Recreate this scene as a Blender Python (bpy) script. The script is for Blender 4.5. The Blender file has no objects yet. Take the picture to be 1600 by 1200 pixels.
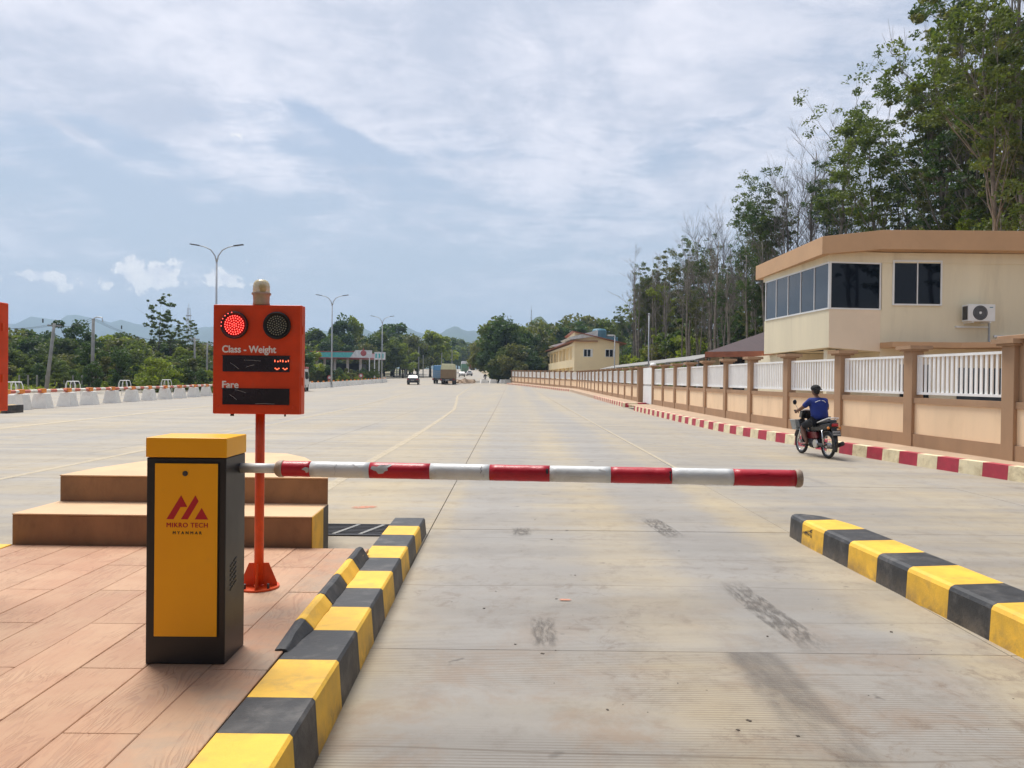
import bpy, math, random
import numpy as np
from mathutils import Vector, Matrix, Euler
R = math.radians
random.seed(7)
scene = bpy.context.scene
col = scene.collection

# ------------------------------------------------------------------ camera
CAM = Vector((0, 0, 1.56))
PITCH, ROLL = R(0.43), R(0.65)
CM = Matrix.Rotation(math.pi / 2 - PITCH, 3, 'X') @ Matrix.Rotation(ROLL, 3, 'Z')
cam_d = bpy.data.cameras.new('camera')
cam_d.sensor_width = 36.0
cam_d.lens = 36.0 * 1200 / 1600
cam_d.clip_start = 0.05
cam_d.clip_end = 20000
cam = bpy.data.objects.new('camera', cam_d)
col.objects.link(cam)
cam.matrix_world = Matrix.Translation(CAM) @ CM.to_4x4()
scene.camera = cam

# ------------------------------------------------------------------ world
world = bpy.data.worlds.new('World')
scene.world = world
world.use_nodes = True
SUN_EL, SUN_AZ = R(62), R(-28)      # azimuth from +Y towards +X


class NT:
    """small helper around a node tree"""
    def __init__(self, nt):
        self.nt = nt

    def n(self, kind, _set=None, **inp):
        nd = self.nt.nodes.new(kind)
        for k, v in (_set or {}).items():
            setattr(nd, k, v)
        for k, v in inp.items():
            key = int(k[1:]) if k[0] == 'i' and k[1:].isdigit() else k.replace('_', ' ')
            sock = nd.inputs[key]
            if isinstance(v, bpy.types.NodeSocket):
                self.nt.links.new(v, sock)
            else:
                sock.default_value = v
        return nd

    def m(self, op, a, b=0.0, c=0.0, clamp=False):
        nd = self.n('ShaderNodeMath', {'operation': op, 'use_clamp': clamp}, i0=a, i1=b)
        if op in ('MULTIPLY_ADD', 'SMOOTH_MIN', 'WRAP', 'COMPARE'):
            s = nd.inputs[2]
            if isinstance(c, bpy.types.NodeSocket):
                self.nt.links.new(c, s)
            else:
                s.default_value = c
        return nd.outputs[0]

    def v(self, op, a, b=(0, 0, 0)):
        return self.n('ShaderNodeVectorMath', {'operation': op}, i0=a, i1=b).outputs[0]

    def mix(self, f, a, b, blend='MIX'):
        nd = self.n('ShaderNodeMix', {'data_type': 'RGBA', 'blend_type': blend})
        for s, x in ((nd.inputs[0], f), (nd.inputs[6], a), (nd.inputs[7], b)):
            if isinstance(x, bpy.types.NodeSocket):
                self.nt.links.new(x, s)
            elif isinstance(x, (int, float)):
                s.default_value = x
            else:
                s.default_value = tuple(x) + ((1,) if len(x) == 3 else ())
        return nd.outputs[2]

    def ramp(self, f, lo, hi):
        return self.n('ShaderNodeMapRange', {'clamp': True, 'interpolation_type': 'SMOOTHSTEP'},
                      i0=f, i1=lo, i2=hi, i3=0.0, i4=1.0).outputs[0]

    def noise(self, vec, scale, detail=4.0, rough=0.55, dist=0.0):
        return self.n('ShaderNodeTexNoise', None, Vector=vec, Scale=scale, Detail=detail,
                      Roughness=rough, Distortion=dist).outputs[0]


def build_world():
    w = NT(world.node_tree)
    world.node_tree.nodes.clear()
    sky = w.n('ShaderNodeTexSky', {'sky_type': 'NISHITA', 'sun_disc': False})
    sky.sun_elevation = SUN_EL
    sky.sun_rotation = SUN_AZ
    sky.air_density = 1.0
    sky.dust_density = 2.0
    sky.ozone_density = 1.5
    d = w.n('ShaderNodeTexCoord').outputs['Generated']
    sx = w.n('ShaderNodeSeparateXYZ', None, Vector=d)
    x, y, z = sx.outputs
    az = w.m('ARCTAN2', x, y)
    el = w.m('ARCSINE', z)
    zz = w.m('ADD', w.m('MAXIMUM', z, 0.0), 0.16)
    pl = w.n('ShaderNodeCombineXYZ', None, X=w.m('DIVIDE', x, zz), Y=w.m('DIVIDE', y, zz), Z=0.0).outputs[0]
    rot = w.n('ShaderNodeMapping', None, Vector=pl, Rotation=(0, 0, R(28)), Scale=(1.0, 0.62, 1.0)).outputs[0]
    n1 = w.noise(rot, 0.62, 9.0, 0.6, 0.5)
    n2 = w.noise(rot, 2.6, 8.0, 0.62, 0.35)
    wisp = w.noise(w.n('ShaderNodeMapping', None, Vector=pl, Rotation=(0, 0, R(40)),
                       Scale=(0.5, 1.9, 1.0), Location=(3, 5, 0)).outputs[0], 1.5, 9.0, 0.66, 0.9)
    n3 = w.noise(w.n('ShaderNodeMapping', None, Vector=pl, Rotation=(0, 0, R(-15)), Scale=(1.0, 1.5, 1.0)).outputs[0], 6.5, 9.0, 0.68, 0.5)
    cov = w.m('ADD', w.m('MULTIPLY', n1, 0.50), w.m('ADD', w.m('MULTIPLY', n2, 0.30), w.m('ADD', w.m('MULTIPLY', wisp, 0.36), w.m('MULTIPLY_ADD', n3, 0.22, -0.085))))

    def blob(px, py, rx, ry, amp, rotd=0.0):
        a0, e0 = (px - 800) / 1200.0, (591 - py) / 1200.0
        a0 = math.atan(a0)
        e0 = math.atan(e0 * math.cos(a0))
        dx = w.m('SUBTRACT', az, a0)
        dy = w.m('SUBTRACT', el, e0)
        c, s = math.cos(R(rotd)), math.sin(R(rotd))
        u = w.m('DIVIDE', w.m('ADD', w.m('MULTIPLY', dx, c), w.m('MULTIPLY', dy, s)), rx / 1200.0)
        v = w.m('DIVIDE', w.m('SUBTRACT', w.m('MULTIPLY', dy, c), w.m('MULTIPLY', dx, s)), ry / 1200.0)
        r2 = w.m('ADD', w.m('MULTIPLY', u, u), w.m('MULTIPLY', v, v))
        return w.m('MULTIPLY', w.m('EXPONENT', w.m('MULTIPLY', r2, -1.0)), amp)

    for b in ((130, 215, 260, 50, -0.16, -22), (250, 330, 330, 60, -0.15, -6), (480, 235, 200, 34, -0.09, -16),
              (20, 60, 120, 80, 0.18, -30), (300, 55, 190, 40, 0.07, -25), (90, 118, 175, 20, 0.20, -24), (200, 265, 260, 20, 0.10, -18), (110, 215, 40, 6, .16, -24), (380, 75, 200, 30, 0.05, -30),
              (470, 175, 120, 22, -0.12, -30), (880, 130, 60, 30, .08, 0), (560, 225, 120, 14, -0.10, -25), (1010, 260, 120, 30, -0.07, 20), (930, 245, 60, 20, .07, 0),
              (760, 60, 420, 150, 0.16, -10), (1050, 330, 420, 90, 0.02, 10),
              (1180, 150, 330, 70, -0.03, 10), (330, 60, 160, 40, -0.04, -30),
              (700, 420, 600, 45, -0.06, 0)):
        cov = w.m('ADD', cov, blob(*b))
    mask = w.ramp(cov, 0.485, 0.665)
    # brightness of the cloud sheet: thin white parts, greyer thick parts
    shade = w.ramp(w.m('ADD', w.m('MULTIPLY', w.noise(rot, 1.9, 9.0, 0.64, 0.4), 0.7), w.m('MULTIPLY', n3, 0.3)), 0.38, 0.62)
    cloud = w.mix(shade, (3.65, 3.9, 4.6, 1), (5.85, 5.75, 6.2, 1))
    # warm bright puffs low over the hills
    ae = w.n('ShaderNodeCombineXYZ', None, X=az, Y=el, Z=0.0).outputs[0]
    puffn = w.noise(ae, 52.0, 9.0, 0.6, 0.1)
    blue = w.mix(1.0, sky.outputs[0], (0.62, 0.64, 0.70, 1), 'MULTIPLY')
    hazec = (3.4, 3.8, 4.3, 1)
    hz = w.ramp(el, 0.62, -0.02)
    base = w.mix(w.m('MULTIPLY_ADD', hz, 0.55, 0.3), blue, hazec)
    fade = w.ramp(el, 0.04, 0.30)
    c1 = w.mix(w.m('MULTIPLY', mask, w.m('MULTIPLY_ADD', fade, 0.6, 0.3)), base, cloud)
    pm = None
    for b in ((205, 432, 26, 30, 1.0, 0), (240, 438, 40, 22, 1.0, 20), (262, 450, 32, 10, 0.7, 0),
              (60, 440, 55, 11, 0.9, 0), (20, 443, 40, 8, .6, 0), (345, 440, 30, 17, 1.0, 0), (372, 450, 40, 10, 0.6, 0),
              (130, 452, 120, 14, 0.5, 0), (520, 462, 40, 14, 0.35, 0), (368, 216, 16, 8, 0.42, -15), (425, 232, 12, 6, .36, 0)):
        q = blob(*b)
        pm = q if pm is None else w.m('MAXIMUM', pm, q)
    pmask = w.ramp(w.m('ADD', pm, w.m('MULTIPLY', w.m('SUBTRACT', puffn, 0.5), 2.2)), 0.44, 0.66)
    c2 = w.mix(w.m('MULTIPLY', pmask, 0.95), c1, w.mix(w.ramp(puffn, 0.35, 0.6), (5.2, 5.2, 5.5, 1), (6.6, 6.4, 6.2, 1)))
    bg = w.n('ShaderNodeBackground', None, Color=c2, Strength=0.1)
    out = w.n('ShaderNodeOutputWorld', None, Surface=bg.outputs[0])


build_world()
sun_d = bpy.data.lights.new('sun', 'SUN')
sun_d.energy = 2.9
sun_d.angle = R(26)
sun_d.color = (1.0, 0.955, 0.88)
sun = bpy.data.objects.new('sun', sun_d)
col.objects.link(sun)
sdir = Vector((math.sin(SUN_AZ) * math.cos(SUN_EL), math.cos(SUN_AZ) * math.cos(SUN_EL), math.sin(SUN_EL)))
sun.rotation_euler = sdir.to_track_quat('Z', 'Y').to_euler()
scene.view_settings.view_transform = 'Standard'
scene.view_settings.look = 'None'
scene.view_settings.exposure = 0.75
scene.view_settings.gamma = 1.0
scene.view_settings.use_curve_mapping = False
scene.cycles.max_bounces = 6
scene.cycles.volume_bounces = 0
scene.cycles.transparent_max_bounces = 12
scene.cycles.use_denoising = True


# ------------------------------------------------------------------ ground profile and places
_PY = [-200, 50, 90, 130, 170, 220, 280, 350, 420, 600, 9000]
_PZ = [0, 0, 0.18, 0.55, 1.1, 1.9, 3.3, 5.4, 6.0, 4.0, -2.0]


def gz(y):
    return float(np.interp(y, _PY, _PZ))


def ray(px, py):
    return CM @ Vector(((px - 800) / 1200.0, (600 - py) / 1200.0, -1.0))


def G(px, py, z=0.0):
    """where the line of sight through a photo pixel meets the height z"""
    d = ray(px, py)
    t = (z - CAM.z) / d.z
    return CAM + d * t


def A(px, py, Y):
    """the place at distance Y along the view"""
    d = ray(px, py)
    return CAM + d * (Y / d.y)


def AX(px, Y):
    return A(px, 590, Y).x


# ------------------------------------------------------------------ mesh helpers
class MB:
    def __init__(self):
        self.v, self.f, self.mi = [], [], []
        self.cur = 0

    def add(self, vs, fs):
        o = len(self.v)
        self.v += [tuple(p) for p in vs]
        self.f += [tuple(i + o for i in q) for q in fs]
        self.mi += [self.cur] * len(fs)
        return self

    def box(self, x0, x1, y0, y1, z0, z1, rot=None, at=None):
        vs = [Vector((x, y, z)) for z in (z0, z1) for (x, y) in ((x0, y0), (x1, y0), (x1, y1), (x0, y1))]
        if rot is not None:
            m = rot if isinstance(rot, Matrix) else Matrix.Rotation(rot, 3, 'Z')
            vs = [m @ p for p in vs]
        if at is not None:
            vs = [p + Vector(at) for p in vs]
        return self.add(vs, [(3, 2, 1, 0), (4, 5, 6, 7), (0, 1, 5, 4), (1, 2, 6, 5), (2, 3, 7, 6), (3, 0, 4, 7)])

    def prism(self, poly, z0, z1, z0s=None, z1s=None):
        n = len(poly)
        a = [(p[0], p[1], z0s[i] if z0s else z0) for i, p in enumerate(poly)]
        b = [(p[0], p[1], z1s[i] if z1s else z1) for i, p in enumerate(poly)]
        area = sum(poly[i][0] * poly[(i + 1) % n][1] - poly[(i + 1) % n][0] * poly[i][1] for i in range(n))
        if area < 0:
            a.reverse()
            b.reverse()
        return self.add(a + b, [tuple(range(n - 1, -1, -1)), tuple(range(n, 2 * n))] +
                        [(i, (i + 1) % n, n + (i + 1) % n, n + i) for i in range(n)])

    def hexa(self, a, b):
        """solid between two lists of 4 points (bottom, top), counter-clockwise from above"""
        return self.add(list(a) + list(b), [(3, 2, 1, 0), (4, 5, 6, 7), (0, 1, 5, 4), (1, 2, 6, 5), (2, 3, 7, 6), (3, 0, 4, 7)])

    def tube(self, path, rad, n=8, caps=True):
        path = [Vector(p) for p in path]
        rs = rad if isinstance(rad, (list, tuple)) else [rad] * len(path)
        o = len(self.v)
        up = None
        for i, p in enumerate(path):
            t = (path[min(i + 1, len(path) - 1)] - path[max(i - 1, 0)])
            if t.length < 1e-9:
                t = Vector((0, 0, 1))
            t.normalize()
            if up is None:
                up = t.orthogonal().normalized()
            else:
                up = (up - t * up.dot(t))
                up = up.normalized() if up.length > 1e-6 else t.orthogonal().normalized()
            s = t.cross(up)
            for k in range(n):
                a = 2 * math.pi * k / n
                self.v.append(tuple(p + (up * math.cos(a) + s * math.sin(a)) * rs[i]))
        for i in range(len(path) - 1):
            for k in range(n):
                a, b = o + i * n + k, o + i * n + (k + 1) % n
                self.f.append((a, b, b + n, a + n))
                self.mi.append(self.cur)
        if caps:
            self.f.append(tuple(o + k for k in range(n - 1, -1, -1)))
            self.mi.append(self.cur)
            e = o + (len(path) - 1) * n
            self.f.append(tuple(e + k for k in range(n)))
            self.mi.append(self.cur)
        return self

    def lathe(self, prof, c, axis=(0, 0, 1), n=24):
        """prof: list of (radius, height) along axis from c"""
        ax = Vector(axis).normalized()
        return self.tube_profile(prof, Vector(c), ax, n)

    def tube_profile(self, prof, c, ax, n):
        u = ax.orthogonal().normalized()
        s = ax.cross(u)
        o = len(self.v)
        for r, h in prof:
            for k in range(n):
                a = 2 * math.pi * k / n
                self.v.append(tuple(c + ax * h + (u * math.cos(a) + s * math.sin(a)) * max(r, 1e-4)))
        for i in range(len(prof) - 1):
            for k in range(n):
                a, b = o + i * n + k, o + i * n + (k + 1) % n
                self.f.append((a, b, b + n, a + n))
                self.mi.append(self.cur)
        self.f.append(tuple(o + k for k in range(n - 1, -1, -1)))
        e = o + (len(prof) - 1) * n
        self.f.append(tuple(e + k for k in range(n)))
        self.mi += [self.cur, self.cur]
        return self

    def torus(self, c, axis, R0, r, n=28, m=8, arc=(0, 2 * math.pi)):
        ax = Vector(axis).normalized()
        u = ax.orthogonal().normalized()
        if abs(ax.x) > 0.9:
            u = Vector((0, 1, 0))
            u = (u - ax * u.dot(ax)).normalized()
        s = ax.cross(u)
        c = Vector(c)
        full = abs(arc[1] - arc[0] - 2 * math.pi) < 1e-6
        cnt = n if full else n + 1
        path = []
        for k in range(cnt):
            a = arc[0] + (arc[1] - arc[0]) * k / n
            path.append((c, u * math.cos(a) + s * math.sin(a)))
        o = len(self.v)
        for cc, e in path:
            for j in range(m):
                b = 2 * math.pi * j / m
                self.v.append(tuple(cc + e * (R0 + r * math.cos(b)) + ax * (r * math.sin(b))))
        for i in range(n):
            i2 = (i + 1) % cnt
            for j in range(m):
                j2 = (j + 1) % m
                self.f.append((o + i * m + j, o + i2 * m + j, o + i2 * m + j2, o + i * m + j2))
                self.mi.append(self.cur)
        return self

    def sphere(self, c, r, n=16, m=10, sc=(1, 1, 1)):
        prof = []
        o = len(self.v)
        c = Vector(c)
        for i in range(m + 1):
            t = math.pi * i / m
            for k in range(n):
                a = 2 * math.pi * k / n
                self.v.append((c.x + r * sc[0] * max(math.sin(t), 1e-4) * math.cos(a),
                               c.y + r * sc[1] * max(math.sin(t), 1e-4) * math.sin(a), c.z - r * sc[2] * math.cos(t)))
        for i in range(m):
            for k in range(n):
                a, b = o + i * n + k, o + i * n + (k + 1) % n
                self.f.append((a, b, b + n, a + n))
                self.mi.append(self.cur)
        return self

    def build(self, name, mat, parent=None, smooth=False, bevel=0.0, seg=2, loc=None):
        me = bpy.data.meshes.new(name)
        me.from_pydata(self.v, [], self.f)
        mats = mat if isinstance(mat, (list, tuple)) else [mat]
        for m_ in mats:
            me.materials.append(m_)
        if len(mats) > 1:
            me.polygons.foreach_set('material_index', self.mi)
        if smooth:
            me.polygons.foreach_set('use_smooth', [True] * len(me.polygons))
        me.update()
        o = bpy.data.objects.new(name, me)
        col.objects.link(o)
        if parent is not None:
            o.parent = parent
        if loc is not None:
            o.location = loc
        if smooth == 'auto':
            mod = o.modifiers.new('weighted', 'WEIGHTED_NORMAL')
        if bevel > 0:
            b = o.modifiers.new('bevel', 'BEVEL')
            b.width = bevel
            b.segments = seg
            b.limit_method = 'ANGLE'
            b.angle_limit = R(40)
            b.harden_normals = False
        return o


def tag(o, label=None, cat=None, group=None, kind=None):
    if label:
        o['label'] = label
    if cat:
        o['category'] = cat
    if group:
        o['group'] = group
    if kind:
        o['kind'] = kind
    return o


def thing(name, label, cat, loc=(0, 0, 0), rz=0.0, group=None):
    o = bpy.data.objects.new(name, None)
    o.empty_display_size = 0.2
    col.objects.link(o)
    o.location = loc
    o.rotation_euler = (0, 0, rz)
    return tag(o, label, cat, group)


def struct(o, label=None):
    o['kind'] = 'structure'
    if label:
        o['label'] = label
    return o


CHILDREN = {}


def copy_tree(o, parent=None, label=None):
    c = o.copy()
    col.objects.link(c)
    if parent is not None:
        c.parent = parent
    if label:
        c['label'] = label
    for ch in list(o.children):
        copy_tree(ch, c)
    return c


# ------------------------------------------------------------------ materials
def mat(name, base, rough=0.8, var=0.12, vscale=3.0, bump=0.0, bscale=30.0, metal=0.0, dirt=None,
        dirt_amt=0.0, dirt_scale=2.0, rnd=0.0, base_dust_shade=None, spec=0.5, coat=0.0, stretch=(1, 1, 1), obj=False):
    m = bpy.data.materials.new(name)
    m.use_nodes = True
    t = NT(m.node_tree)
    b = m.node_tree.nodes['Principled BSDF']
    tc = t.n('ShaderNodeTexCoord').outputs['Object'] if obj else t.n('ShaderNodeNewGeometry').outputs['Position']
    vec = t.n('ShaderNodeMapping', None, Vector=tc, Scale=stretch).outputs[0]
    nz = t.noise(vec, vscale, 6.0, 0.6)
    f = t.ramp(nz, 0.3, 0.7)
    lo = tuple(c * (1 - var) for c in base)
    hi = tuple(min(1.0, c * (1 + var)) for c in base)
    c = t.mix(f, lo, hi)
    if dirt:
        dn = t.ramp(t.noise(vec, dirt_scale, 8.0, 0.68, 0.4), 0.62 - dirt_amt * 0.3, 0.8 - dirt_amt * 0.1)
        c = t.mix(t.m('MULTIPLY', dn, dirt_amt), c, dirt)
    if base_dust_shade:  # brown dust low down; on kerb sides it also stands in for shade
        zz = t.n('ShaderNodeSeparateXYZ', None, Vector=t.n('ShaderNodeNewGeometry').outputs['Position']).outputs[2]
        bd = t.m('MULTIPLY', t.ramp(zz, 0.15, 0.0), t.ramp(t.noise(vec, 7.0, 7.0, 0.7, 0.4), 0.30, 0.68))
        c = t.mix(t.m('MULTIPLY', bd, 0.75), c, base_dust_shade)
    if rnd:
        oi = t.n('ShaderNodeObjectInfo').outputs['Random']
        hsv = t.n('ShaderNodeHueSaturation', None, Hue=0.5, Saturation=1.0,
                  Value=t.m('MULTIPLY_ADD', oi, rnd * 2, 1 - rnd), Color=c)
        c = hsv.outputs[0]
    m.node_tree.links.new(c, b.inputs['Base Color'])
    b.inputs['Roughness'].default_value = rough
    b.inputs['Metallic'].default_value = metal
    b.inputs['Specular IOR Level'].default_value = spec
    b.inputs['Coat Weight'].default_value = coat
    if rough > 0.15:
        rr = t.m('MULTIPLY_ADD', nz, 0.2, rough - 0.1)
        m.node_tree.links.new(rr, b.inputs['Roughness'])
    if bump:
        bn = t.noise(vec, bscale, 8.0, 0.65)
        bp = t.n('ShaderNodeBump', None, Strength=bump, Distance=0.01, Height=bn)
        m.node_tree.links.new(bp.outputs[0], b.inputs['Normal'])
    return m


def leaf_mat(name, c1, c2, trans=0.35):
    m = bpy.data.materials.new(name)
    m.use_nodes = True
    nt = m.node_tree
    nt.nodes.clear()
    t = NT(nt)
    p = t.n('ShaderNodeNewGeometry')
    oi = t.n('ShaderNodeObjectInfo').outputs['Random']
    nz = t.ramp(t.noise(p.outputs['Position'], 0.55, 3.0, 0.6), 0.35, 0.65)
    ri = p.outputs['Random Per Island']
    f = t.m('ADD', t.m('MULTIPLY', nz, 0.5), t.m('ADD', t.m('MULTIPLY', oi, 0.35), t.m('MULTIPLY_ADD', ri, 0.3, -0.1)), clamp=True)
    c = t.mix(f, c1, c2)
    d = t.n('ShaderNodeBsdfPrincipled', None, Base_Color=c, Roughness=0.55)
    d.inputs['Specular IOR Level'].default_value = 0.35
    tr = t.n('ShaderNodeBsdfTranslucent', None, Color=t.mix(1.0, c, (1.25, 1.35, 0.6, 1), 'MULTIPLY'))
    mx = t.n('ShaderNodeMixShader', None, i0=trans, i1=d.outputs[0], i2=tr.outputs[0])
    t.n('ShaderNodeOutputMaterial', None, Surface=mx.outputs[0])
    return m


def emis(name, colr, s):
    m = bpy.data.materials.new(name)
    m.use_nodes = True
    b = m.node_tree.nodes['Principled BSDF']
    b.inputs['Base Color'].default_value = tuple(colr) + (1,)
    b.inputs['Emission Color'].default_value = tuple(colr) + (1,)
    b.inputs['Emission Strength'].default_value = s
    return m


def glass(name, base, rough=0.05, sp=0.6):
    m = bpy.data.materials.new(name)
    m.use_nodes = True
    b = m.node_tree.nodes['Principled BSDF']
    b.inputs['Base Color'].default_value = tuple(base) + (1,)
    b.inputs['Roughness'].default_value = rough
    b.inputs['Specular IOR Level'].default_value = sp
    return m


DUST = (0.40, 0.31, 0.20)
M = {}
HAZE = 0.00030
M['yellow_kerb'] = mat('yellow_kerb_paint', (0.84, 0.49, 0.045), 0.6, 0.13, 4, 0.25, 60, dirt=(0.33, 0.2, 0.08), dirt_amt=0.45, dirt_scale=5, base_dust_shade=(0.27, 0.17, 0.08))
M['black_kerb'] = mat('black_kerb_paint', (0.027, 0.028, 0.031), 0.55, 0.3, 5, 0.25, 60, dirt=(0.16, 0.15, 0.14), dirt_amt=0.55, dirt_scale=6, base_dust_shade=(0.17, 0.135, 0.10))
M['red_kerb'] = mat('red_kerb_paint', (0.42, 0.035, 0.06), 0.6, 0.15, 4, 0.2, 50, dirt=(0.4, 0.2, 0.12), dirt_amt=0.3, dirt_scale=5)
M['cream_kerb'] = mat('cream_kerb_paint', (0.80, 0.69, 0.45), 0.65, 0.12, 4, 0.2, 50, dirt=(0.36, 0.24, 0.10), dirt_amt=0.6, dirt_scale=5)
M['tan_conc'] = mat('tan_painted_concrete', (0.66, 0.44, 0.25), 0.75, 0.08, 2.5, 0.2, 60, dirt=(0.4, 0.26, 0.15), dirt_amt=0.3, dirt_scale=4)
M['brown_conc'] = mat('brown_painted_concrete', (0.30, 0.165, 0.078), 0.7, 0.16, 3, 0.3, 30, dirt=(0.16, 0.09, 0.05), dirt_amt=0.6, dirt_scale=3.5, stretch=(1, 1, .6), base_dust_shade=(0.2, 0.13, 0.08))
M['wall_brown'] = mat('brown_wall_paint', (0.38, 0.235, 0.135), 0.75, 0.08, 1.5, 0.1, 40, dirt=(0.25, 0.15, 0.09), dirt_amt=0.45, dirt_scale=2.4, stretch=(1, 1, .35))
M['wall_peach'] = mat('peach_wall_paint', (0.88, 0.66, 0.43), 0.75, 0.05, 1.2, 0.08, 40, dirt=(0.55, 0.38, 0.22), dirt_amt=0.4, dirt_scale=1.8, stretch=(1, 1, .3))
M['cream_wall'] = mat('cream_wall_paint', (0.80, 0.71, 0.51), 0.8, 0.05, 0.8, 0.06, 40, dirt=(0.52, 0.44, 0.30), dirt_amt=0.45, dirt_scale=1.1, stretch=(1, 1, .16))
M['cream_wall2'] = mat('warm_cream_wall_paint', (0.84, 0.69, 0.51), 0.8, 0.04, 0.8, 0.06, 40)
M['fascia'] = mat('tan_fascia_paint', (0.56, 0.345, 0.19), 0.75, 0.05, 1.0, 0.08, 40, dirt=(0.35, 0.2, 0.1), dirt_amt=0.25)
M['yellow_wall'] = mat('yellow_house_paint', (0.92, 0.76, 0.47), 0.8, 0.04, 0.6)
M['white_paint'] = mat('white_painted_metal', (0.86, 0.86, 0.84), 0.45, 0.04, 3, rnd=0.03)
M['white_frame'] = mat('white_window_frame', (0.80, 0.80, 0.78), 0.4, 0.03)
M['cab_yellow'] = mat('cabinet_yellow_powdercoat', (1.0, 0.46, 0.004), 0.38, 0.03, 4, spec=0.4, dirt=(0.6, 0.3, 0.05), dirt_amt=0.12, dirt_scale=9)
M['cab_black'] = mat('cabinet_black_powdercoat', (0.012, 0.013, 0.016), 0.42, 0.15, 5, 0.05, 300, dirt=(0.09, 0.08, 0.07), dirt_amt=0.15, dirt_scale=7)
M['sign_red'] = mat('sign_orange_red_paint', (0.74, 0.062, 0.008), 0.42, 0.10, 6, 0.08, 60, dirt=(0.42, 0.12, 0.07), dirt_amt=0.3, dirt_scale=6, spec=0.4)
M['pole_red'] = mat('pole_orange_red_paint', (0.74, 0.08, 0.010), 0.45, 0.14, 7, 0.1, 60, dirt=(0.2, 0.04, 0.02), dirt_amt=0.4, dirt_scale=9)
M['arm_white'] = mat('arm_white_tape', (0.74, 0.76, 0.76), 0.4, 0.05, 8, 0.25, 25, dirt=(0.36, 0.34, 0.30), dirt_amt=0.35, dirt_scale=7)
M['arm_red'] = mat('arm_red_tape', (0.52, 0.012, 0.03), 0.38, 0.12, 10, 0.25, 25, dirt=(0.62, 0.25, 0.24), dirt_amt=0.22, dirt_scale=11)
M['arm_bare'] = mat('arm_bare_metal', (0.55, 0.55, 0.54), 0.45, 0.1, 20, 0.1, 60)
M['arm_cap'] = mat('arm_plastic_cap', (0.40, 0.30, 0.23), 0.6, 0.15, 10)
M['black_plastic'] = mat('black_plastic', (0.008, 0.008, 0.009), 0.5, 0.2, 10)
M['rubber'] = mat('rubber', (0.018, 0.018, 0.018), 0.75, 0.2, 10, dirt=(0.12, 0.10, 0.08), dirt_amt=0.4, dirt_scale=14, obj=True)
M['galv'] = mat('galvanised_steel', (0.42, 0.44, 0.46), 0.45, 0.08, 3, metal=0.3)
M['dark_metal'] = mat('dark_metal', (0.06, 0.06, 0.065), 0.5, 0.2, 8, metal=0.4)
M['pole_conc'] = mat('grey_concrete_pole', (0.26, 0.26, 0.25), 0.85, 0.15, 2)
M['block'] = mat('white_concrete_block', (0.84, 0.82, 0.76), 0.8, 0.06, 3, 0.2, 30, dirt=(0.42, 0.34, 0.24), dirt_amt=0.45, dirt_scale=3, rnd=0.06)
M['orange'] = mat('orange_plastic', (0.75, 0.24, 0.03), 0.5)
M['pipe_white'] = mat('faded_white_pipe', (0.72, 0.66, 0.58), 0.6)
M['pipe_red'] = mat('faded_red_pipe', (0.55, 0.14, 0.09), 0.6)
M['bark'] = mat('grey_bark', (0.20, 0.175, 0.145), 0.9, 0.35, 3, 0.4, 12)
M['bark_dark'] = mat('dark_bark', (0.06, 0.05, 0.04), 0.9, 0.3, 3)
M['bare_twig'] = mat('bare_grey_twigs', (0.17, 0.15, 0.135), 0.9, 0.25, 3)
M['leaf_a'] = leaf_mat('leaves_mid_green', (0.050, 0.082, 0.022), (0.145, 0.175, 0.048), 0.42)
M['leaf_b'] = leaf_mat('leaves_dark_green', (0.030, 0.062, 0.024), (0.090, 0.140, 0.045), 0.35)
M['leaf_c'] = leaf_mat('leaves_yellow_green', (0.12, 0.165, 0.028), (0.28, 0.31, 0.06), 0.45)
M['leaf_d'] = leaf_mat('leaves_olive', (0.085, 0.10, 0.036), (0.19, 0.185, 0.07), 0.4)
M['roof_brown'] = mat('maroon_roof_sheet', (0.075, 0.052, 0.056), 0.9, 0.15, 2, stretch=(6, 0.4, 1))
M['roof_red'] = mat('red_brown_fascia', (0.30, 0.10, 0.05), 0.6)
M['roof_grey'] = mat('grey_roof_sheet', (0.27, 0.26, 0.245), 0.9, 0.1, 2, dirt=(0.2, 0.15, 0.1), dirt_amt=0.3)
M['tank_blue'] = mat('blue_water_tank', (0.10, 0.25, 0.33), 0.5)
M['glass_dark'] = glass('dark_tinted_glass', (0.002, 0.005, 0.012), 0.03, 0.28)
M['glass_grey'] = glass('grey_reflective_glass', (0.05, 0.065, 0.085), 0.06)
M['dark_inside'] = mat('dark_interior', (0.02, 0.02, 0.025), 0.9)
M['logo_red'] = mat('logo_red_print', (0.50, 0.008, 0.02), 0.5, 0.02)
M['logo_black'] = mat('logo_black_print', (0.01, 0.01, 0.012), 0.5, 0.02)
M['letter_white'] = mat('white_vinyl_lettering', (0.92, 0.90, 0.88), 0.5, 0.06, 20)
M['teal'] = mat('teal_fascia', (0.10, 0.46, 0.46), 0.5)
M['canopy_red'] = mat('canopy_red_edge', (0.42, 0.09, 0.09), 0.5)
M['canopy_white'] = mat('canopy_white', (0.66, 0.66, 0.66), 0.5)
M['plate_white'] = mat('number_plate', (0.35, 0.34, 0.32), 0.5)


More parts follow.
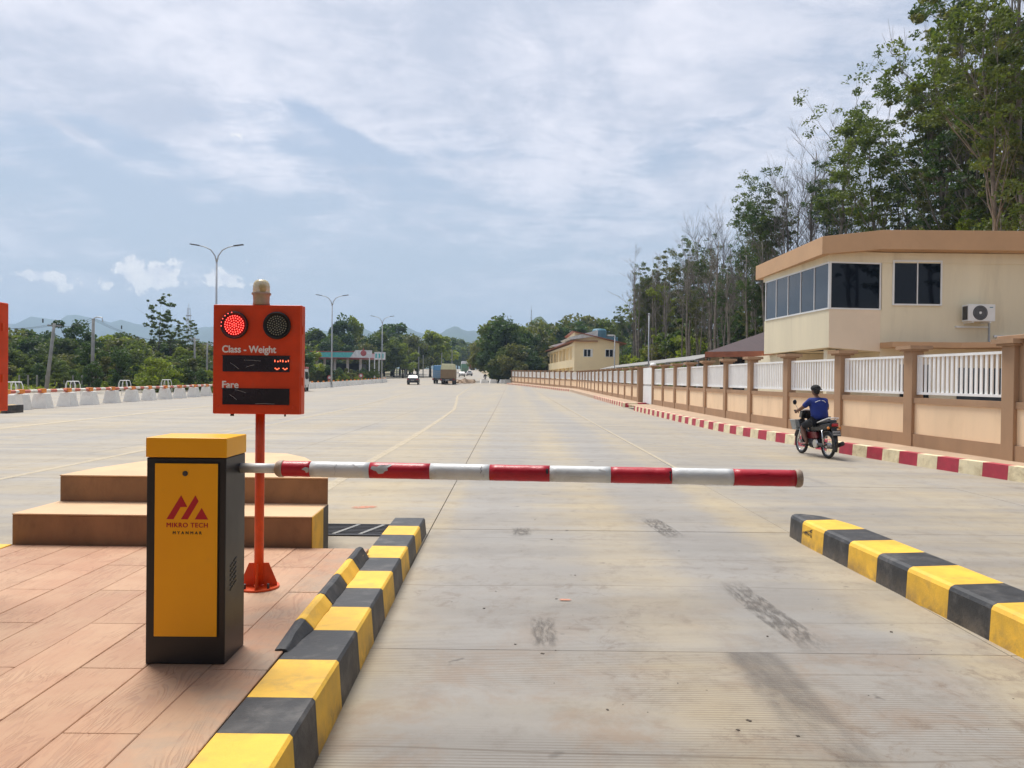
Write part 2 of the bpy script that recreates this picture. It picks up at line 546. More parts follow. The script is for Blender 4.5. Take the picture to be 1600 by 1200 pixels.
# ================================================================== SETTING
def mat_ground():
    m = bpy.data.materials.new('verge_ground')
    m.use_nodes = True
    t = NT(m.node_tree)
    b = m.node_tree.nodes['Principled BSDF']
    p = t.n('ShaderNodeNewGeometry').outputs['Position']
    n1 = t.ramp(t.noise(p, 0.08, 6.0, 0.6), 0.42, 0.6)
    n2 = t.ramp(t.noise(p, 0.9, 6.0, 0.65), 0.35, 0.7)
    g = t.mix(n2, (0.045, 0.065, 0.02), (0.11, 0.12, 0.045))
    s = t.mix(n2, (0.30, 0.22, 0.13), (0.40, 0.31, 0.20))
    m.node_tree.links.new(t.mix(n1, g, s), b.inputs['Base Color'])
    b.inputs['Roughness'].default_value = 0.95
    return m


def mat_concrete(name, slab=False):
    """weathered concrete: warm dust, grey wheel paths along the road, tined grooves, oil spots"""
    m = bpy.data.materials.new(name)
    m.use_nodes = True
    nt = m.node_tree
    t = NT(nt)
    b = nt.nodes['Principled BSDF']
    p = t.n('ShaderNodeNewGeometry').outputs['Position']
    sp = t.n('ShaderNodeSeparateXYZ', None, Vector=p)
    X, Y, Z = sp.outputs
    along = t.n('ShaderNodeMapping', None, Vector=p, Scale=(0.55, 0.055, 1)).outputs[0]
    across = t.n('ShaderNodeMapping', None, Vector=p, Scale=(0.22, 2.6, 1)).outputs[0]
    big = t.noise(along, 1.0, 5.0, 0.6, 0.6)
    med = t.noise(p, 0.9, 8.0, 0.65, 0.3)
    band = t.noise(across, 1.0, 5.0, 0.6)
    fine = t.noise(p, 26.0, 6.0, 0.7)
    f = t.m('ADD', t.m('MULTIPLY', big, 0.45), t.m('ADD', t.m('MULTIPLY', med, 0.2), t.m('MULTIPLY', band, 0.42)))
    # wheel paths of the barrier lane read greyer
    wx = t.m('ADD', X, t.m('MULTIPLY', t.m('SUBTRACT', t.noise(along, 2.2, 2.0), 0.5), 0.5))

    def gauss(c, s, a):
        u = t.m('DIVIDE', t.m('SUBTRACT', wx, c), s)
        return t.m('MULTIPLY', t.m('EXPONENT', t.m('MULTIPLY', t.m('MULTIPLY', u, u), -1.0)), a)
    tr = t.m('ADD', gauss(-0.1, 0.5, 0.12), gauss(1.9, 0.5, 0.13))
    tr = t.m('SUBTRACT', tr, gauss(-0.75, 0.16, 0.10))
    tr = t.m('SUBTRACT', tr, gauss(2.62, 0.3, 0.14))
    tr = t.m('SUBTRACT', tr, gauss(0.95, 0.35, 0.13))
    tr = t.m('SUBTRACT', tr, gauss(-1.9, 0.9, 0.08))
    tr = t.m('SUBTRACT', tr, gauss(5.4, 0.6, 0.07))
    tr = t.m('SUBTRACT', tr, gauss(-14.5, 0.7, 0.10))
    f = t.m('SUBTRACT', f, t.m('MULTIPLY', tr, t.m('MULTIPLY_ADD', t.ramp(Y, 30.0, 7.0), 0.6, 0.4)))
    warm = t.mix(fine, (0.365, 0.298, 0.195), (0.450, 0.375, 0.255))
    grey = t.mix(fine, (0.265, 0.246, 0.220), (0.335, 0.315, 0.287))
    c = t.mix(t.ramp(f, 0.38, 0.76), grey, warm)
    strk = t.ramp(t.noise(t.n('ShaderNodeMapping', None, Vector=p, Scale=(0.12, 0.9, 1)).outputs[0], 1.0, 6.0, 0.7, 0.2), 0.36, 0.64)
    c = t.mix(t.m('MULTIPLY', strk, 0.60), c, t.mix(1.0, c, (0.74, 0.73, 0.72, 1), 'MULTIPLY'))
    patch = t.ramp(t.noise(p, 3.2, 8.0, 0.75, 0.2), 0.48, 0.68)
    c = t.mix(t.m('MULTIPLY', patch, 0.50), c, t.mix(1.0, c, (0.70, 0.66, 0.62, 1), 'MULTIPLY'))
    # rust brown dust close to the near kerbs and the camera
    br = t.m('MULTIPLY', t.ramp(t.noise(p, 1.7, 7.0, 0.7, 0.5), 0.46, 0.66), t.ramp(Y, 7.0, 2.5))
    c = t.mix(t.m('MULTIPLY', br, 0.6), c, (0.25, 0.17, 0.11))
    jl = t.m('MULTIPLY', t.ramp(t.m('ABSOLUTE', t.m('WRAP', t.m('ADD', Y, t.m('MULTIPLY', t.noise(p, 0.35, 1.0), 0.5)), 0.43, -0.43)), 0.012, 0.004), t.ramp(t.noise(t.n('ShaderNodeMapping', None, Vector=p, Scale=(0.4, 1.1, 1), Location=(7, 3, 0)).outputs[0], 1.0, 3.0), 0.42, 0.60))
    c = t.mix(t.m('MULTIPLY', jl, t.ramp(Y, 14.0, 6.0)), c, t.mix(1.0, c, (0.72, 0.68, 0.64, 1), 'MULTIPLY'))
    grime = t.m('MULTIPLY', t.ramp(t.noise(p, 5.5, 9.0, 0.78, 0.6), 0.50, 0.66), t.ramp(t.noise(t.v('ADD', p, (3, 9, 0)), 0.6, 3.0), 0.40, 0.60))
    c = t.mix(t.m('MULTIPLY', grime, t.m('MULTIPLY', t.ramp(Y, 12.0, 2.0), 0.8)), c, (0.17, 0.125, 0.09))
    # oil and rubber spots
    vo = t.n('ShaderNodeTexVoronoi', {'feature': 'F1'}, Vector=t.v('ADD', p, t.v('MULTIPLY', t.n('ShaderNodeTexNoise', None, Vector=p, Scale=9.0).outputs[1], (0.2, 0.2, 0.2))), Scale=2.3)
    spot = t.m('MULTIPLY', t.ramp(vo.outputs['Distance'], 0.10, 0.03), t.ramp(t.noise(p, 0.8, 2.0), 0.46, 0.56))
    c = t.mix(t.m('MULTIPLY', spot, 0.65), c, (0.06, 0.05, 0.045))
    # dark smudges
    sm = t.ramp(t.noise(t.n('ShaderNodeMapping', None, Vector=p, Scale=(1.6, 0.45, 1), Location=(4.2, 1.0, 0)).outputs[0], 1.0, 8.0, 0.7, 0.4), 0.60, 0.78)
    c = t.mix(t.m('MULTIPLY', sm, 0.6), c, (0.16, 0.14, 0.125))
    # transverse tining
    tin = t.m('SINE', t.m('MULTIPLY', t.m('ADD', Y, t.m('MULTIPLY', t.noise(p, 0.8, 2.0), 0.03)), 2 * math.pi / 0.024))
    tm = t.m('MULTIPLY', t.ramp(t.noise(t.n('ShaderNodeMapping', None, Vector=p, Scale=(0.5, 1.4, 1)).outputs[0], 1.1, 3.0), 0.42, 0.56), t.ramp(Y, 13.0, 3.0))
    tl = t.m('MULTIPLY', t.ramp(tin, 0.25, 0.95), tm)
    c = t.mix(t.m('MULTIPLY', tl, 0.55), c, (0.15, 0.115, 0.085))
    if slab:
        oi = t.n('ShaderNodeObjectInfo').outputs['Random']
        c = t.n('ShaderNodeHueSaturation', None, Hue=0.5, Saturation=t.m('MULTIPLY_ADD', oi, 0.25, 0.87),
                Value=t.m('MULTIPLY_ADD', oi, 0.09, 0.955), Color=c).outputs[0]
    else:
        # further out the joints are only a line in the surface
        jx = t.m('ABSOLUTE', t.m('WRAP', t.m('ADD', X, 0.82), 1.85, -1.85))
        jy = t.m('ABSOLUTE', t.m('WRAP', t.m('SUBTRACT', Y, 4.4), 1.75, -1.75))
        jj = t.m('MAXIMUM', t.ramp(jx, 0.035, 0.012), t.m('MULTIPLY', t.ramp(jy, 0.05, 0.02), 0.7))
        c = t.mix(t.m('MULTIPLY', jj, 0.5), c, (0.16, 0.13, 0.11))
    nt.links.new(c, b.inputs['Base Color'])
    nt.links.new(t.m('MULTIPLY_ADD', fine, 0.25, 0.58), b.inputs['Roughness'])
    h = t.m('ADD', t.m('MULTIPLY', fine, 0.35), t.m('MULTIPLY', tl, -0.8))
    bp = t.n('ShaderNodeBump', None, Strength=0.35, Distance=0.006, Height=h)
    nt.links.new(bp.outputs[0], b.inputs['Normal'])
    return m


M['ground'] = mat_ground()
M['conc'] = mat_concrete('road_concrete')
M['slab'] = mat_concrete('road_slab_concrete', True)
M['joint'] = mat('joint_filler', (0.17, 0.14, 0.115), 0.9)
M['line'] = mat('worn_cream_road_paint', (0.62, 0.50, 0.34), 0.7, 0.15, 3)
M['walk'] = mat('dusty_pavement', (0.42, 0.30, 0.20), 0.85, 0.12, 1.5, 0.2, 30, dirt=(0.30, 0.22, 0.14), dirt_amt=0.4)
M['plain_kerb'] = mat('bare_kerb', (0.50, 0.36, 0.25), 0.85, 0.1, 2)


def sheet(name, xs, ys, zf, m):
    mb = MB()
    nx, ny = len(xs), len(ys)
    mb.v = [(x, y, zf(x, y)) for y in ys for x in xs]
    for j in range(ny - 1):
        for i in range(nx - 1):
            a = j * nx + i
            mb.f.append((a, a + 1, a + nx + 1, a + nx))
            mb.mi.append(0)
    return struct(mb.build(name, m))


gy = [-300, -60, -12, 0, 20, 40, 50, 60, 70, 80, 90, 100, 110, 120, 130, 150, 170, 195, 220, 250, 280, 315, 350, 385, 420, 500, 600, 900, 1500, 3000, 9000]
gx = [-6000, -2000, -800, -300, -150, -80, -50, -38, -22, 0, 12, 25, 50, 100, 250, 800, 2500, 6000]
sheet('ground', gx, gy, lambda x, y: gz(y) - 0.05, M['ground'])
# far carriageway and plaza
yy = [-12, 0, 10, 20, 28.9, 28.91 + 0.0]
sheet('road', [-38, -30, -23.02], [-12, 0, 15, 28.9], lambda x, y: -0.001, M['conc'])
sheet('road', [-38, -23.02, -15, -5, 2, 6, 12], [28.9, 40, 50, 60, 70, 80, 90], lambda x, y: gz(y) - 0.001, M['conc'])
mb = MB()
ledge = [(90, -38, 12), (100, -37, 8), (112, -36, 4), (130, -35, 0), (150, -35, -2), (170, -35, -3.5), (195, -35.5, -5), (220, -36, -7),
         (250, -37, -9), (280, -38, -11), (315, -39, -13.5), (350, -41, -16), (385, -46, -20), (420, -52, -24)]
for (y, a, b_) in ledge:
    mb.v += [(a, y, gz(y) - 0.001), (b_, y, gz(y) - 0.001)]
for i in range(len(ledge) - 1):
    mb.f.append((2 * i, 2 * i + 1, 2 * i + 3, 2 * i + 2))
    mb.mi.append(0)
struct(mb.build('road', M['conc']))

# slabs of the near plaza, each a piece of its own
base = MB().box(-23.02, 12.5, -12, 28.9, -0.045, -0.012).build('road_base', M['joint'])
struct(base)
cols_x = [-0.82 + 3.7 * k for k in range(-6, 4)]
rows_y = [4.4 + 3.5 * k for k in range(-4, 8)]
for i in range(len(cols_x) - 1):
    for j in range(len(rows_y) - 1):
        x0, x1 = cols_x[i] + 0.004, cols_x[i + 1] - 0.004
        y0, y1 = rows_y[j] + 0.0035, rows_y[j + 1] - 0.0035
        x1 = min(x1, 12.5)
        dz = random.uniform(-0.0015, 0.0015)
        s = MB().box(x0, x1, y0, y1, -0.03, dz).build('concrete_slab', M['slab'], base, bevel=0.003, seg=1)


# painted lines
def strip(name, pts, w, m, z=0.005, parent=None):
    mb = MB()
    P = [Vector((p[0], p[1], 0)) for p in pts]
    for i, p in enumerate(P):
        t_ = (P[min(i + 1, len(P) - 1)] - P[max(i - 1, 0)]).normalized()
        n_ = Vector((-t_.y, t_.x, 0)) * w / 2
        mb.v += [(p.x + n_.x, p.y + n_.y, gz(p.y) + z), (p.x - n_.x, p.y - n_.y, gz(p.y) + z)]
    for i in range(len(P) - 1):
        mb.f.append((2 * i, 2 * i + 1, 2 * i + 3, 2 * i + 2))
        mb.mi.append(0)
    return mb.build(name, m, parent)


def worn_paint(name, colr, cut=0.45, soft=0.2, scale=3.0, stretch=(1, 1, 1), alpha=1.0):
    m = bpy.data.materials.new(name)
    m.use_nodes = True
    nt = m.node_tree
    t = NT(nt)
    b = nt.nodes['Principled BSDF']
    tc = t.n('ShaderNodeTexCoord')
    p = t.n('ShaderNodeMapping', None, Vector=t.n('ShaderNodeNewGeometry').outputs['Position'], Scale=stretch).outputs[0]
    nz = t.ramp(t.noise(p, scale, 8.0, 0.7, 0.3), cut, cut + soft)
    g = tc.outputs['Generated']
    s = t.n('ShaderNodeSeparateXYZ', None, Vector=g)

    def edge(c):
        return t.ramp(t.m('ABSOLUTE', t.m('SUBTRACT', c, 0.5)), 0.5, 0.22)
    return m, t, b, nz, edge(s.outputs[0]), edge(s.outputs[1])


def finish_decal(m, t, b, fac, colr):
    nt = m.node_tree
    b.inputs['Base Color'].default_value = tuple(colr) + (1,)
    b.inputs['Roughness'].default_value = 0.8
    nt.links.new(fac, b.inputs['Alpha'])
    return m


_m, _t, _b, _nz, _ex, _ey = worn_paint('worn_line_paint', None, 0.30, 0.35, 5.0)
M['line_worn'] = finish_decal(_m, _t, _b, _t.m('MULTIPLY_ADD', _nz, 0.25, 0.42), (0.62, 0.53, 0.38))
_m, _t, _b, _nz, _ex, _ey = worn_paint('tyre_rubber_mark', None, 0.38, 0.22, 34.0, (1.0, 0.26, 1))
M['skid'] = finish_decal(_m, _t, _b, _t.m('MULTIPLY', _t.m('MULTIPLY', _nz, 0.5), _t.m('MULTIPLY', _ex, _ey)), (0.11, 0.098, 0.088))
_m, _t, _b, _nz, _ex, _ey = worn_paint('faint_tyre_track', None, 0.36, 0.3, 2.2, (1.0, 0.25, 1))
M['track'] = finish_decal(_m, _t, _b, _t.m('MULTIPLY', _t.m('MULTIPLY', _nz, 0.5), _t.m('MULTIPLY', _ex, _ex)), (0.15, 0.135, 0.125))
_m, _t, _b, _nz, _ex, _ey = worn_paint('faded_pink_stain', None, 0.40, 0.1, 14.0)
M['pink'] = finish_decal(_m, _t, _b, _t.m('MULTIPLY', _t.m('MULTIPLY', _nz, 0.8), _t.m('MULTIPLY', _ex, _ey)), (0.62, 0.26, 0.16))

struct(strip('road_line', [(-2.55, 8.6), (-2.58, 14.2), (-2.55, 18.4), (-2.62, 27), (-2.8, 37.5), (-3.6, 50), (-4.4, 62), (-5.2, 90), (-6.2, 130)], 0.16, M['line_worn']))
struct(strip('road_line', [(2.92, 13.6), (2.9, 30), (2.85, 60)], 0.06, M['line_worn']))
struct(strip('road_line', [(-7.3, 8.0), (-7.45, 11), (-7.55, 22), (-7.8, 36), (-8.6, 52), (-10, 80)], 0.13, M['line_worn']))
struct(strip('road_line', [(-13.4, 12), (-14.2, 22), (-15, 40)], 0.3, M['line_worn']))
# tyre marks (flat rubber on the slabs)
struct(strip('tyre_mark', [G(1130, 905).xy, G(1195, 955).xy, G(1300, 1028).xy], 0.22, M['skid'], 0.0045))
struct(strip('tyre_mark', [G(851, 1015).xy, G(848, 962).xy], 0.17, M['skid'], 0.0045))
struct(strip('tyre_mark', [G(1062, 843).xy, G(1008, 808).xy], 0.22, M['skid'], 0.0045))
struct(strip('tyre_mark', [G(818, 838).xy, G(812, 824).xy], 0.2, M['skid'], 0.0045))
struct(strip('tyre_mark', [G(1170, 1020).xy, G(1240, 1100).xy, G(1330, 1200).xy], 0.42, M['track'], 0.0045))
struct(strip('faded_stain', [G(872, 938).xy, G(894, 938).xy], 0.05, M['pink'], 0.0055))
struct(strip('faded_stain', [G(548, 794).xy, G(590, 792).xy], 0.16, M['pink'], 0.0055))


# loose grit and leaf scraps on the lane
mb = MB()
rg_ = random.Random(17)
for k in range(90):
    X_, Y_ = rg_.uniform(-.6, 2.7), 1.6 + 7 * rg_.random() ** 1.6
    if k % 5 == 0:
        X_ = rg_.uniform(-3.5, 6)
    s_ = .0022 + .006 * rg_.random() ** 3
    mb.box(-s_, s_, -s_ * rg_.uniform(.5, 2.6), s_, 0.0, s_ * .25, rg_.random() * 3, (X_, Y_, 0.001))
tag(mb.build('grit', mat('dark_grit', (0.07, 0.055, 0.042), 0.9)), 'dark grit and leaf scraps scattered on the lane concrete', kind='stuff')


# ------------------------------------------------------------------ traffic island
def mat_plank():
    m = bpy.data.materials.new('stamped_wood_grain_concrete')
    m.use_nodes = True
    nt = m.node_tree
    t = NT(nt)
    b = nt.nodes['Principled BSDF']
    p = t.n('ShaderNodeNewGeometry').outputs['Position']
    oi = t.n('ShaderNodeObjectInfo').outputs['Random']
    off = t.n('ShaderNodeCombineXYZ', None, X=t.m('MULTIPLY', oi, 37.0), Y=t.m('MULTIPLY', oi, 91.0), Z=0.0).outputs[0]
    q = t.n('ShaderNodeMapping', None, Vector=t.v('ADD', p, off), Scale=(1.0, 0.17, 1.0)).outputs[0]
    n0 = t.noise(q, 5.0, 3.0, 0.5, 1.2)
    ring = t.m('SINE', t.m('MULTIPLY', n0, 110.0))
    n2 = t.noise(t.n('ShaderNodeMapping', None, Vector=p, Scale=(1.0, 0.12, 1.0)).outputs[0], 40.0, 5.0, 0.7)
    gate = t.ramp(t.noise(p, 3.5, 3.0), 0.38, 0.62)
    g = t.m('MULTIPLY', t.ramp(ring, 0.1, 0.95), gate)
    tone = t.ramp(t.noise(p, 1.3, 6.0, 0.65, 0.3), 0.35, 0.65)
    c = t.mix(tone, (0.44, 0.228, 0.126), (0.49, 0.292, 0.168))
    c = t.n('ShaderNodeHueSaturation', None, Hue=0.5, Saturation=0.97, Value=t.m('MULTIPLY_ADD', oi, 0.14, 0.93), Color=c).outputs[0]
    c = t.mix(t.m('MULTIPLY', g, 0.32), c, (0.26, 0.115, 0.07))
    c = t.mix(t.m('MULTIPLY', t.ramp(n2, 0.5, 0.72), 0.3), c, (0.30, 0.15, 0.10))
    # grey dust near the roadside kerb
    X = t.n('ShaderNodeSeparateXYZ', None, Vector=p).outputs[0]
    kd = t.m('MULTIPLY', t.ramp(X, -1.75, -1.1), t.ramp(t.noise(p, 2.6, 7.0, 0.65, 0.3), 0.40, 0.66))
    c = t.mix(t.m('MULTIPLY', kd, 0.75), c, (0.30, 0.245, 0.185))
    nt.links.new(c, b.inputs['Base Color'])
    b.inputs['Roughness'].default_value = 0.68
    bp = t.n('ShaderNodeBump', None, Strength=0.5, Distance=0.004,
             Height=t.m('ADD', t.m('MULTIPLY', g, -1.0), t.m('MULTIPLY', n2, -0.6)))
    nt.links.new(bp.outputs[0], b.inputs['Normal'])
    return m


M['plank'] = mat_plank()
M['grout'] = mat('plank_joint', (0.34, 0.19, 0.12), 0.9)
PZ = 0.23
island = struct(MB().prism([(-3.87, -1.0), (-1.08, -1.0), (-1.12, 5.93), (-3.87, 5.93)], 0, PZ - 0.005).build('platform', M['grout']))
PW = 0.289
xs_ = []
x = G(162, 1200, PZ).x
while x > -3.9:
    x -= PW
while x < -1.1:
    xs_.append(x)
    x += PW
for i, x0 in enumerate(xs_):
    a, b_ = max(x0, -3.84) + 0.0018, min(x0 + PW, -1.09) - 0.0018
    if b_ - a < 0.03:
        continue
    y = (2.83 if i % 2 == 0 else 3.46) - 1.25 * 3
    while y < 5.9:
        y0, y1 = max(y, -1.0) + 0.0018, min(y + 1.25, 5.925) - 0.0018
        y += 1.25
        if y1 - y0 < 0.05:
            continue
        MB().box(a, b_, y0, y1, PZ - 0.03, PZ + random.uniform(-0.001, 0.001)).build('plank', M['plank'], island, bevel=0.003, seg=1)

# kerb on the roadside of the island, painted black and yellow
kerb = struct(MB().prism([(-1.05, -1.0), (-0.80, -1.0), (-0.87, 7.6), (-1.13, 7.6)], -0.02, 0.10).build('kerb', M['black_kerb']))


def kx_in(y): return float(np.interp(y, [-1, 2.8, 7.65], [-1.07, -1.067, -1.15]))
def kx_out(y): return float(np.interp(y, [-1, 2.8, 7.65], [-0.775, -0.787, -0.854]))
def kz(y): return float(np.interp(y, [-1, 2.8, 4.0, 7.65], [0.26, 0.25, 0.215, 0.155]))


kb = [-0.6, -0.05, 0.45, 0.95, 1.45, 1.95, 2.38, 2.80, 3.14, 3.60, 4.06, 4.50, 4.93, 5.40, 5.83, 6.27, 6.76, 7.20, 7.66]
for i in range(len(kb) - 1):
    y0, y1 = kb[i] + 0.0008, kb[i + 1] - 0.0008
    top = []
    yellow = (len(kb) - 2 - i) % 2 == 1
    n_ = 3
    mb = MB()
    prof = lambda y: [(kx_in(y), y, -0.02), (kx_in(y), y, kz(y)), (kx_out(y) - 0.012, y, kz(y)), (kx_out(y), y, kz(y) - 0.012),
                      (kx_out(y) + 0.018, y, -0.02)]
    rows = [prof(y0), prof((y0 + y1) / 2), prof(y1)]
    for r_ in rows:
        mb.v += r_
    for a in range(2):
        for k in range(4):
            q = a * 5 + k
            mb.f.append((q, q + 1, q + 6, q + 5))
            mb.mi.append(0)
    mb.f += [(0, 4, 3, 2, 1), (10, 11, 12, 13, 14)]
    mb.mi += [0, 0]
    mb.build('kerb_segment', M['yellow_kerb'] if yellow else M['black_kerb'], kerb)

# rounded lip between the kerb and the island floor
lb = [3.70, 4.07, 4.54, 5.0, 5.42, 5.80]
for i in range(5):
    y0, y1 = lb[i] + .002, lb[i + 1] - .002
    mb = MB()
    n_ = 5
    for k in range(n_):
        t_ = k / (n_ - 1)
        y = y0 + (y1 - y0) * t_
        g_ = (0.25 + 0.75 * t_) if i == 0 else 1.0
        wob = 0.004 * math.sin(k * 2.1 + i * 1.3)
        z = kz(y)
        xi = kx_in(y)
        sec = [(xi - 0.055, PZ - 0.02), (xi - 0.050, max(PZ, z) + 0.030 * g_), (xi - 0.022 + wob, max(PZ, z) + 0.046 * g_), (xi + 0.002 + wob, max(PZ, z) + 0.038 * g_), (xi + 0.050 * g_ + wob, z + 0.004), (xi + 0.050, z - 0.02)]
        mb.v += [(a_, y, b_) for a_, b_ in sec]
    for k in range(n_ - 1):
        for q in range(5):
            o_ = k * 6 + q
            mb.f.append((o_, o_ + 1, o_ + 7, o_ + 6))
            mb.mi.append(0)
    e_ = (n_ - 1) * 6
    mb.f += [(5, 4, 3, 2, 1, 0), tuple(range(e_, e_ + 6))]
    mb.mi += [0, 0]
    mb.build('kerb_lip', M['yellow_kerb'] if i % 2 else M['black_kerb'], kerb, bevel=0.006)
# far left edge of the island
lk = struct(MB().box(-3.95, -3.87, -1, 5.95, -0.02, PZ - 0.03).build('kerb', M['black_kerb']))
for i in range(14):
    MB().box(-3.965, -3.845, -1 + 0.495 * i, -1 + 0.495 * (i + 1) - 0.002, -0.02, PZ + 0.006).build(
        'kerb_segment', M['yellow_kerb'] if i % 2 else M['black_kerb'], lk, bevel=0.008)

# stepped concrete nose of the island
nose = thing('concrete_nose', 'two-tier brown concrete nose block with tan tops at the end of the island', 'concrete block', (-2.7, 6.0, 0))
T1, T2 = 0.465, 0.69
sh = lambda x: x + 2.7


def noseb(poly, z0, z1, m, name, bev=0.008):
    return MB().prism([(sh(a), b_ - 6.0) for a, b_ in poly], z0, z1).build(name, m, nose, bevel=bev)


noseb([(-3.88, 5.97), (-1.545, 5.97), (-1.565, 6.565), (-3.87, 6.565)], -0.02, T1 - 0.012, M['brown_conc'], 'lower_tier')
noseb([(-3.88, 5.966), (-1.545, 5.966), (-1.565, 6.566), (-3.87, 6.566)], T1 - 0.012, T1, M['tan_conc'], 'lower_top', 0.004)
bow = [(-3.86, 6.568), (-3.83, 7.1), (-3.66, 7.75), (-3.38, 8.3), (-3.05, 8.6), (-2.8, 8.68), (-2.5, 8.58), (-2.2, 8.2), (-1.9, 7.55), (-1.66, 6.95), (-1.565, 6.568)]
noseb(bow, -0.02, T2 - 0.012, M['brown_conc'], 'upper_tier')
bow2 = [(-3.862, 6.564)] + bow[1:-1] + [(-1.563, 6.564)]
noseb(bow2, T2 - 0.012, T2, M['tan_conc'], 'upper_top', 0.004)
# yellow and black hazard paint on the lane side
MB().box(0, 0.004, 0, 0.40, 0, T1 - 0.005, Matrix.Rotation(R(1.9), 3, 'Z'), (sh(-1.5445), -0.03, 0)).build('hazard_stripe', M['yellow_kerb'], nose)
MB().box(0, 0.004, 0.402, 0.60, 0, T1 - 0.005, Matrix.Rotation(R(1.9), 3, 'Z'), (sh(-1.5445), -0.03, 0)).build('hazard_stripe', M['black_kerb'], nose)

# drain grate beyond the island
gr = thing('drain_grate', 'dark steel drain grate set in the concrete beyond the island', 'drain grate', (-1.7, 7.77, 0.0))
MB().box(-0.75, 0.75, -0.27, 0.27, 0.003, 0.006).build('drain_channel', M['dark_inside'], gr)
for sgn in (-1, 1):
    MB().box(-0.75, 0.75, sgn * 0.27 - 0.015, sgn * 0.27 + 0.015, 0.002, 0.014).build('grate_frame', M['dark_metal'], gr)
for k in range(7):
    MB().box(-0.74, 0.74, -0.22 + k * 0.07, -0.205 + k * 0.07, 0.007, 0.012).build('grate_bar', M['dark_metal'], gr)
for xk in (-0.66, 0.04, 0.30):
    MB().box(-0.02, 0.02, -0.255, 0.255, 0.008, 0.016, R(-18), (xk, 0, 0)).build('grate_bar', M['pole_conc'], gr)

# ------------------------------------------------------------------ right hand kerb island
rk = struct(MB().prism([(2.95, 7.3), (3.12, 7.3), (3.35, 0.5), (3.18, 0.5)], -0.02, 0.1).build('kerb', M['black_kerb']))


def rprof(y, z=0.225):
    xi = float(np.interp(y, [0, 4.6, 7.7], [3.02, 2.918, 2.782]))
    w = float(np.interp(y, [0, 6.9, 7.3, 7.6, 7.75], [0.47, 0.47, 0.44, 0.33, 0.16]))
    xi += float(np.interp(y, [7.3, 7.75], [0, 0.03]))
    sh_ = [(-0.0, -0.02), (0.012, z - 0.035), (0.026, z - 0.012), (0.055, z), (w - 0.055, z), (w - 0.025, z - 0.012), (w - 0.01, z - 0.035), (w, -0.02)]
    return [(xi + a, y + (a - 0.1) * 0.15, zz_) for a, zz_ in sh_]


rb = [0.2, 0.7, 1.2, 1.7, 2.2, 2.72, 3.2, 3.7, 4.19, 4.67, 5.09, 5.58, 6.0, 6.46, 6.93, 7.40, 7.76]
for i in range(len(rb) - 1):
    ys_ = [rb[i] + 0.0008, (rb[i] + rb[i + 1]) / 2, rb[i + 1] - 0.0008]
    if i == len(rb) - 2:
        ys_ = [rb[i] + 0.001, 7.5, 7.6, 7.68, 7.74]
    mb = MB()
    for y in ys_:
        mb.v += rprof(y)
    for a in range(len(ys_) - 1):
        for k in range(7):
            q = a * 8 + k
            mb.f.append((q, q + 1, q + 9, q + 8))
            mb.mi.append(0)
    e = (len(ys_) - 1) * 8
    mb.f += [tuple(range(7, -1, -1)), tuple(range(e, e + 8))]
    mb.mi += [0, 0]
    mb.build('kerb_segment', M['black_kerb'] if (len(rb) - 2 - i) % 2 == 0 else M['yellow_kerb'], rk, smooth=False)
# scuff on the yellow segment near the end
_m, _t, _b, _nz, _ex, _ey = worn_paint('rubber_scuff', None, 0.42, 0.12, 30.0, (1, 0.6, 3))
M['scuff'] = finish_decal(_m, _t, _b, _t.m('MULTIPLY', _nz, 0.85), (0.035, 0.03, 0.028))
MB().add([(2.812 - 0.004, 7.15, 0.10), (2.812 - 0.004, 7.38, 0.10), (2.822 - 0.004, 7.38, 0.19), (2.822 - 0.004, 7.15, 0.19)], [(0, 1, 2, 3)]).build('scuff_mark', M['scuff'], rk)


# ------------------------------------------------------------------ red and cream kerb and pavement along the wall
def resample(pts, step):
    P = [Vector(p) for p in pts]
    out, acc = [P[0]], 0.0
    for a, b_ in zip(P[:-1], P[1:]):
        L = (b_ - a).length
        d_ = step - acc
        while d_ < L:
            out.append(a + (b_ - a) * (d_ / L))
            d_ += step
        acc = L - (d_ - step)
    out.append(P[-1])
    return out


def smooth_line(pts, it=3):
    P = [Vector(p) for p in pts]
    for _ in range(it):
        Q = [P[0]]
        for a, b_ in zip(P[:-1], P[1:]):
            Q += [a * 0.75 + b_ * 0.25, a * 0.25 + b_ * 0.75]
        Q.append(P[-1])
        P = Q
    return P


KZ = 0.235


def kerb_run(line, step, ms, parent, name='kerb_segment', w=0.2, h=KZ, far=1e9):
    L = resample([(p.x, p.y, 0) for p in line], step)
    for i in range(len(L) - 1):
        a, b_ = L[i], L[i + 1]
        tv = (b_ - a).normalized()
        pa = (L[i] - L[i - 1]).normalized() if i else tv
        na = (tv + pa).normalized()
        nb = (tv + ((L[i + 2] - L[i + 1]).normalized() if i + 2 < len(L) else tv)).normalized()
        perp = lambda v_: Vector((v_.y, -v_.x, 0))
        ra, rb_ = perp(na) * w, perp(nb) * w
        e = tv * 0.001
        za, zb = gz(a.y), gz(b_.y)
        A0, B0, A1, B1 = a + e, b_ - e, a + ra + e, b_ + rb_ - e
        lo = [(A0.x, A0.y, za - .03), (A1.x, A1.y, za - .03), (B1.x, B1.y, zb - .03), (B0.x, B0.y, zb - .03)]
        s_ = 0.02
        A2, B2 = A0 + ra * 0.1, B0 + rb_ * 0.1
        up = [(A2.x, A2.y, za + h), (A1.x, A1.y, za + h), (B1.x, B1.y, zb + h), (B2.x, B2.y, zb + h)]
        MB().hexa(lo, up).build(name, ms[i % len(ms)], parent)


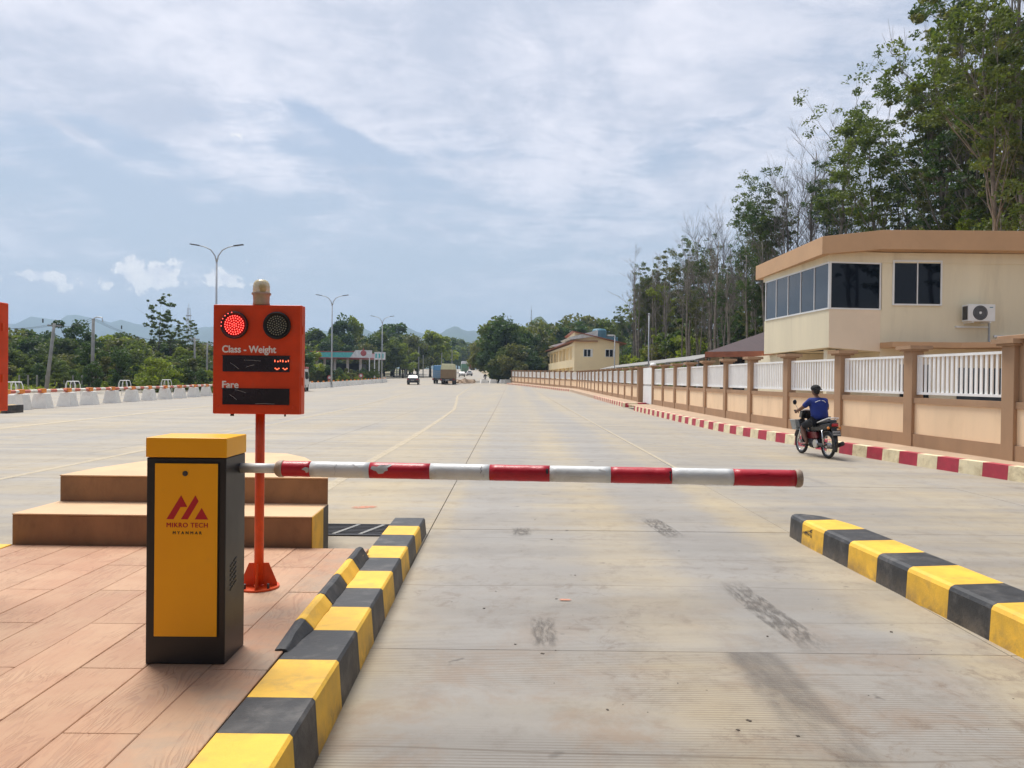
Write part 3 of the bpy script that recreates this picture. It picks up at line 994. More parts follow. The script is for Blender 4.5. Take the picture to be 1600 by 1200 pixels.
k1 = smooth_line([(9.0, 1.0, 0), (8.9, 5.0, 0), (8.72, 9.0, 0), (8.35, 11.2, 0), (8.02, 12.5, 0), (7.62, 14.2, 0), (7.22, 16.5, 0), (6.93, 19.0, 0), (6.6, 21.3, 0), (6.33, 24.5, 0), (6.22, 30, 0), (6.15, 35, 0), (6.14, 38.6, 0)], 2)
wk = struct(MB().box(6.3, 6.31, 20, 20.01, -0.02, -0.015).build('kerb', M['plain_kerb']))
kerb_run(k1, 0.5, [M['cream_kerb'], M['red_kerb']], wk)
k2a = [Vector((6.35, 43.0, 0)), Vector((6.42, 60, 0))]
k2b = [Vector((6.42, 60, 0)), Vector((6.42, 85, 0))]
k2c = [Vector((6.42, 85, 0)), Vector((4.6, 97.5, 0)), Vector((2.3, 112, 0)), Vector((-0.9, 129, 0))]
kerb_run([Vector((8.0, 44.6, 0)), Vector((7.2, 43.8, 0))], 1.2, [M['red_kerb']], wk)
kerb_run([Vector((7.2, 43.8, 0)), Vector((6.35, 43.0, 0))], 1.3, [M['cream_kerb']], wk)
kerb_run(k2a, 0.55, [M['red_kerb'], M['cream_kerb']], wk)
kerb_run(k2b, 5.0, [M['plain_kerb']], wk)
kerb_run(k2c, 0.6, [M['cream_kerb'], M['red_kerb']], wk)

WZ = 0.215   # pavement height
fence_near = [(9.8, 2.0), (9.6, 4.9), (9.35, 7.8), (9.1, 10.6), (8.83, 13.5), (8.57, 16.4), (8.28, 19.26), (7.98, 22.1), (7.83, 25.0), (7.81, 27.8), (7.80, 30.7), (7.80, 33.6), (7.80, 36.4), (7.80, 39.3), (7.80, 42.1)]
fence_mid = [(7.8, 46.2 + 3.2 * k) for k in range(15)]
cx, cy = fence_mid[-1]
fence_far = [(cx + (0.0 - cx) * k / 15, cy + (134 - cy) * k / 15) for k in range(16)]
mb = MB()
L = [(p.x + 0.15, p.y) for p in k1]
Rr = [(a + 0.3, b_) for a, b_ in fence_near]
ys_ = np.linspace(1.2, 42.1, 50)
lx = lambda y: float(np.interp(y, [p[1] for p in L], [p[0] for p in L]))
rx = lambda y: float(np.interp(y, [p[1] for p in Rr], [p[0] for p in Rr]))
for y in ys_:
    mb.v += [(lx(y) if y < 38.6 else 6.29, y, WZ), (rx(y), y, WZ)]
for i in range(len(ys_) - 1):
    mb.f.append((2 * i, 2 * i + 1, 2 * i + 3, 2 * i + 2))
    mb.mi.append(0)
# vertical end towards the gate drive
n0 = len(mb.v)
mb.v += [(6.29, 38.6, -0.02), (8.1, 42.1, -0.02)]
struct(mb.build('pavement', M['walk']))
mb = MB()
pts = [(6.5, 43.1, 8.1, 46.0), (6.55, 60, 8.1, 60), (6.55, 85, 8.1, 91), (4.75, 97.5, 7.0, 99), (2.45, 112, 4.5, 113), (-0.75, 129, 0.5, 135)]
for a, b_, c_, d_ in pts:
    mb.v += [(a, b_, gz(b_) + WZ), (c_, d_, gz(d_) + WZ)]
for i in range(len(pts) - 1):
    mb.f.append((2 * i, 2 * i + 1, 2 * i + 3, 2 * i + 2))
    mb.mi.append(0)
struct(mb.build('pavement', M['walk']))
# ground inside the compound
struct(sheet('yard', [10.1, 60], [1.2, 30, 60, 90, 130], lambda x, y: gz(y) + 0.12, M['walk']))


# ------------------------------------------------------------------ boundary wall
def wall_run(posts, label, slat_n, ind_first, group=None, far=False, big_first=False, big_last=False):
    t_ = thing('boundary_wall', label, 'wall', (posts[0][0], posts[0][1], 0), 0, group)
    ox, oy = posts[0]
    for i, (x, y) in enumerate(posts):
        zb = gz(y) + WZ
        if i == 0:
            d_ = Vector((posts[1][0] - x, posts[1][1] - y))
        elif i == len(posts) - 1:
            d_ = Vector((x - posts[i - 1][0], y - posts[i - 1][1]))
        else:
            d_ = Vector((posts[i + 1][0] - posts[i - 1][0], posts[i + 1][1] - posts[i - 1][1]))
        ang = math.atan2(d_.y, d_.x) - math.pi / 2
        big = (i == 0 and big_first) or (i == len(posts) - 1 and big_last)
        w = 0.25 if big else 0.13
        l_ = 0.25 if big else 0.15
        H = 2.11
        p = MB().box(-w, w, -l_, l_, -0.25, H - 0.10, ang, (x - ox, y - oy, zb)).build('post', M['wall_brown'], t_, bevel=0.008 if not far else 0)
        c = MB()
        e = 0.12
        c.box(-w - e * .5, w + e * .5, -l_ - e * .5, l_ + e * .5, H - 0.10, H - 0.06, ang, (x - ox, y - oy, zb))
        c.box(-w - e, w + e, -l_ - e, l_ + e, H - 0.058, H + 0.02, ang, (x - ox, y - oy, zb))
        c.build('post_cap', M['wall_brown'], p)
        if i == len(posts) - 1:
            break
        x2, y2 = posts[i + 1]
        v_ = Vector((x2 - x, y2 - y))
        Lg = v_.length
        an = math.atan2(v_.y, v_.x) - math.pi / 2
        mid = ((x + x2) / 2 - ox, (y + y2) / 2 - oy, (zb + gz(y2) + WZ) / 2)
        hl = Lg / 2 - 0.12
        tilt = Matrix.Rotation(an, 3, 'Z') @ Matrix.Rotation(math.atan2(gz(y2) - gz(y), Lg), 3, 'X')
        MB().box(-0.06, 0.06, -hl, hl, 0.2, 0.93, tilt, mid).build('wall_panel', M['wall_peach'], t_)
        MB().box(-0.105, 0.105, -hl, hl, -0.25, 0.27, tilt, mid).build('plinth', M['wall_brown'], t_)
        MB().box(-0.095, 0.095, -hl, hl, 0.91, 1.03, tilt, mid).build('coping', M['wall_brown'], t_)
        fr = MB()
        z0, z1 = 1.10, 1.93
        hh = Lg / 2 - 0.165
        fr.box(-0.03, 0.03, -hh, hh, z0, z0 + 0.05, tilt, mid)
        fr.box(-0.03, 0.03, -hh, hh, z1 - 0.05, z1, tilt, mid)
        fr.box(-0.029, 0.029, -hh, -hh + 0.045, z0 + 0.05, z1 - 0.05, tilt, mid)
        fr.box(-0.029, 0.029, hh - 0.045, hh, z0 + 0.05, z1 - 0.05, tilt, mid)
        rail = fr.build('railing', M['white_paint'], t_)
        n_ = slat_n
        if i < ind_first:
            for k in range(n_):
                yy_ = -hh + 0.045 + (2 * hh - 0.09) * (k + 0.5) / n_
                MB().box(-0.012, 0.012, yy_ - 0.031, yy_ + 0.031, z0 + 0.045, z1 - 0.045, tilt, mid).build('slat', M['white_paint'], rail)
        else:
            sb = MB()
            for k in range(n_):
                yy_ = -hh + 0.045 + (2 * hh - 0.09) * (k + 0.5) / n_
                sb.box(-0.012, 0.012, yy_ - 0.031, yy_ + 0.031, z0 + 0.045, z1 - 0.045, tilt, mid)
            s_ = sb.build('slats', M['white_paint'], rail)
            s_['kind'] = 'stuff'
    return t_


wall_run(fence_near, 'peach and brown boundary wall with white slatted railings running from the near right to the gate', 18, 10, big_first=False)
wall_run(fence_mid, 'peach boundary wall beyond the white gate, with brown posts and white railings', 16, 0, big_first=True, far=True)
wall_run(fence_far[0:], 'farthest stretch of peach boundary wall, angled across below the yellow house', 16, 0, far=True)
# thick corner pier at the frame edge
pier = thing('wall_pier', 'thick brown pier of the boundary wall at the near right, chipped near its base', 'pier', (8.83, 13.5, WZ))
MB().box(-0.02, 0.62, -0.36, 0.3, -0.2, 2.12).build('shaft', M['wall_brown'], pier, bevel=0.01)
MB().box(-0.09, 0.69, -0.43, 0.37, 2.12, 2.20).build('cap', M['wall_brown'], pier, bevel=0.01)
MB().add([(0.27, -0.364, 0.42), (0.36, -0.364, 0.39), (0.42, -0.364, 0.405), (0.40, -0.364, 0.43), (0.30, -0.364, 0.46)], [(0, 1, 2, 3, 4)]).build('chipped_paint', M['white_paint'], pier)

gate = thing('gate', 'white sheet metal gate between the two brown gate posts in the wall', 'gate', (7.8, 42.4, 0))
MB().box(-0.03, 0.03, 0.0, 3.1, 0.2, 1.2).build('gate_leaf', M['white_paint'], gate)
MB().box(-0.03, 0.03, 0.0, 3.1, 1.3, 2.25).build('gate_leaf', M['white_paint'], gate)
for k in range(7):
    MB().box(-0.025, 0.025, 0.15 + k * 0.46, 0.2 + k * 0.46, 1.2, 1.3).build('gate_bar', M['white_paint'], gate)
MB().box(-0.05, 0.05, -0.05, 0.0, 0.1, 2.3).build('gate_stile', M['white_paint'], gate)
MB().lathe([(0.02, 0), (0.16, 0.02), (0.2, 0.14), (0.14, 0.28), (0.02, 0.3)], (0, 0.1, 2.2), n=14).build('gate_lamp', M['white_paint'], gate, smooth=True)


# ================================================================== CABINET, BARRIER, SIGN
def text(body, size, loc, rot, m, parent, name='lettering', align='LEFT', offset=0.0, sx=1.0, spacing=1.0, extrude=0.0006, bold=0.0):
    cu = bpy.data.curves.new(name, 'FONT')
    cu.body = body
    cu.size = size
    cu.align_x = align
    cu.offset = offset
    cu.extrude = extrude
    cu.space_character = spacing
    cu.materials.append(m)
    tmp = bpy.data.objects.new(name, cu)
    me = bpy.data.meshes.new_from_object(tmp)
    if bold:
        vs = [tuple(v.co) for v in me.vertices]
        fs = [tuple(p.vertices) for p in me.polygons]
        V2, F2 = [], []
        for k, (ax, ay) in enumerate(((0, 0), (bold, 0), (-bold, 0), (0, bold * .8), (0, -bold * .8))):
            F2 += [tuple(i + len(V2) for i in f) for f in fs]
            V2 += [(x + ax, y + ay, z + 0.00012 * k) for x, y, z in vs]
        me = bpy.data.meshes.new(name)
        me.from_pydata(V2, [], F2)
        me.materials.append(m)
    bpy.data.objects.remove(tmp)
    o = bpy.data.objects.new(name, me)
    col.objects.link(o)
    o.parent = parent
    o.location = loc
    o.rotation_euler = rot
    o.scale = (sx, 1, 1)
    return o


fl = G(228, 1037, PZ)
fr_ = G(349, 1038, PZ)
br_ = G(378, 1005, PZ)
CW, CD, CH = 0.362, 0.262, 1.040
cab = thing('barrier_gate', 'yellow and black barrier cabinet on the island with red-white striped arm across the lane', 'barrier gate',
            ((fl.x + fr_.x) / 2, fl.y + CD / 2, PZ), R(0.6))
hw, hd = CW / 2, CD / 2
bodyh = CH - 0.092
MB().box(-hw, hw, -hd, hd, 0.0, bodyh).build('body', M['cab_black'], cab, bevel=0.004)
MB().box(-hw - 0.004, hw + 0.004, -hd - 0.004, hd + 0.004, bodyh + 0.002, CH).build('lid', M['cab_yellow'], cab, bevel=0.004)
MB().box(-hw + 0.038, hw - 0.030, -hd - 0.006, -hd - 0.001, 0.125, bodyh - 0.02).build('door_recess', M['black_plastic'], cab)
door = MB().box(-hw + 0.042, hw - 0.034, -hd - 0.011, -hd - 0.006, 0.13, bodyh - 0.025).build('door', M['cab_yellow'], cab, bevel=0.002)
fy = -hd - 0.0115
lockz = 0.13 + (996 - 732) / (996 - 716) * (bodyh - 0.155)
lock = MB().lathe([(0.012, 0), (0.012, 0.004), (0.009, 0.006), (0.002, 0.007)], (0.0, fy, lockz), (0, -1, 0), 16).build('lock', M['dark_metal'], door, smooth=False)
# logo: two slanted bars joined at the peak plus a triangle
S = 0.062 / 2   # scale of logo units


def flat(polys, name, m, parent, org, s, y):
    mb_ = MB()
    for poly in polys:
        n_ = len(poly)
        v_ = [(org[0] + a * s, y, org[1] + b_ * s) for a, b_ in poly] + [(org[0] + a * s, y - 0.0012, org[1] + b_ * s) for a, b_ in poly]
        area = sum(poly[i][0] * poly[(i + 1) % n_][1] - poly[(i + 1) % n_][0] * poly[i][1] for i in range(n_))
        idx = list(range(n_, 2 * n_))
        mb_.add(v_, [tuple(idx if area > 0 else idx[::-1])] + [(i, (i + 1) % n_, n_ + (i + 1) % n_, n_ + i) for i in range(n_)])
    return mb_.build(name, m, parent)


# photo units from the enlarged view: x 150..340, y 327..437 (px*3)
u = lambda px_, py_: ((px_ - 245) / 110.0, (437 - py_) / 110.0)
pxm = CW / 121.0 / 3.0 * 110
lz = 0.13 + (996 - 806) / 280.0 * (bodyh - 0.155)
lx_ = (260 + 324) / 2 - 288.5
org = (lx_ * CW / 121.0, lz)
flat([[u(150, 437), u(216, 327), u(244, 380), u(214, 381), u(182, 437)],
      [u(150 + 66, 437), u(281, 327), u(296, 353), u(247, 437)],
      [u(279, 437), u(310, 384), u(340, 437)]], 'logo', M['logo_red'], door, org, pxm, fy + 0.0005)
text('MIKRO TECH', 0.0295, (org[0], fy - 0.0003, lz - 0.0365), (R(90), 0, 0), M['logo_red'], door, align='CENTER', bold=0.0006, spacing=1.12)
text('MYANMAR', 0.0185, (org[0], fy - 0.0003, lz - 0.068), (R(90), 0, 0), M['logo_black'], door, align='CENTER', bold=0.0005, spacing=1.75)
# side vents
for r_ in range(6):
    for c_ in range(2):
        MB().box(0, 0.003, -0.018 + c_ * 0.05, 0.018 + c_ * 0.05, -0.003, 0.003, Matrix.Rotation(0.3, 3, 'X'),
                 (hw - 0.0005, -0.05 + 0.0 * r_, 0.33 + r_ * 0.022)).build('vent_slot', M['black_plastic'], cab)
# arm
arm = thing('barrier_arm', None, None, (0, 0, 0))
bpy.context.view_layer.update()
arm.parent = cab
arm.matrix_parent_inverse = (Matrix.Translation(cab.location) @ Matrix.Rotation(R(0.6), 4, 'Z')).inverted()
aL = A(381, 731, 3.72)
aR = A(1250, 747.5, 3.50)
aL = Vector((aL.x - 0.02, aL.y, aL.z))
ax_ = (aR - aL).normalized()


def arm_at(px_):
    s_ = (px_ - 381) / (1250 - 381.0)
    # solve along arm for the pixel column
    lo, hi = -0.1, 1.1
    for _ in range(40):
        md = (lo + hi) / 2
        p = aL + (aR - aL) * md - CAM
        q = CM.transposed() @ p
        if 800 + 1200 * q.x / -q.z < px_:
            lo = md
        else:
            hi = md
    return aL + (aR - aL) * lo


MB().tube([arm_at(376), arm_at(436)], 0.0235, 20).build('spindle', M['arm_white'], arm, smooth=True)
c0 = arm_at(431)
MB().lathe([(0.024, 0), (0.034, 0.006), (0.041, 0.018), (0.041, 0.034), (0.0395, 0.04)], c0, ax_, 24).build('socket_ring', M['arm_cap'], arm, smooth=True)
segs = [(440, 487, 'r'), (487, 579, 'w'), (579, 673, 'r'), (673, 765.5, 'w'), (765.5, 859, 'r'), (859, 954, 'w'), (954, 1049, 'r'), (1049, 1145, 'w'), (1145, 1243, 'r')]
for a, b_, k in segs:
    p0, p1 = arm_at(a), arm_at(b_)
    L_ = (p1 - p0).length
    path = [p0 + (p1 - p0) * i / 8 for i in range(9)]
    rr = [0.0378 + 0.0005 * math.sin(i * 2.1 + a) for i in range(9)]
    MB().tube(path, rr, 28).build('tape_band', M['arm_red'] if k == 'r' else M['arm_white'], arm, smooth=True)
# torn tape showing the bare tube
Bx = ax_
By = Vector((0, -1, 0))
By = (By - Bx * By.dot(Bx)).normalized()
Bz = Bx.cross(By) * -1


def patch(px_c, pts, m, name='torn_tape', lift=0.0010):
    c = arm_at(px_c)
    mb_ = MB()
    vs = []
    for dx, ang in pts:
        a = R(ang)
        n_ = By * math.cos(a) + Vector((0, 0, 1)) * math.sin(a)
        vs.append(c + Bx * dx + n_.normalized() * (0.0385 + lift))
    # triangulate as fan with subdivided interior so it follows the tube
    cx_ = sum(p[0] for p in pts) / len(pts)
    ca = sum(p[1] for p in pts) / len(pts)
    n_ = By * math.cos(R(ca)) + Vector((0, 0, 1)) * math.sin(R(ca))
    ctr = c + Bx * cx_ + n_.normalized() * (0.0392 + lift)
    mb_.add(vs + [ctr], [(i, (i + 1) % len(vs), len(vs)) for i in range(len(vs))])
    mb_.build(name, m, arm, smooth=True)


patch(598, [(-0.05, 18), (-0.045, 38), (-0.02, 33), (-0.005, 50), (0.02, 48), (0.045, 62), (0.05, 45), (0.03, 25), (0.035, 8), (0.018, 0), (0.012, -14), (-0.012, -18), (-0.022, 2), (-0.035, 6)], M['arm_bare'])
patch(481, [(-0.018, 5), (0.0, 22), (0.017, 15), (0.017, -15), (0.004, -20), (0.0, -5)], M['arm_bare'])
patch(855, [(-0.004, 45), (0.006, 40), (0.007, 10), (0.0, 0), (-0.006, 20)], M['dark_metal'])
patch(1046, [(-0.004, 38), (0.006, 40), (0.006, -25), (0.0, -30), (-0.004, -5)], M['dark_metal'])
patch(1190, [(-0.03, 35), (0.0, 42), (0.03, 48), (0.02, 36), (-0.01, 28)], M['arm_red'])
for pxc, a0, a1 in ((527, 60, -35), (553, 50, 20), (753, 55, 0), (757, -5, -30), (682, 20, -10), (935, 45, 28)):
    c = arm_at(pxc)
    path = []
    for k in range(7):
        a = R(a0 + (a1 - a0) * k / 6)
        path.append(c + Bx * (0.004 * math.sin(k * 1.9) + (k * 0.006 if pxc in (553, 935) else 0)) + (By * math.cos(a) + Vector((0, 0, 1)) * math.sin(a)) * 0.0385)
    MB().tube(path, 0.0009, 5).build('tape_crease', M['arm_bare'] if pxc != 753 else M['dark_metal'], arm)
MB().lathe([(0.0385, 0), (0.042, 0.004), (0.042, 0.02), (0.036, 0.029), (0.01, 0.032)], arm_at(1242), ax_, 24).build('end_cap', M['arm_cap'], arm, smooth=True)

# ---- display sign
SY = 4.75


def led_lens(parent, cx_, cz_, y, lit):
    d_ = MB().lathe([(0.083, 0), (0.085, 0.006), (0.085, 0.018), (0.078, 0.022), (0.066, 0.010)], (cx_, y, cz_), (0, -1, 0), 40).build('light_bezel', M['black_plastic'], parent, smooth=False, bevel=0.0)
    MB().lathe([(0.064, 0), (0.064, 0.004)], (cx_, y - 0.008, cz_), (0, -1, 0), 40).build('lens_plate', M['led_back_red'] if lit else M['led_back_off'], d_)
    mb_ = MB()
    n_ring = [(0.0, 1), (0.0145, 6), (0.029, 12), (0.0435, 18), (0.0572, 24)]
    for rr_, n_ in n_ring:
        for k in range(n_):
            a = 2 * math.pi * k / n_ + rr_ * 40
            mb_.sphere((cx_ + rr_ * math.cos(a), y - 0.0145, cz_ + rr_ * math.sin(a)), 0.0040, 6, 4)
    if lit:   # loose outer lamps showing on the upper left of the bezel
        for k in range(6):
            a = R(185 - k * 17)
            mb_.sphere((cx_ + 0.078 * math.cos(a), y - 0.022, cz_ + 0.078 * math.sin(a)), 0.0034, 6, 4)
    mb_.build('led_dots', M['led_red'] if lit else M['led_off'], d_)
    d_.children[-1]['kind'] = 'stuff'


M['led_red'] = emis('lit_red_led', (1.0, 0.10, 0.08), 1.7)
M['led_off'] = mat('unlit_led', (0.34, 0.36, 0.28), 0.4)
M['led_back_red'] = emis('red_lens_backing', (0.30, 0.0, 0.001), 0.35)
M['led_back_off'] = mat('dark_lens_backing', (0.022, 0.024, 0.021), 0.4)
M['display'] = mat('dark_display_window', (0.016, 0.009, 0.016), 0.25, 0.2, 6, dirt=(0.07, 0.06, 0.07), dirt_amt=0.25, dirt_scale=9)
M['seg_red'] = emis('lit_segment', (1.0, 0.14, 0.06), 1.5)
M['amber'] = mat('aged_amber_dome', (0.60, 0.48, 0.22), 0.25, 0.1, 10)
M['beacon_base'] = mat('aged_beacon_base', (0.44, 0.38, 0.27), 0.6, 0.1, 20, dirt=(0.3, 0.22, 0.12), dirt_amt=0.4, dirt_scale=20)


def display_sign(x, y, label, lit=True, detail=True, rz=0.0):
    s = thing('display_sign', label, 'display sign', (x, y, PZ), rz)
    mpx = y / 1200.0
    topz = CAM.z - (476.5 - 587) * mpx - PZ
    botz = CAM.z - (648 - 587) * mpx - PZ
    W = 138 * mpx
    D = 0.085
    # pole is set left of the middle of the box
    px0 = 332 - 403
    x0, x1 = px0 * mpx, (px0 + 138) * mpx
    MB().box(x0, x1, 0.02, 0.02 + D, botz, topz).build('box', M['sign_red'], s, bevel=0.006)
    MB().box(x0 + 0.004, x1 - 0.004, 0.004, 0.0195, botz + 0.003, topz - 0.003).build('front_plate', M['sign_red'], s, bevel=0.003)
    MB().tube([(0, 0.06, 0.02), (0, 0.06, botz)], 0.0285, 24).build('pole', M['pole_red'], s, smooth=True)
    bp_ = MB().lathe([(0.125, 0), (0.125, 0.012)], (0.0, 0.06, 0.0), (0, 0, 1), 36).build('base_plate', M['pole_red'], s)
    for k in range(4):
        a = math.pi / 2 * k + 0.12
        m_ = Matrix.Rotation(a, 3, 'Z')
        mb_ = MB()
        prof = [(0.028, 0.012), (0.112, 0.012), (0.112, 0.03), (0.06, 0.155), (0.028, 0.155)]
        v_ = [m_ @ Vector((r_, -0.003, z_)) + Vector((0, 0.06, 0)) for r_, z_ in prof] + [m_ @ Vector((r_, 0.003, z_)) + Vector((0, 0.06, 0)) for r_, z_ in prof]
        mb_.add(v_, [(0, 1, 2, 3, 4), (9, 8, 7, 6, 5)] + [(i, i + 5, (i + 1) % 5 + 5, (i + 1) % 5) for i in range(5)])
        mb_.build('gusset', M['pole_red'], s)
        a += math.pi / 4
        MB().lathe([(0.009, 0.0), (0.009, 0.028), (0.016, 0.028), (0.016, 0.012)][0:2] + [(0.004, 0.03)], (0.1 * math.cos(a), 0.06 + 0.1 * math.sin(a), 0.012), (0, 0, 1), 6).build('bolt', M['dark_metal'], bp_)
    X_ = lambda p: (p - 403) * mpx
    Z_ = lambda p, col_=403: CAM.z - (p - (591 + 0.01134 * (col_ - 800))) * mpx - PZ
    fy_ = 0.003
    led_lens(s, X_(367), Z_(508.5), fy_, lit)
    led_lens(s, X_(433.5), Z_(508.5), fy_, False)
    text('Class - Weight', 0.0605, (X_(347), fy_ - 0.0008, Z_(551)), (R(90), 0, 0), M['letter_white'], s, bold=0.0021, sx=0.92)
    text('Fare', 0.0605, (X_(347), fy_ - 0.0008, Z_(606.5)), (R(90), 0, 0), M['letter_white'], s, bold=0.0021, sx=0.98)
    for (za, zb, n_) in ((556.5, 581, 0), (608, 632.5, 1)):
        w_ = MB().box(X_(348.5), X_(453), -0.0005, fy_, Z_(zb), Z_(za)).build('display_window', M['display'], s)
        MB().box(X_(347.2), X_(454.3), -0.002, -0.0007, Z_(za) , Z_(za) + 0.004).build('window_edge', M['black_plastic'], w_)
        for sx0, sz0, sx1, sz1 in (((360, 567, 374, 577), (385, 574, 398, 570), (382, 563, 408, 564)) if n_ == 0 else ((360, 617, 371, 625), (368, 609, 385, 614), (400, 631, 430, 631))):
            MB().tube([(X_(sx0), -0.0012, Z_(sz0)), (X_((sx0 + sx1) / 2), -0.0012, Z_((sz0 + sz1) / 2) + 0.002), (X_(sx1), -0.0012, Z_(sz1))], 0.0009, 4).build('scratch', M['arm_bare'], w_)
        if n_ == 0 and lit:
            mb_ = MB()
            sg = []
            for ox_ in (429, 441.5):
                sg += [(ox_ + 0.5, 562, ox_ + 1.4, 565.5), (ox_ + 9, 562, ox_ + 10, 565), (ox_ + 5, 563.5, ox_ + 6.3, 565.5)]
                sg += [(ox_ + 1, 574.5, ox_ + 2.5, 576), (ox_ + 3, 576, ox_ + 6, 577.5), (ox_ + 6.5, 574.5, ox_ + 8, 576)]
            for a_, b1, c1, d1 in sg:
                mb_.box(X_(a_), X_(c1 + 0.3), -0.0018, -0.0008, Z_(d1), Z_(b1))
            ls_ = mb_.build('lit_segments', M['seg_red'], w_)
            ls_['kind'] = 'stuff'
    # drip drains below, hinge and lock
    for px_ in (358, 361, 443):
        MB().tube([(X_(px_), 0.05, botz), (X_(px_), 0.05, botz - 0.014)], 0.006, 8).build('drain_nipple', M['black_plastic'], s)
    for zz_ in (0.18, 0.5):
        MB().box(x1, x1 + 0.005, 0.04, 0.06, botz + zz_, botz + zz_ + 0.05).build('hinge', M['pole_red'], s)
    for px_ in (341, 460):
        MB().lathe([(0.012, 0), (0.01, 0.002)], (X_(px_), fy_ + 0.0005, Z_(636)), (0, -1, 0), 14).build('bolt_cover', M['sign_red'], s)
    # beacon
    bc = thing('beacon_light', 'aged amber beacon lamp on top of the orange sign with the lit red light' if lit else 'amber beacon lamp above the cut off sign', 'beacon')
    bc.location = (x + 0.0 * mpx, y + 0.062, PZ + topz)
    MB().lathe([(0.047, 0.0), (0.052, 0.003), (0.049, 0.025), (0.051, 0.062), (0.055, 0.066)], (0, 0, 0), n=28).build('beacon_base', M['beacon_base'], bc, smooth=True)
    MB().lathe([(0.057, 0.066), (0.059, 0.068), (0.059, 0.078), (0.054, 0.080)], (0, 0, 0), n=28).build('clamp_ring', M['arm_cap'], bc, smooth=False)
    MB().lathe([(0.0515, 0.080), (0.0515, 0.118), (0.048, 0.137), (0.040, 0.151), (0.026, 0.160), (0.004, 0.1635)], (0, 0, 0), n=28).build('dome', M['amber_clear'], bc, smooth=True)
    MB().lathe([(0.014, 0.082), (0.02, 0.10), (0.024, 0.125), (0.01, 0.135), (0.002, 0.137)], (0.008, 0, 0), n=14).build('lamp_inside', M['dark_metal'], bc, smooth=True)
    return s


m_ = bpy.data.materials.new('aged_amber_clear_dome')
m_.use_nodes = True
b_ = m_.node_tree.nodes['Principled BSDF']
b_.inputs['Base Color'].default_value = (0.80, 0.66, 0.33, 1)
b_.inputs['Roughness'].default_value = 0.15
b_.inputs['Alpha'].default_value = 0.66
M['amber_clear'] = m_
sp_ = G(403, 925, PZ)
display_sign(A(402.5, 560, SY).x, SY, 'orange-red traffic display sign reading Class - Weight and Fare, with its red light lit')
# the matching sign for the next lane: only its edge is in view
s2x = A(-4, 560, SY).x - (470 - 403) * SY / 1200.0
d2 = display_sign(s2x, SY, 'orange-red sign box cut off at the left edge of the view', lit=False, rz=0.0)
for o in list(d2.children):
    if o.name.split('.')[0] in ('lettering',):
        pass

# ================================================================== BUILDINGS ON THE RIGHT
bld = thing('office_building', 'cream two-storey office with tan roof band and dark corner windows behind the wall', 'building', (12, 27, 0))


def W3(p):
    return (p[0] - 12, p[1] - 27)


def bprism(poly, z0, z1, m, name, parent=None, z0s=None, z1s=None, bevel=0):
    q = [W3(p) for p in poly]
    return MB().prism(q, z0, z1, z0s, z1s).build(name, m, parent or bld, bevel=bevel)


P1, P2, P3 = (10.66, 32.4), (10.99, 26.7), (12.86, 26.9)
SILL, WTOP = 4.09, 5.74
back = [(26, 26.9), (26, 36), (10.66, 36)]
# upper floor below and above the ribbon windows
mb = MB()
mb.prism([W3(p) for p in [P1, P2, P3, (26, 26.9), (26, 32.6), (10.68, 32.6)]], 0, 0,
         z0s=[2.70, 2.76, 2.64, 2.64, 2.64, 2.70], z1s=[SILL] * 6)
MBu = mb.build('upper_wall', M['cream_wall'], bld)
bprism([(10.62, 32.41), (10.955, 26.665), (12.86, 26.865), (26, 26.89), (26, 32.62), (10.62, 32.62)], WTOP, 6.10, M['cream_wall'], 'upper_wall')
# solid wall to the right of the oriel with the second window cut round
wx0, wx1 = A(1394, 441, 26.9).x, A(1471, 441, 26.9).x
wz0, wz1 = A(1430, 477.5, 26.9).z, A(1430, 407, 26.9).z
wallY0, wallY1 = 26.9, 27.1
bprism([(12.9, wallY0), (wx0, wallY0), (wx0, wallY1), (12.9, wallY1)], SILL, WTOP, M['cream_wall'], 'upper_wall')
bprism([(wx1, wallY0), (26, wallY0), (26, wallY1), (wx1, wallY1)], SILL, WTOP, M['cream_wall'], 'upper_wall')
bprism([(wx0, wallY0), (wx1, wallY0), (wx1, wallY1), (wx0, wallY1)], wz1, WTOP, M['cream_wall'], 'upper_wall')
bprism([(wx0, wallY0), (wx1, wallY0), (wx1, wallY1), (wx0, wallY1)], SILL, wz0, M['cream_wall'], 'upper_wall')
# warm facet of the oriel
bprism([(10.985, 26.685), (12.86, 26.885), (12.86, 26.9), (10.985, 26.70)], 0, 0, M['cream_wall2'], 'oriel_facet',
       z0s=[2.755, 2.635, 2.635, 2.755], z1s=[SILL - .001] * 4)
# inside block keeps daylight out
bprism([(11.3, 27.3), (25.5, 27.3), (25.5, 32.0), (11.3, 32.0)], 2.7, 6.0, M['dark_inside'], 'daylight_block')


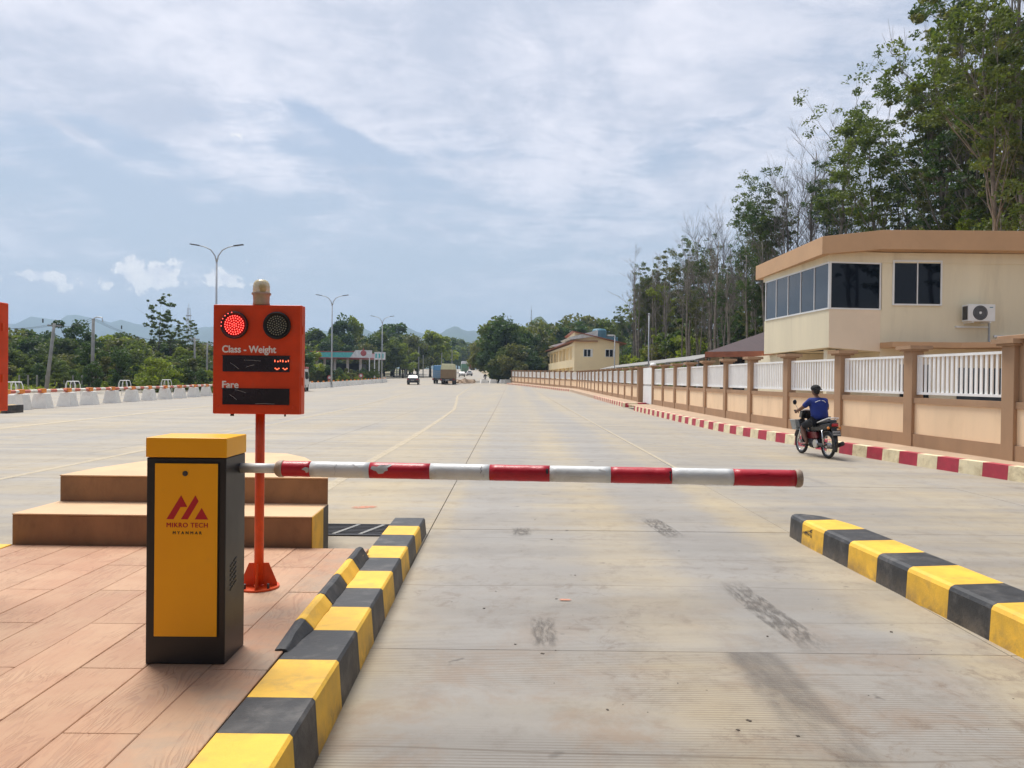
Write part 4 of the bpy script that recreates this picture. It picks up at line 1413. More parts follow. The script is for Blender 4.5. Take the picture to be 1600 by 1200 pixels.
def window_between(a, b_, z0, z1, n_, mg, nout, name='window', fw=0.055):
    a, b_ = Vector(W3(a)).to_3d(), Vector(W3(b_)).to_3d()
    t_ = (b_ - a)
    L_ = t_.length
    ang = math.atan2(t_.y, t_.x)
    fr2 = MB()
    mm = Matrix.Rotation(ang, 3, 'Z')
    fr2.box(0, L_, -0.03, 0.05, z0, z0 + fw, mm, a)
    fr2.box(0, L_, -0.03, 0.05, z1 - fw, z1, mm, a)
    for k in range(n_ + 1):
        xk = L_ * k / n_
        w = fw if k in (0, n_) else fw * 0.62
        x0 = min(max(xk - w / 2, 0), L_ - w)
        fr2.box(x0, x0 + w, -0.028, 0.048, z0 + fw, z1 - fw, mm, a)
    f_ = fr2.build('window_frame', M['white_frame'], bld)
    for k in range(n_):
        MB().box(L_ * k / n_ + 0.012, L_ * (k + 1) / n_ - 0.012, 0.0, 0.012, z0 + 0.02, z1 - 0.02, mm, a).build('pane', mg if not isinstance(mg, list) else mg[k], f_)
    return f_


window_between(P1, P2, SILL, WTOP, 5, M['glass_grey'], None)
window_between(P2, P3, SILL, WTOP, 1, M['glass_dark'], None, fw=0.05)
window_between((wx0, 26.87), (wx1, 26.87), wz0, wz1, 2, M['glass_dark'], None)
# roof band
fa = [((10.50, 33.3), 5.93, 6.53), ((10.58, 26.35), 5.93, 6.54), ((12.7, 26.42), 6.14, 6.80), ((26, 26.45), 6.14, 6.86), ((26, 33.4), 6.14, 6.86)]
bprism([f[0] for f in fa], 0, 0, M['fascia'], 'roof_band', z0s=[f[1] for f in fa], z1s=[f[2] for f in fa], bevel=0.01)
# ground floor
bprism([(12.9, 26.95), (26, 26.95), (26, 36), (12.9, 36)], 0, 2.64, M['cream_wall'], 'ground_floor_wall')
bprism([(10.9, 30.2), (12.9, 30.2), (12.9, 36), (10.9, 36)], 0, 2.66, M['cream_wall'], 'ground_floor_wall')
bprism([(11.1, 27.1), (11.4, 27.1), (11.4, 27.4), (11.1, 27.4)], 0, 2.7, M['cream_wall'], 'column')
cz0 = A(1395, 542.5, 26.0).z
c_a, c_b, c_c = A(1395, 538, 26.0), A(1502, 538, 26.0), A(1600, 536, 24.9)
bprism([(c_a.x, 26.0), (c_b.x, 26.0), (c_c.x, 25.0), (24, 25.0), (24, 26.94), (c_a.x, 26.94)], cz0, cz0 + 0.19, M['fascia'], 'canopy_slab', bevel=0.01)
bprism([(13.6, 26.9), (14.6, 26.9), (14.6, 26.94), (13.6, 26.94)], 0.2, 2.2, M['glass_dark'], 'door')
bprism([(15.6, 26.9), (17.4, 26.9), (17.4, 26.94), (15.6, 26.94)], 0.9, 2.1, M['glass_grey'], 'window_frame')
bprism([(19, 26.9), (20, 26.9), (20, 26.94), (19, 26.94)], 0.2, 2.2, M['dark_inside'], 'door')
# conduits
pz = A(1515, 512, 26.8).z
MB().box(A(1493, 512, 26.85).x - 12, A(1544, 512, 26.85).x - 12, -0.16, -0.105, pz, pz + 0.055).build('conduit', M['white_frame'], bld)
xx = A(1545, 512, 26.85).x - 12
MB().box(xx, xx + 0.05, -0.15, -0.105, cz0 + 0.1, pz + 0.26).build('conduit', M['galv'], bld)
MB().box(A(1553, 526, 26.85).x - 12, 12, -0.16, -0.105, A(1553, 527, 26.8).z, A(1553, 525, 26.8).z + 0.03).build('conduit', M['white_frame'], bld)
MB().box(A(1545, 393, 26.85).x - 12, 12, -0.16, -0.105, A(1545, 394, 26.8).z - 0.02, A(1545, 394, 26.8).z + 0.02).build('conduit', M['cream_wall2'], bld)

ac0, ac1 = A(1513.5, 504, 26.3), A(1558, 474, 26.3)
acu = thing('air_conditioner', 'white outdoor air conditioner unit with round fan grille on the cream office wall', 'air conditioner', ((ac0.x + ac1.x) / 2, 26.55, ac0.z + 0.05))
aw, ah = (ac1.x - ac0.x) / 2 - 0.02, (ac1.z - ac0.z) - 0.08
MB().box(-aw, aw, -0.2, 0.2, 0, ah).build('casing', M['white_frame'], acu, bevel=0.02)
MB().box(-aw - 0.004, -aw + 0.02, -0.15, 0.15, 0.06, ah - 0.06).build('side_grille', M['dark_metal'], acu)
fg = MB().lathe([(0.25, 0), (0.25, 0.012), (0.235, 0.014)], (-0.06, -0.2, ah / 2), (0, -1, 0), 32).build('fan_grille', M['dark_metal'], acu)
for rr_ in (0.06, 0.11, 0.16, 0.21):
    MB().torus((-0.06, -0.216, ah / 2), (0, 1, 0), rr_, 0.004, 28, 5).build('grille_ring', M['galv'], fg)
MB().lathe([(0.045, 0), (0.04, 0.012)], (-0.06, -0.214, ah / 2), (0, -1, 0), 16).build('fan_hub', M['white_frame'], fg)
MB().box(aw - 0.2, aw - 0.08, -0.204, -0.2, ah - 0.12, ah - 0.09).build('badge', M['tank_blue'], acu)
for s_ in (-1, 1):
    MB().box(s_ * 0.3 - 0.02, s_ * 0.3 + 0.02, -0.2, 0.34, -0.05, -0.001).build('bracket', M['white_frame'], acu)

# grey-maroon hipped roof house
hh_ = thing('hipped_roof_house', 'low house with maroon sheet roof and red eave boards between the office and carport', 'house', (13, 38, 0))
e1 = A(1096, 551, 37.0)
e2 = A(1168, 546, 35.0)
ez = 1.56 + (594 - 549) * 36 / 1200.0
ev = [(9.25, 36.8), (12.6, 34.0), (24, 34.0), (24, 46), (11.6, 46)]
ezs = [ez] * 5
rg = [(15.2, 40, ez + 1.95), (24, 40, ez + 1.95)]
mb = MB()
v_ = [(a - 13, b_ - 38, ez) for a, b_ in ev] + [(a - 13, b_ - 38, c) for a, b_, c in rg]
mb.add(v_, [(0, 1, 5), (1, 2, 6, 5), (3, 4, 5, 6), (4, 0, 5)])
rf = mb.build('roof', M['roof_brown'], hh_)
sol = rf.modifiers.new('thick', 'SOLIDIFY')
sol.thickness = 0.06
for (a, b_) in ((0, 1), (1, 2), (4, 0)):
    pa, pb = Vector((ev[a][0] - 13, ev[a][1] - 38, 0)), Vector((ev[b_][0] - 13, ev[b_][1] - 38, 0))
    d_ = pb - pa
    MB().box(0, d_.length, -0.03, 0.03, ez - 0.24, ez + 0.02, Matrix.Rotation(math.atan2(d_.y, d_.x), 3, 'Z'), pa).build('eave_board', M['roof_red'], hh_)
MB().box(-1.4, 11, -3.2, 7, 0, ez - 0.02).build('wall', M['cream_wall'], hh_)
MB().box(-1.9, -1.42, -1.0, 3, 0.6, ez - 0.25).build('dark_doorway', M['dark_inside'], hh_)
MB().box(-1.7, -1.62, -3.3, -3.2, 0, ez - 0.1).build('drainpipe', M['roof_red'], hh_)

# carport
cp = thing('carport', 'long carport with flat grey sheet roof behind the middle of the wall', 'carport', (10.6, 42, 0.14))
mb = MB()
ys_ = [0, 8, 16, 24, 32, 40, 46]
for k in range(6):
    y0, y1 = ys_[k] + 0.02, ys_[k + 1] - 0.02
    lo = [(-0.6, y0, 2.52), (1.1, y0, 2.95), (1.1, y1, 2.97), (-0.6, y1, 2.54)]
    MB().hexa(lo, [(a, b_, c + 0.05) for a, b_, c in lo]).build('roof_sheet', M['roof_grey'], cp)
for y in ys_:
    for x in (-0.45, 0.95):
        MB().tube([(x, y + 0.1, 0.1), (x, y + 0.1, 2.55 + (x + .6) * 0.25)], 0.045, 8).build('post', M['galv'], cp)
    MB().tube([(-0.6, y + 0.1, 2.47), (1.1, y + 0.1, 2.9)], 0.03, 6).build('rafter', M['galv'], cp)
MB().box(-0.75, -0.68, 0, 46, 2.28, 2.42).build('gutter', M['roof_grey'], cp)

# yellow house far behind
yh = thing('yellow_house', 'far two-storey yellow house with sloping roof, small twin windows and open balconies', 'house', (8.1, 101, 0))
YF = 101.0
zb = 0.3


def yz(py, px_=930, Y=YF):
    return A(px_, py, Y).z


xa, xb = AX(897, YF), AX(967, YF)
za, zc = yz(518.5, 897), yz(536.5, 967)
xl, yl = AX(855, 140), 140.0
# gable wall
mb = MB()
w0 = [(xa - 8.1, 0, zb), (xb - 8.1, 0, zb), (xb - 8.1, 0, zc), (xa - 8.1, 0, za)]
w1 = [(p[0] + 0.0, 14, p[2]) for p in w0]
mb.add(w0 + w1, [(0, 1, 2, 3), (7, 6, 5, 4), (1, 5, 6, 2), (3, 2, 6, 7), (4, 0, 3, 7), (4, 5, 1, 0)])
mb.build('gable_wall', M['yellow_wall'], yh)
# wing running away to the left
dv = Vector((xl - xa, yl - YF))
ang = math.atan2(dv.y, dv.x)
L_ = dv.length
ez_ = 6.55
mm = Matrix.Rotation(ang, 3, 'Z')
org_ = Vector((xa - 8.1, 0.02, 0))
MB().box(0, L_, -3.0, -0.9, zb, ez_ - 0.1, mm, org_).build('wing_wall', M['yellow_wall'], yh)
for (z0, z1) in ((zb, 1.6), (3.1, 4.2), (5.95, 6.3)):
    MB().box(0, L_, -0.9, 0.0, z0, z1, mm, org_).build('balcony_band', M['yellow_wall'], yh)
for k in range(9):
    xk = L_ * k / 8.0
    xk = min(xk, L_ - 0.4)
    MB().box(xk, xk + (0.9 if k in (0, 4) else 0.35), -0.3, -0.003, 1.6, 5.95, mm, org_).build('balcony_column', M['yellow_wall'], yh)
for k in range(6):
    MB().box(2 + k * L_ / 6.5, 4 + k * L_ / 6.5, -0.92, -0.88, 4.25, 5.9, mm, org_).build('doorway', M['dark_inside'], yh)
# roofs
mb = MB()
r0 = [(-1.2, -0.5, za - 0.9 + 0.05), (-0.3, -0.5, za + 0.22)]
mb.hexa([(xa - 8.1 - 0.35, -0.6, za + 0.02), (xb - 8.1 + 0.9, -0.6, zc - 0.12), (xb - 8.1 + 0.9, 14.3, zc - 0.12), (xa - 8.1 - 0.35, 14.3, za + 0.02)],
        [(xa - 8.1 - 0.35, -0.6, za + 0.12), (xb - 8.1 + 0.9, -0.6, zc - 0.02), (xb - 8.1 + 0.9, 14.3, zc - 0.02), (xa - 8.1 - 0.35, 14.3, za + 0.12)])
mb.build('roof', M['roof_red'], yh)
MB().box(-0.6, L_ + 1, -3.0, 0.45, ez_ - 0.05, ez_ + 0.05, mm, org_).build('wing_roof', M['roof_red'], yh)
mb = MB()
c0_ = mm @ Vector((-0.4, -1.0, 0)) + org_
mb.hexa([tuple(mm @ Vector(p) + org_) for p in ((-0.5, -3, 7.2), (9, -3, 7.2), (9, 0.6, 6.7), (-0.5, 0.6, 6.7))],
        [tuple(mm @ Vector(p) + org_) for p in ((-0.5, -3, 8.0), (9, -3, 8.0), (9, 0.9, 6.95), (-0.5, 0.9, 6.95))])
mb.build('upper_roof', M['canopy_white'], yh)
MB().hexa([tuple(mm @ Vector(p) + org_) for p in ((22, -3, 6.7), (28, -3, 6.7), (28, 0.6, 6.7), (22, 0.6, 6.7))],
          [tuple(mm @ Vector(p) + org_) for p in ((22, -3, 7.9), (28, -3, 7.9), (28, 0.9, 6.9), (22, 0.9, 6.9))]).build('upper_roof', M['canopy_white'], yh)
for (p0, p1, q0, q1) in ((912, 922, 546.5, 557), (946, 957, 546.5, 557)):
    xw0, xw1, zw0, zw1 = AX(p0, YF), AX(p1, YF), yz(q1), yz(q0)
    f_ = MB().box(xw0 - 8.1 - 0.08, xw1 - 8.1 + 0.3, -0.05, -0.002, zw0 - 0.08, zw1 + 0.08).build('window', M['white_frame'], yh)
    xm = (xw0 + xw1) / 2 - 8.1
    MB().box(xw0 - 8.1, xm - 0.05, -0.07, -0.05, zw0, zw1).build('pane', M['glass_dark'], f_)
    MB().box(xm + 0.05, xw1 - 8.1, -0.07, -0.05, zw0, zw1).build('pane', M['glass_dark'], f_)
tk = thing('water_tank', 'blue-grey water tanks on the roof of the far yellow house', 'water tank', (AX(940, 108), 108, yz(528, 940, 108) + 0.3))
MB().lathe([(1.0, 0), (1.0, 0.9), (0.8, 1.15), (0.2, 1.2)], (-0.4, 0, -0.2), n=20).build('tank', M['tank_blue'], tk, smooth=False)
MB().lathe([(0.75, 0), (0.75, 0.6), (0.5, 0.75)], (1.2, 0, -0.6), n=20).build('tank', M['roof_grey'], tk)
MB().box(-1.6, 2.1, -1.0, 1.0, -1.1, -0.2).build('tank_stand', M['tank_blue'], tk)


# ================================================================== toll plaza roof over the place where the photographer stands
tp = thing('toll_canopy', 'toll plaza roof with blue edge above and behind the lane entrance', 'canopy', (-4, -9, 0))
M['canopy_blue'] = mat('blue_canopy_edge', (0.02, 0.08, 0.38), 0.4)
M['canopy_under'] = mat('canopy_underside', (0.34, 0.34, 0.34), 0.7)
MB().box(-30, 20, -9, 10.5, 6.0, 6.5).build('roof_slab', M['canopy_under'], tp)
MB().box(-30.2, 20.2, 10.52, 10.7, 5.7, 7.3).build('front_fascia', M['canopy_blue'], tp)
MB().box(-30.2, 20.2, -9.2, -9.02, 5.7, 7.3).build('rear_fascia', M['canopy_blue'], tp)
for xk in (-26, -19, -12, -5.0, 1.5 + 5.6, 15):
    for yk in (-6, 5):
        MB().box(xk - .25 + .2, xk + .25 + .2, yk - .25, yk + .25, 0, 6.0).build('column', M['canopy_white'], tp)
booth0 = None
for k, xk in enumerate((-24, -13.2, -2.4 - 4.0, 8.2 - 1.0)):
    if booth0 is None:
        booth0 = thing('toll_booth', 'cream toll booth with dark windows under the plaza roof', 'toll booth', (xk, -9.5, 0), 0, 'toll booths under the plaza roof')
        MB().box(-.8, .8, -1.4, 1.4, .2, 1.2).build('wall', M['cream_wall'], booth0)
        MB().box(-.76, .76, -1.36, 1.36, 1.2, 2.4).build('window', M['glass_dark'], booth0)
        MB().box(-.95, .95, -1.6, 1.6, 2.4, 2.65).build('roof', M['fascia'], booth0)
    else:
        o = copy_tree(booth0)
        o.location = (xk, -9.5, 0)


# ================================================================== LEFT SIDE: blocks, lamps, poles, station
def solve_line(px, y0, y1, xf):
    """distance Y where a line x=xf(Y) is seen in photo column px"""
    best = min(np.linspace(y0, y1, 3000), key=lambda Y: abs(AX(px, Y) - xf(Y)))
    return float(best)


bx = lambda Y: float(np.interp(Y, [28, 32.4, 36, 43.7, 56, 83, 133], [-20.4, -20.75, -21.0, -21.6, -22.2, -22.3, -22.0]))
blk0 = None
cols = [9, 32, 66, 106, 140, 175, 206, 233, 258, 281, 303, 322]
ys_blk = [solve_line(c, 27, 62, bx) for c in cols]
nxt = ys_blk[-1]
more = []
while nxt < 131:
    nxt += 2.5
    more.append(nxt)
for i, Y in enumerate(ys_blk + more):
    X = bx(Y)
    if i < 12:
        lab = 'white tapered concrete block under the red and white rail, left of the sign'
        grp = 'white blocks carrying the red and white rail'
    else:
        lab = 'white tapered concrete block with yellow top knob in the far row beyond the sign'
        grp = 'white blocks with yellow knobs in the far row'
    if blk0 is None:
        blk0 = thing('barrier_block', lab, 'concrete block', (X, Y, gz(Y)), 0, grp)
        mb = MB()
        mb.hexa([(-.34, -.36, -.03), (.34, -.36, -.03), (.34, .36, -.03), (-.34, .36, -.03)], [(-.27, -.29, 0.10), (.27, -.29, 0.10), (.27, .29, 0.10), (-.27, .29, 0.10)][0:4])
        mb = MB()
        mb.hexa([(-.38, -.30, -.03), (.38, -.30, -.03), (.38, .30, -.03), (-.38, .30, -.03)], [(-.25, -.20, 0.66), (.25, -.20, 0.66), (.25, .20, 0.66), (-.25, .20, 0.66)])
        mb.build('block', M['block'], blk0, bevel=0.02)
        MB().lathe([(0.10, 0.64), (0.11, 0.76), (0.09, 0.84)], (0, 0, 0), n=10).build('rail_socket', M['orange'], blk0)
        o = blk0
    else:
        o = copy_tree(blk0)
        o.location = (X, Y, gz(Y))
        o['label'] = lab
        o['group'] = grp
    o.rotation_euler.z = random.uniform(-0.12, 0.12)
rail = thing('striped_rail', 'faded red and white striped rail lying along the tops of the white blocks', 'rail', (0, 0, 0))
P = [Vector((bx(Y), Y, gz(Y) + 0.76)) for Y in [26.5] + ys_blk[1:] + more[:3]]
L = resample(P, 0.55)
for k in range(len(L) - 1):
    MB().tube([L[k], L[k + 1]], 0.075, 8, caps=False).build('rail_band', M['pipe_red'] if k % 2 else M['pipe_white'], rail, smooth=True)
for i, Y in enumerate(ys_blk):
    MB().box(-.11, .11, -.16, .16, -.09, .09, 0.0, (bx(Y), Y, gz(Y) + 0.77)).build('connector', M['orange'], rail, bevel=0.02)

# small white hoop frames just beyond the rail
hoop0 = None
for px_, py_, lab in ((22, 600, 'white tube hoop frame beyond the rail, partly behind the cut off sign box'), (114, 604, 'white tube hoop frame standing beyond the rail near the leaning pole'),
                      (195, 602, 'white tube hoop frame beyond the rail, right of the upright pole'), (260, 598, 'white tube hoop frame beyond the rail nearest the big orange sign')):
    Y = {22: 40, 114: 47, 195: 55, 260: 62}[px_]
    X = AX(px_, Y)
    if hoop0 is None:
        hoop0 = thing('hoop_frame', lab, 'metal frame', (X, Y, gz(Y)), 0, 'white hoop frames beyond the rail')
        for dy in (-0.35, 0.35):
            MB().tube([(-.5, dy, 0), (-.42, dy, 0.9), (-.3, dy, 1.12), (.3, dy, 1.12), (.42, dy, 0.9), (.5, dy, 0)], 0.03, 6).build('hoop', M['white_paint'], hoop0, smooth=True)
        for x_ in (-.3, 0, .3):
            MB().tube([(x_, -.35, 1.12), (x_, .35, 1.12)], 0.025, 6).build('cross_tube', M['white_paint'], hoop0)
            MB().tube([(x_, -.35, 1.12), (x_ * 1.4, -.35, 0.1)], 0.02, 6).build('cross_tube', M['white_paint'], hoop0)
        o = hoop0
    else:
        o = copy_tree(hoop0)
        o['label'] = lab
        o.location = (X, Y, gz(Y))
for o in [x for x in col.objects if x.name.split('.')[0] == 'hoop_frame']:
    o.scale = (.72, .72, .95)
# kerb end below the cut-off sign box
ke = struct(MB().box(-22.2, -21.4, 31.5, 34, -0.02, 0.12).build('kerb', M['plain_kerb']))
p_ = G(15, 645)
MB().box(-.22, .0, -.5, .5, -.02, .30, 0, (p_.x, p_.y, 0)).build('kerb_segment', M['yellow_kerb'], ke)
MB().box(.002, .22, -.5, .5, -.02, .30, 0, (p_.x, p_.y, 0)).build('kerb_segment', M['black_kerb'], ke)

# lamp posts
lamp0 = None
for px_, Y, lab in ((337, 57, 'tallest double-arm street lamp, rising behind the orange traffic sign'), (518, 93, 'double-arm street lamp in front of the petrol station canopy'),
                    (596.5, 128.5, 'farthest double-arm street lamp, at the right end of the petrol station')):
    X = AX(px_, Y)
    if lamp0 is None:
        lamp0 = thing('street_lamp', lab, 'street lamp', (X, Y, gz(Y)), 0, 'double-arm street lamps along the median')
        MB().tube([(0, 0, 0), (0, 0, 9.9)], [0.11, 0.065], 12).build('pole', M['galv'], lamp0, smooth=True)
        MB().lathe([(0.22, 0), (0.22, 0.05), (0.14, 0.06), (0.13, 0.4)], (0, 0, 0), n=12).build('base', M['galv'], lamp0)
        for s_ in (-1, 1):
            a_ = MB().tube([(0, 0, 9.85), (s_ * 0.12, 0, 10.35), (s_ * 0.42, 0, 10.78), (s_ * 0.85, 0, 11.0), (s_ * 1.3, 0, 11.1)], [0.06, 0.05, 0.045, 0.04, 0.035], 8).build('arm', M['galv'], lamp0, smooth=True)
            MB().box(-0.36, 0.36, -0.13, 0.13, -0.03, 0.04, Matrix.Rotation(-s_ * 0.14, 3, 'Y'), (s_ * 1.62, 0, 11.15)).build('lamp_head', M['dark_metal'], a_, bevel=0.02)
        o = lamp0
    else:
        o = copy_tree(lamp0)
        o['label'] = lab
        o.location = (X, Y, gz(Y))


def pole(px0, py0, px1, py1, Y, r, lab, m=None, arm_=False):
    b_, t_ = A(px0, py0, Y), A(px1, py1, Y)
    b_.z = min(b_.z, gz(Y))
    g = thing('utility_pole', lab, 'pole', b_)
    MB().tube([(0, 0, 0), t_ - b_], [r, r * 0.7], 8).build('shaft', m or M['pole_conc'], g, smooth=True)
    if arm_:
        e = t_ - b_
        MB().tube([e, e + Vector((0.3, 0, 0.15)), e + Vector((0.75, 0, 0.1)), e + Vector((0.8, 0, -0.25))], 0.05, 6).build('bracket', M['galv'], g)
    else:
        e = t_ - b_
        MB().box(-.5, .5, -.05, .05, -.25, -.15, 0.5, e).build('crossarm', M['pole_conc'], g)
    return t_


ta = pole(72, 607, 85, 505, 62, 0.16, 'leaning grey concrete utility pole left of the tall round-crowned tree')
tb = pole(144, 582, 146, 498, 66, 0.17, 'upright grey concrete pole with a small curved bracket on top', arm_=True)
pole(305, 595, 304, 527, 80, 0.13, 'thin pale pole close to the white tanker, left one of two')
pole(323, 595, 324, 535, 84, 0.12, 'thin pale pole close to the white tanker, right one of two')
for px_, Y, h_, lab in ((1013, 52, 5.9, 'tall thin flagpole-like steel pole in front of the carport roof'), (960, 72, 5.4, 'slim pale pole in front of the yellow house')):
    X = AX(px_, Y)
    g = thing('steel_pole', lab, 'pole', (X, Y, 0.1))
    MB().tube([(0, 0, 0), (0, 0, h_)], [0.06, 0.035], 8).build('shaft', M['galv'], g, smooth=True)
    MB().sphere((0, 0, h_), 0.07, 8, 6).build('finial', M['galv'], g)
spx = [(485, 132), (498, 132)]
stp0 = None
for k, px_ in enumerate((620, 626, 634, 654, 661, 690, 706)):
    Y = 190
    X = AX(px_, Y)
    if stp0 is None:
        stp0 = thing('utility_pole', 'slim pale pole in front of the trees left of the far road', 'pole', (X, Y, gz(Y)), 0, 'slim pale poles along the far tree line')
        MB().tube([(0, 0, 0), (0, 0, 7)], [0.16, 0.12], 6).build('shaft', M['pole_conc'], stp0)
        o = stp0
    else:
        o = copy_tree(stp0)
        o.location = (X, Y, gz(Y))
        o.scale = (1, 1, 0.8 + 0.1 * (k % 4))


def wires(a, b_, sag, lab, r=0.009):
    mb_ = MB()
    pts_ = [a + (b_ - a) * (k / 12.0) - Vector((0, 0, sag * 4 * (k / 12.0) * (1 - k / 12.0))) for k in range(13)]
    mb_.tube(pts_, r, 4, caps=False)
    return mb_


pw = thing('power_line', 'thin sagging power lines strung across the hills from pole to pole on the left', 'power line')
for off_ in (0, 0.5, -0.5):
    wires(A(-60, 500, 62) + Vector((0, off_, 0)), ta + Vector((off_ * .8, 0, -.1)), 0.5, '').build('wire', M['dark_metal'], pw)
    wires(ta + Vector((off_ * .8, 0, -.1)), tb + Vector((0, off_, 0)), 0.4, '').build('wire', M['dark_metal'], pw)
    wires(tb + Vector((0, off_, 0)), A(303, 530, 80) + Vector((0, off_, 0)), 0.9, '').build('wire', M['dark_metal'], pw)
for q in (A(67, 502, 62), A(190, 512, 71)):
    MB().box(-.04, .04, -.04, .04, -.12, .2, 0, q).build('insulator', M['dark_metal'], pw)

# lattice masts
def mast(px_, ytop, Y, w, lab, n_=9):
    X = AX(px_, Y)
    t_ = A(px_, ytop, Y)
    g = thing('lattice_mast', lab, 'mast', (X, Y, gz(Y)))
    H = t_.z - gz(Y)
    legs = MB()
    for k in range(3):
        a = 2.1 * k
        legs.tube([(w * math.cos(a), w * math.sin(a), 0), (w * .35 * math.cos(a), w * .35 * math.sin(a), H * 0.93)], 0.09, 5)
    legs.tube([(0, 0, H * .9), (0, 0, H)], 0.07, 5)
    legs.build('legs', M['galv'], g)
    br = MB()
    for j in range(n_ * 2):
        z0, z1 = H * .93 * j / (n_ * 2), H * .93 * (j + 1) / (n_ * 2)
        w0_, w1_ = w * (1 - .65 * j / (n_ * 2)), w * (1 - .65 * (j + 1) / (n_ * 2))
        for k in range(3):
            a, a2 = 2.1 * k, 2.1 * (k + 1)
            br.tube([(w0_ * math.cos(a), w0_ * math.sin(a), z0), (w1_ * math.cos(a2), w1_ * math.sin(a2), z1)], 0.045, 4, caps=False)
    br.build('bracing', M['galv'], g)
    for zz_ in (.62, .72, .8):
        MB().box(-w * .6, w * .6, -w * .2, w * .2, H * zz_, H * zz_ + 0.5).build('antenna', M['galv'], g)


mast(294, 474, 320, 1.7, 'tall lattice phone mast on the hills left of the orange sign')
mast(829, 477, 420, 0.6, 'thin lattice mast rising above the trees right of centre')

# petrol station
Ys = 142.0
x0s, x1s = AX(455, Ys), AX(594, Ys)
st = thing('petrol_station', 'petrol station with long teal canopy, red edge and white columns behind the blocks', 'petrol station', ((x0s + x1s) / 2, Ys, gz(Ys)))
hw_ = (x1s - x0s) / 2
zt, zb_ = A(530, 548.5, Ys).z - gz(Ys), A(530, 559.5, Ys).z - gz(Ys)
MB().box(-hw_, hw_ - 3.2, 0, 12, zb_ + .1, zt - .2).build('canopy', M['canopy_white'], st)
MB().box(-hw_, hw_ - 5.0, -.06, -.002, zb_ + .12, zt - .22).build('teal_band', M['teal'], st)
MB().box(-hw_, hw_ - 3.2, -.1, 12, zt - .2, zt - .06).build('red_edge', M['canopy_red'], st)
MB().box(-hw_, hw_ - 1.2, -.1, 12, zb_ - .02, zb_ + .1).build('red_edge', M['canopy_red'], st)
MB().hexa([(hw_ - 5.6, -.14, zb_ + .12), (hw_ - 1.6, -.14, zb_ + .12), (hw_ - 1.6, .3, zb_ + .12), (hw_ - 5.6, .3, zb_ + .12)],
          [(hw_ - 4.6, -.14, zt + .2), (hw_ - 1.6, -.14, zt + .2), (hw_ - 1.6, .3, zt + .2), (hw_ - 4.6, .3, zt + .2)]).build('logo_board', M['canopy_white'], st)
MB().lathe([(0.55, 0), (0.5, .05)], (hw_ - 3.1, -.15, zt - .35), (0, -1, 0), 16).build('round_logo', M['canopy_red'], st)
MB().add([(hw_ - 3.3, -.16, zt + .05), (hw_ - 2.9, -.16, zt + .05), (hw_ - 3.1, -.16, zt + .65)], [(0, 1, 2)]).build('round_logo', M['canopy_red'], st)
MB().box(hw_ - 1.1, hw_ + 0.9, -.1, .3, zb_ - .2, zt - .1).build('price_sign', M['canopy_white'], st)
for k in range(3):
    MB().box(hw_ - .9 + k * .6, hw_ - .6 + k * .6, -.14, -.1, zb_ + .1, zt - .4).build('price_stripe', M['teal'], st)
for px_ in (481, 495, 507, 523, 543, 563):
    xq = AX(px_, Ys + 3) - (x0s + x1s) / 2
    MB().box(xq - .2, xq + .2, 2.8, 3.2, 0, zb_).build('column', M['canopy_white'], st)
    MB().box(xq - .45, xq + .45, 2.5, 3.5, 0, 1.5).build('pump', M['teal'], st)
MB().box(-hw_, hw_ - 6, 12, 18, 0, zb_ - .8).build('shop', M['dark_inside'], st)
for px_ in (577, 585, 592):
    xq = AX(px_, Ys - 4) - (x0s + x1s) / 2
    MB().tube([(xq, -4, -.2), (xq, -4, zb_)], .1, 6).build('sign_pole', M['canopy_white'], st)
for px_, py_, lab in ((564, 587, 'red and white round road sign among the bushes under the petrol station canopy'), (515, 590, 'red and white sign board beside the middle street lamp')):
    q = A(px_, py_, 118)
    g = thing('road_sign', lab, 'road sign', (q.x, 118, gz(118)))
    MB().tube([(0, 0, 0), (0, 0, q.z - gz(118))], .04, 6).build('post', M['galv'], g)
    MB().lathe([(.36, 0), (.36, .03)], (0, -.05, q.z - gz(118)), (0, -1, 0), 16).build('sign_face', M['canopy_red'], g)
    MB().lathe([(.2, 0), (.2, .035)], (0, -.055, q.z - gz(118)), (0, -1, 0), 12).build('sign_center', M['canopy_white'], g)


# ================================================================== VEHICLES
def paint(name, c, rough=0.35):
    return mat(name, c, rough, 0.08, 2, spec=0.5, dirt=(0.3, 0.25, 0.18), dirt_amt=0.35, dirt_scale=2.5, obj=True)


def wheel(parent, x, y, r, w=0.2, rim=None):
    wl = MB().lathe([(r * .72, -w / 2), (r * .95, -w / 2), (r, -w / 2 + .03), (r, w / 2 - .03), (r * .95, w / 2), (r * .72, w / 2)], (x, y, r), (1, 0, 0), 20).build('wheel', M['rubber'], parent)
    MB().lathe([(r * .6, -w / 2 - .005), (r * .6, w / 2 + .005)], (x, y, r), (1, 0, 0), 16).build('rim', rim or M['galv'], wl)
    return wl


def extr(prof, hw0, name, m, parent, top_in=0.0, zmid=None, bevel=0.03):
    """side profile (y,z) extruded over the width; points above zmid lean inwards"""
    n_ = len(prof)
    mb_ = MB()
    L_, R_ = [], []
    for y, z in prof:
        h = hw0 - (top_in if zmid is not None and z > zmid else 0)
        L_.append((-h, y, z))
        R_.append((h, y, z))
    mb_.add(L_ + R_, [tuple(range(n_)), tuple(range(2 * n_ - 1, n_ - 1, -1))] + [(i, i + n_, (i + 1) % n_ + n_, (i + 1) % n_) for i in range(n_)])
    o = mb_.build(name, m, parent, bevel=bevel)
    return o


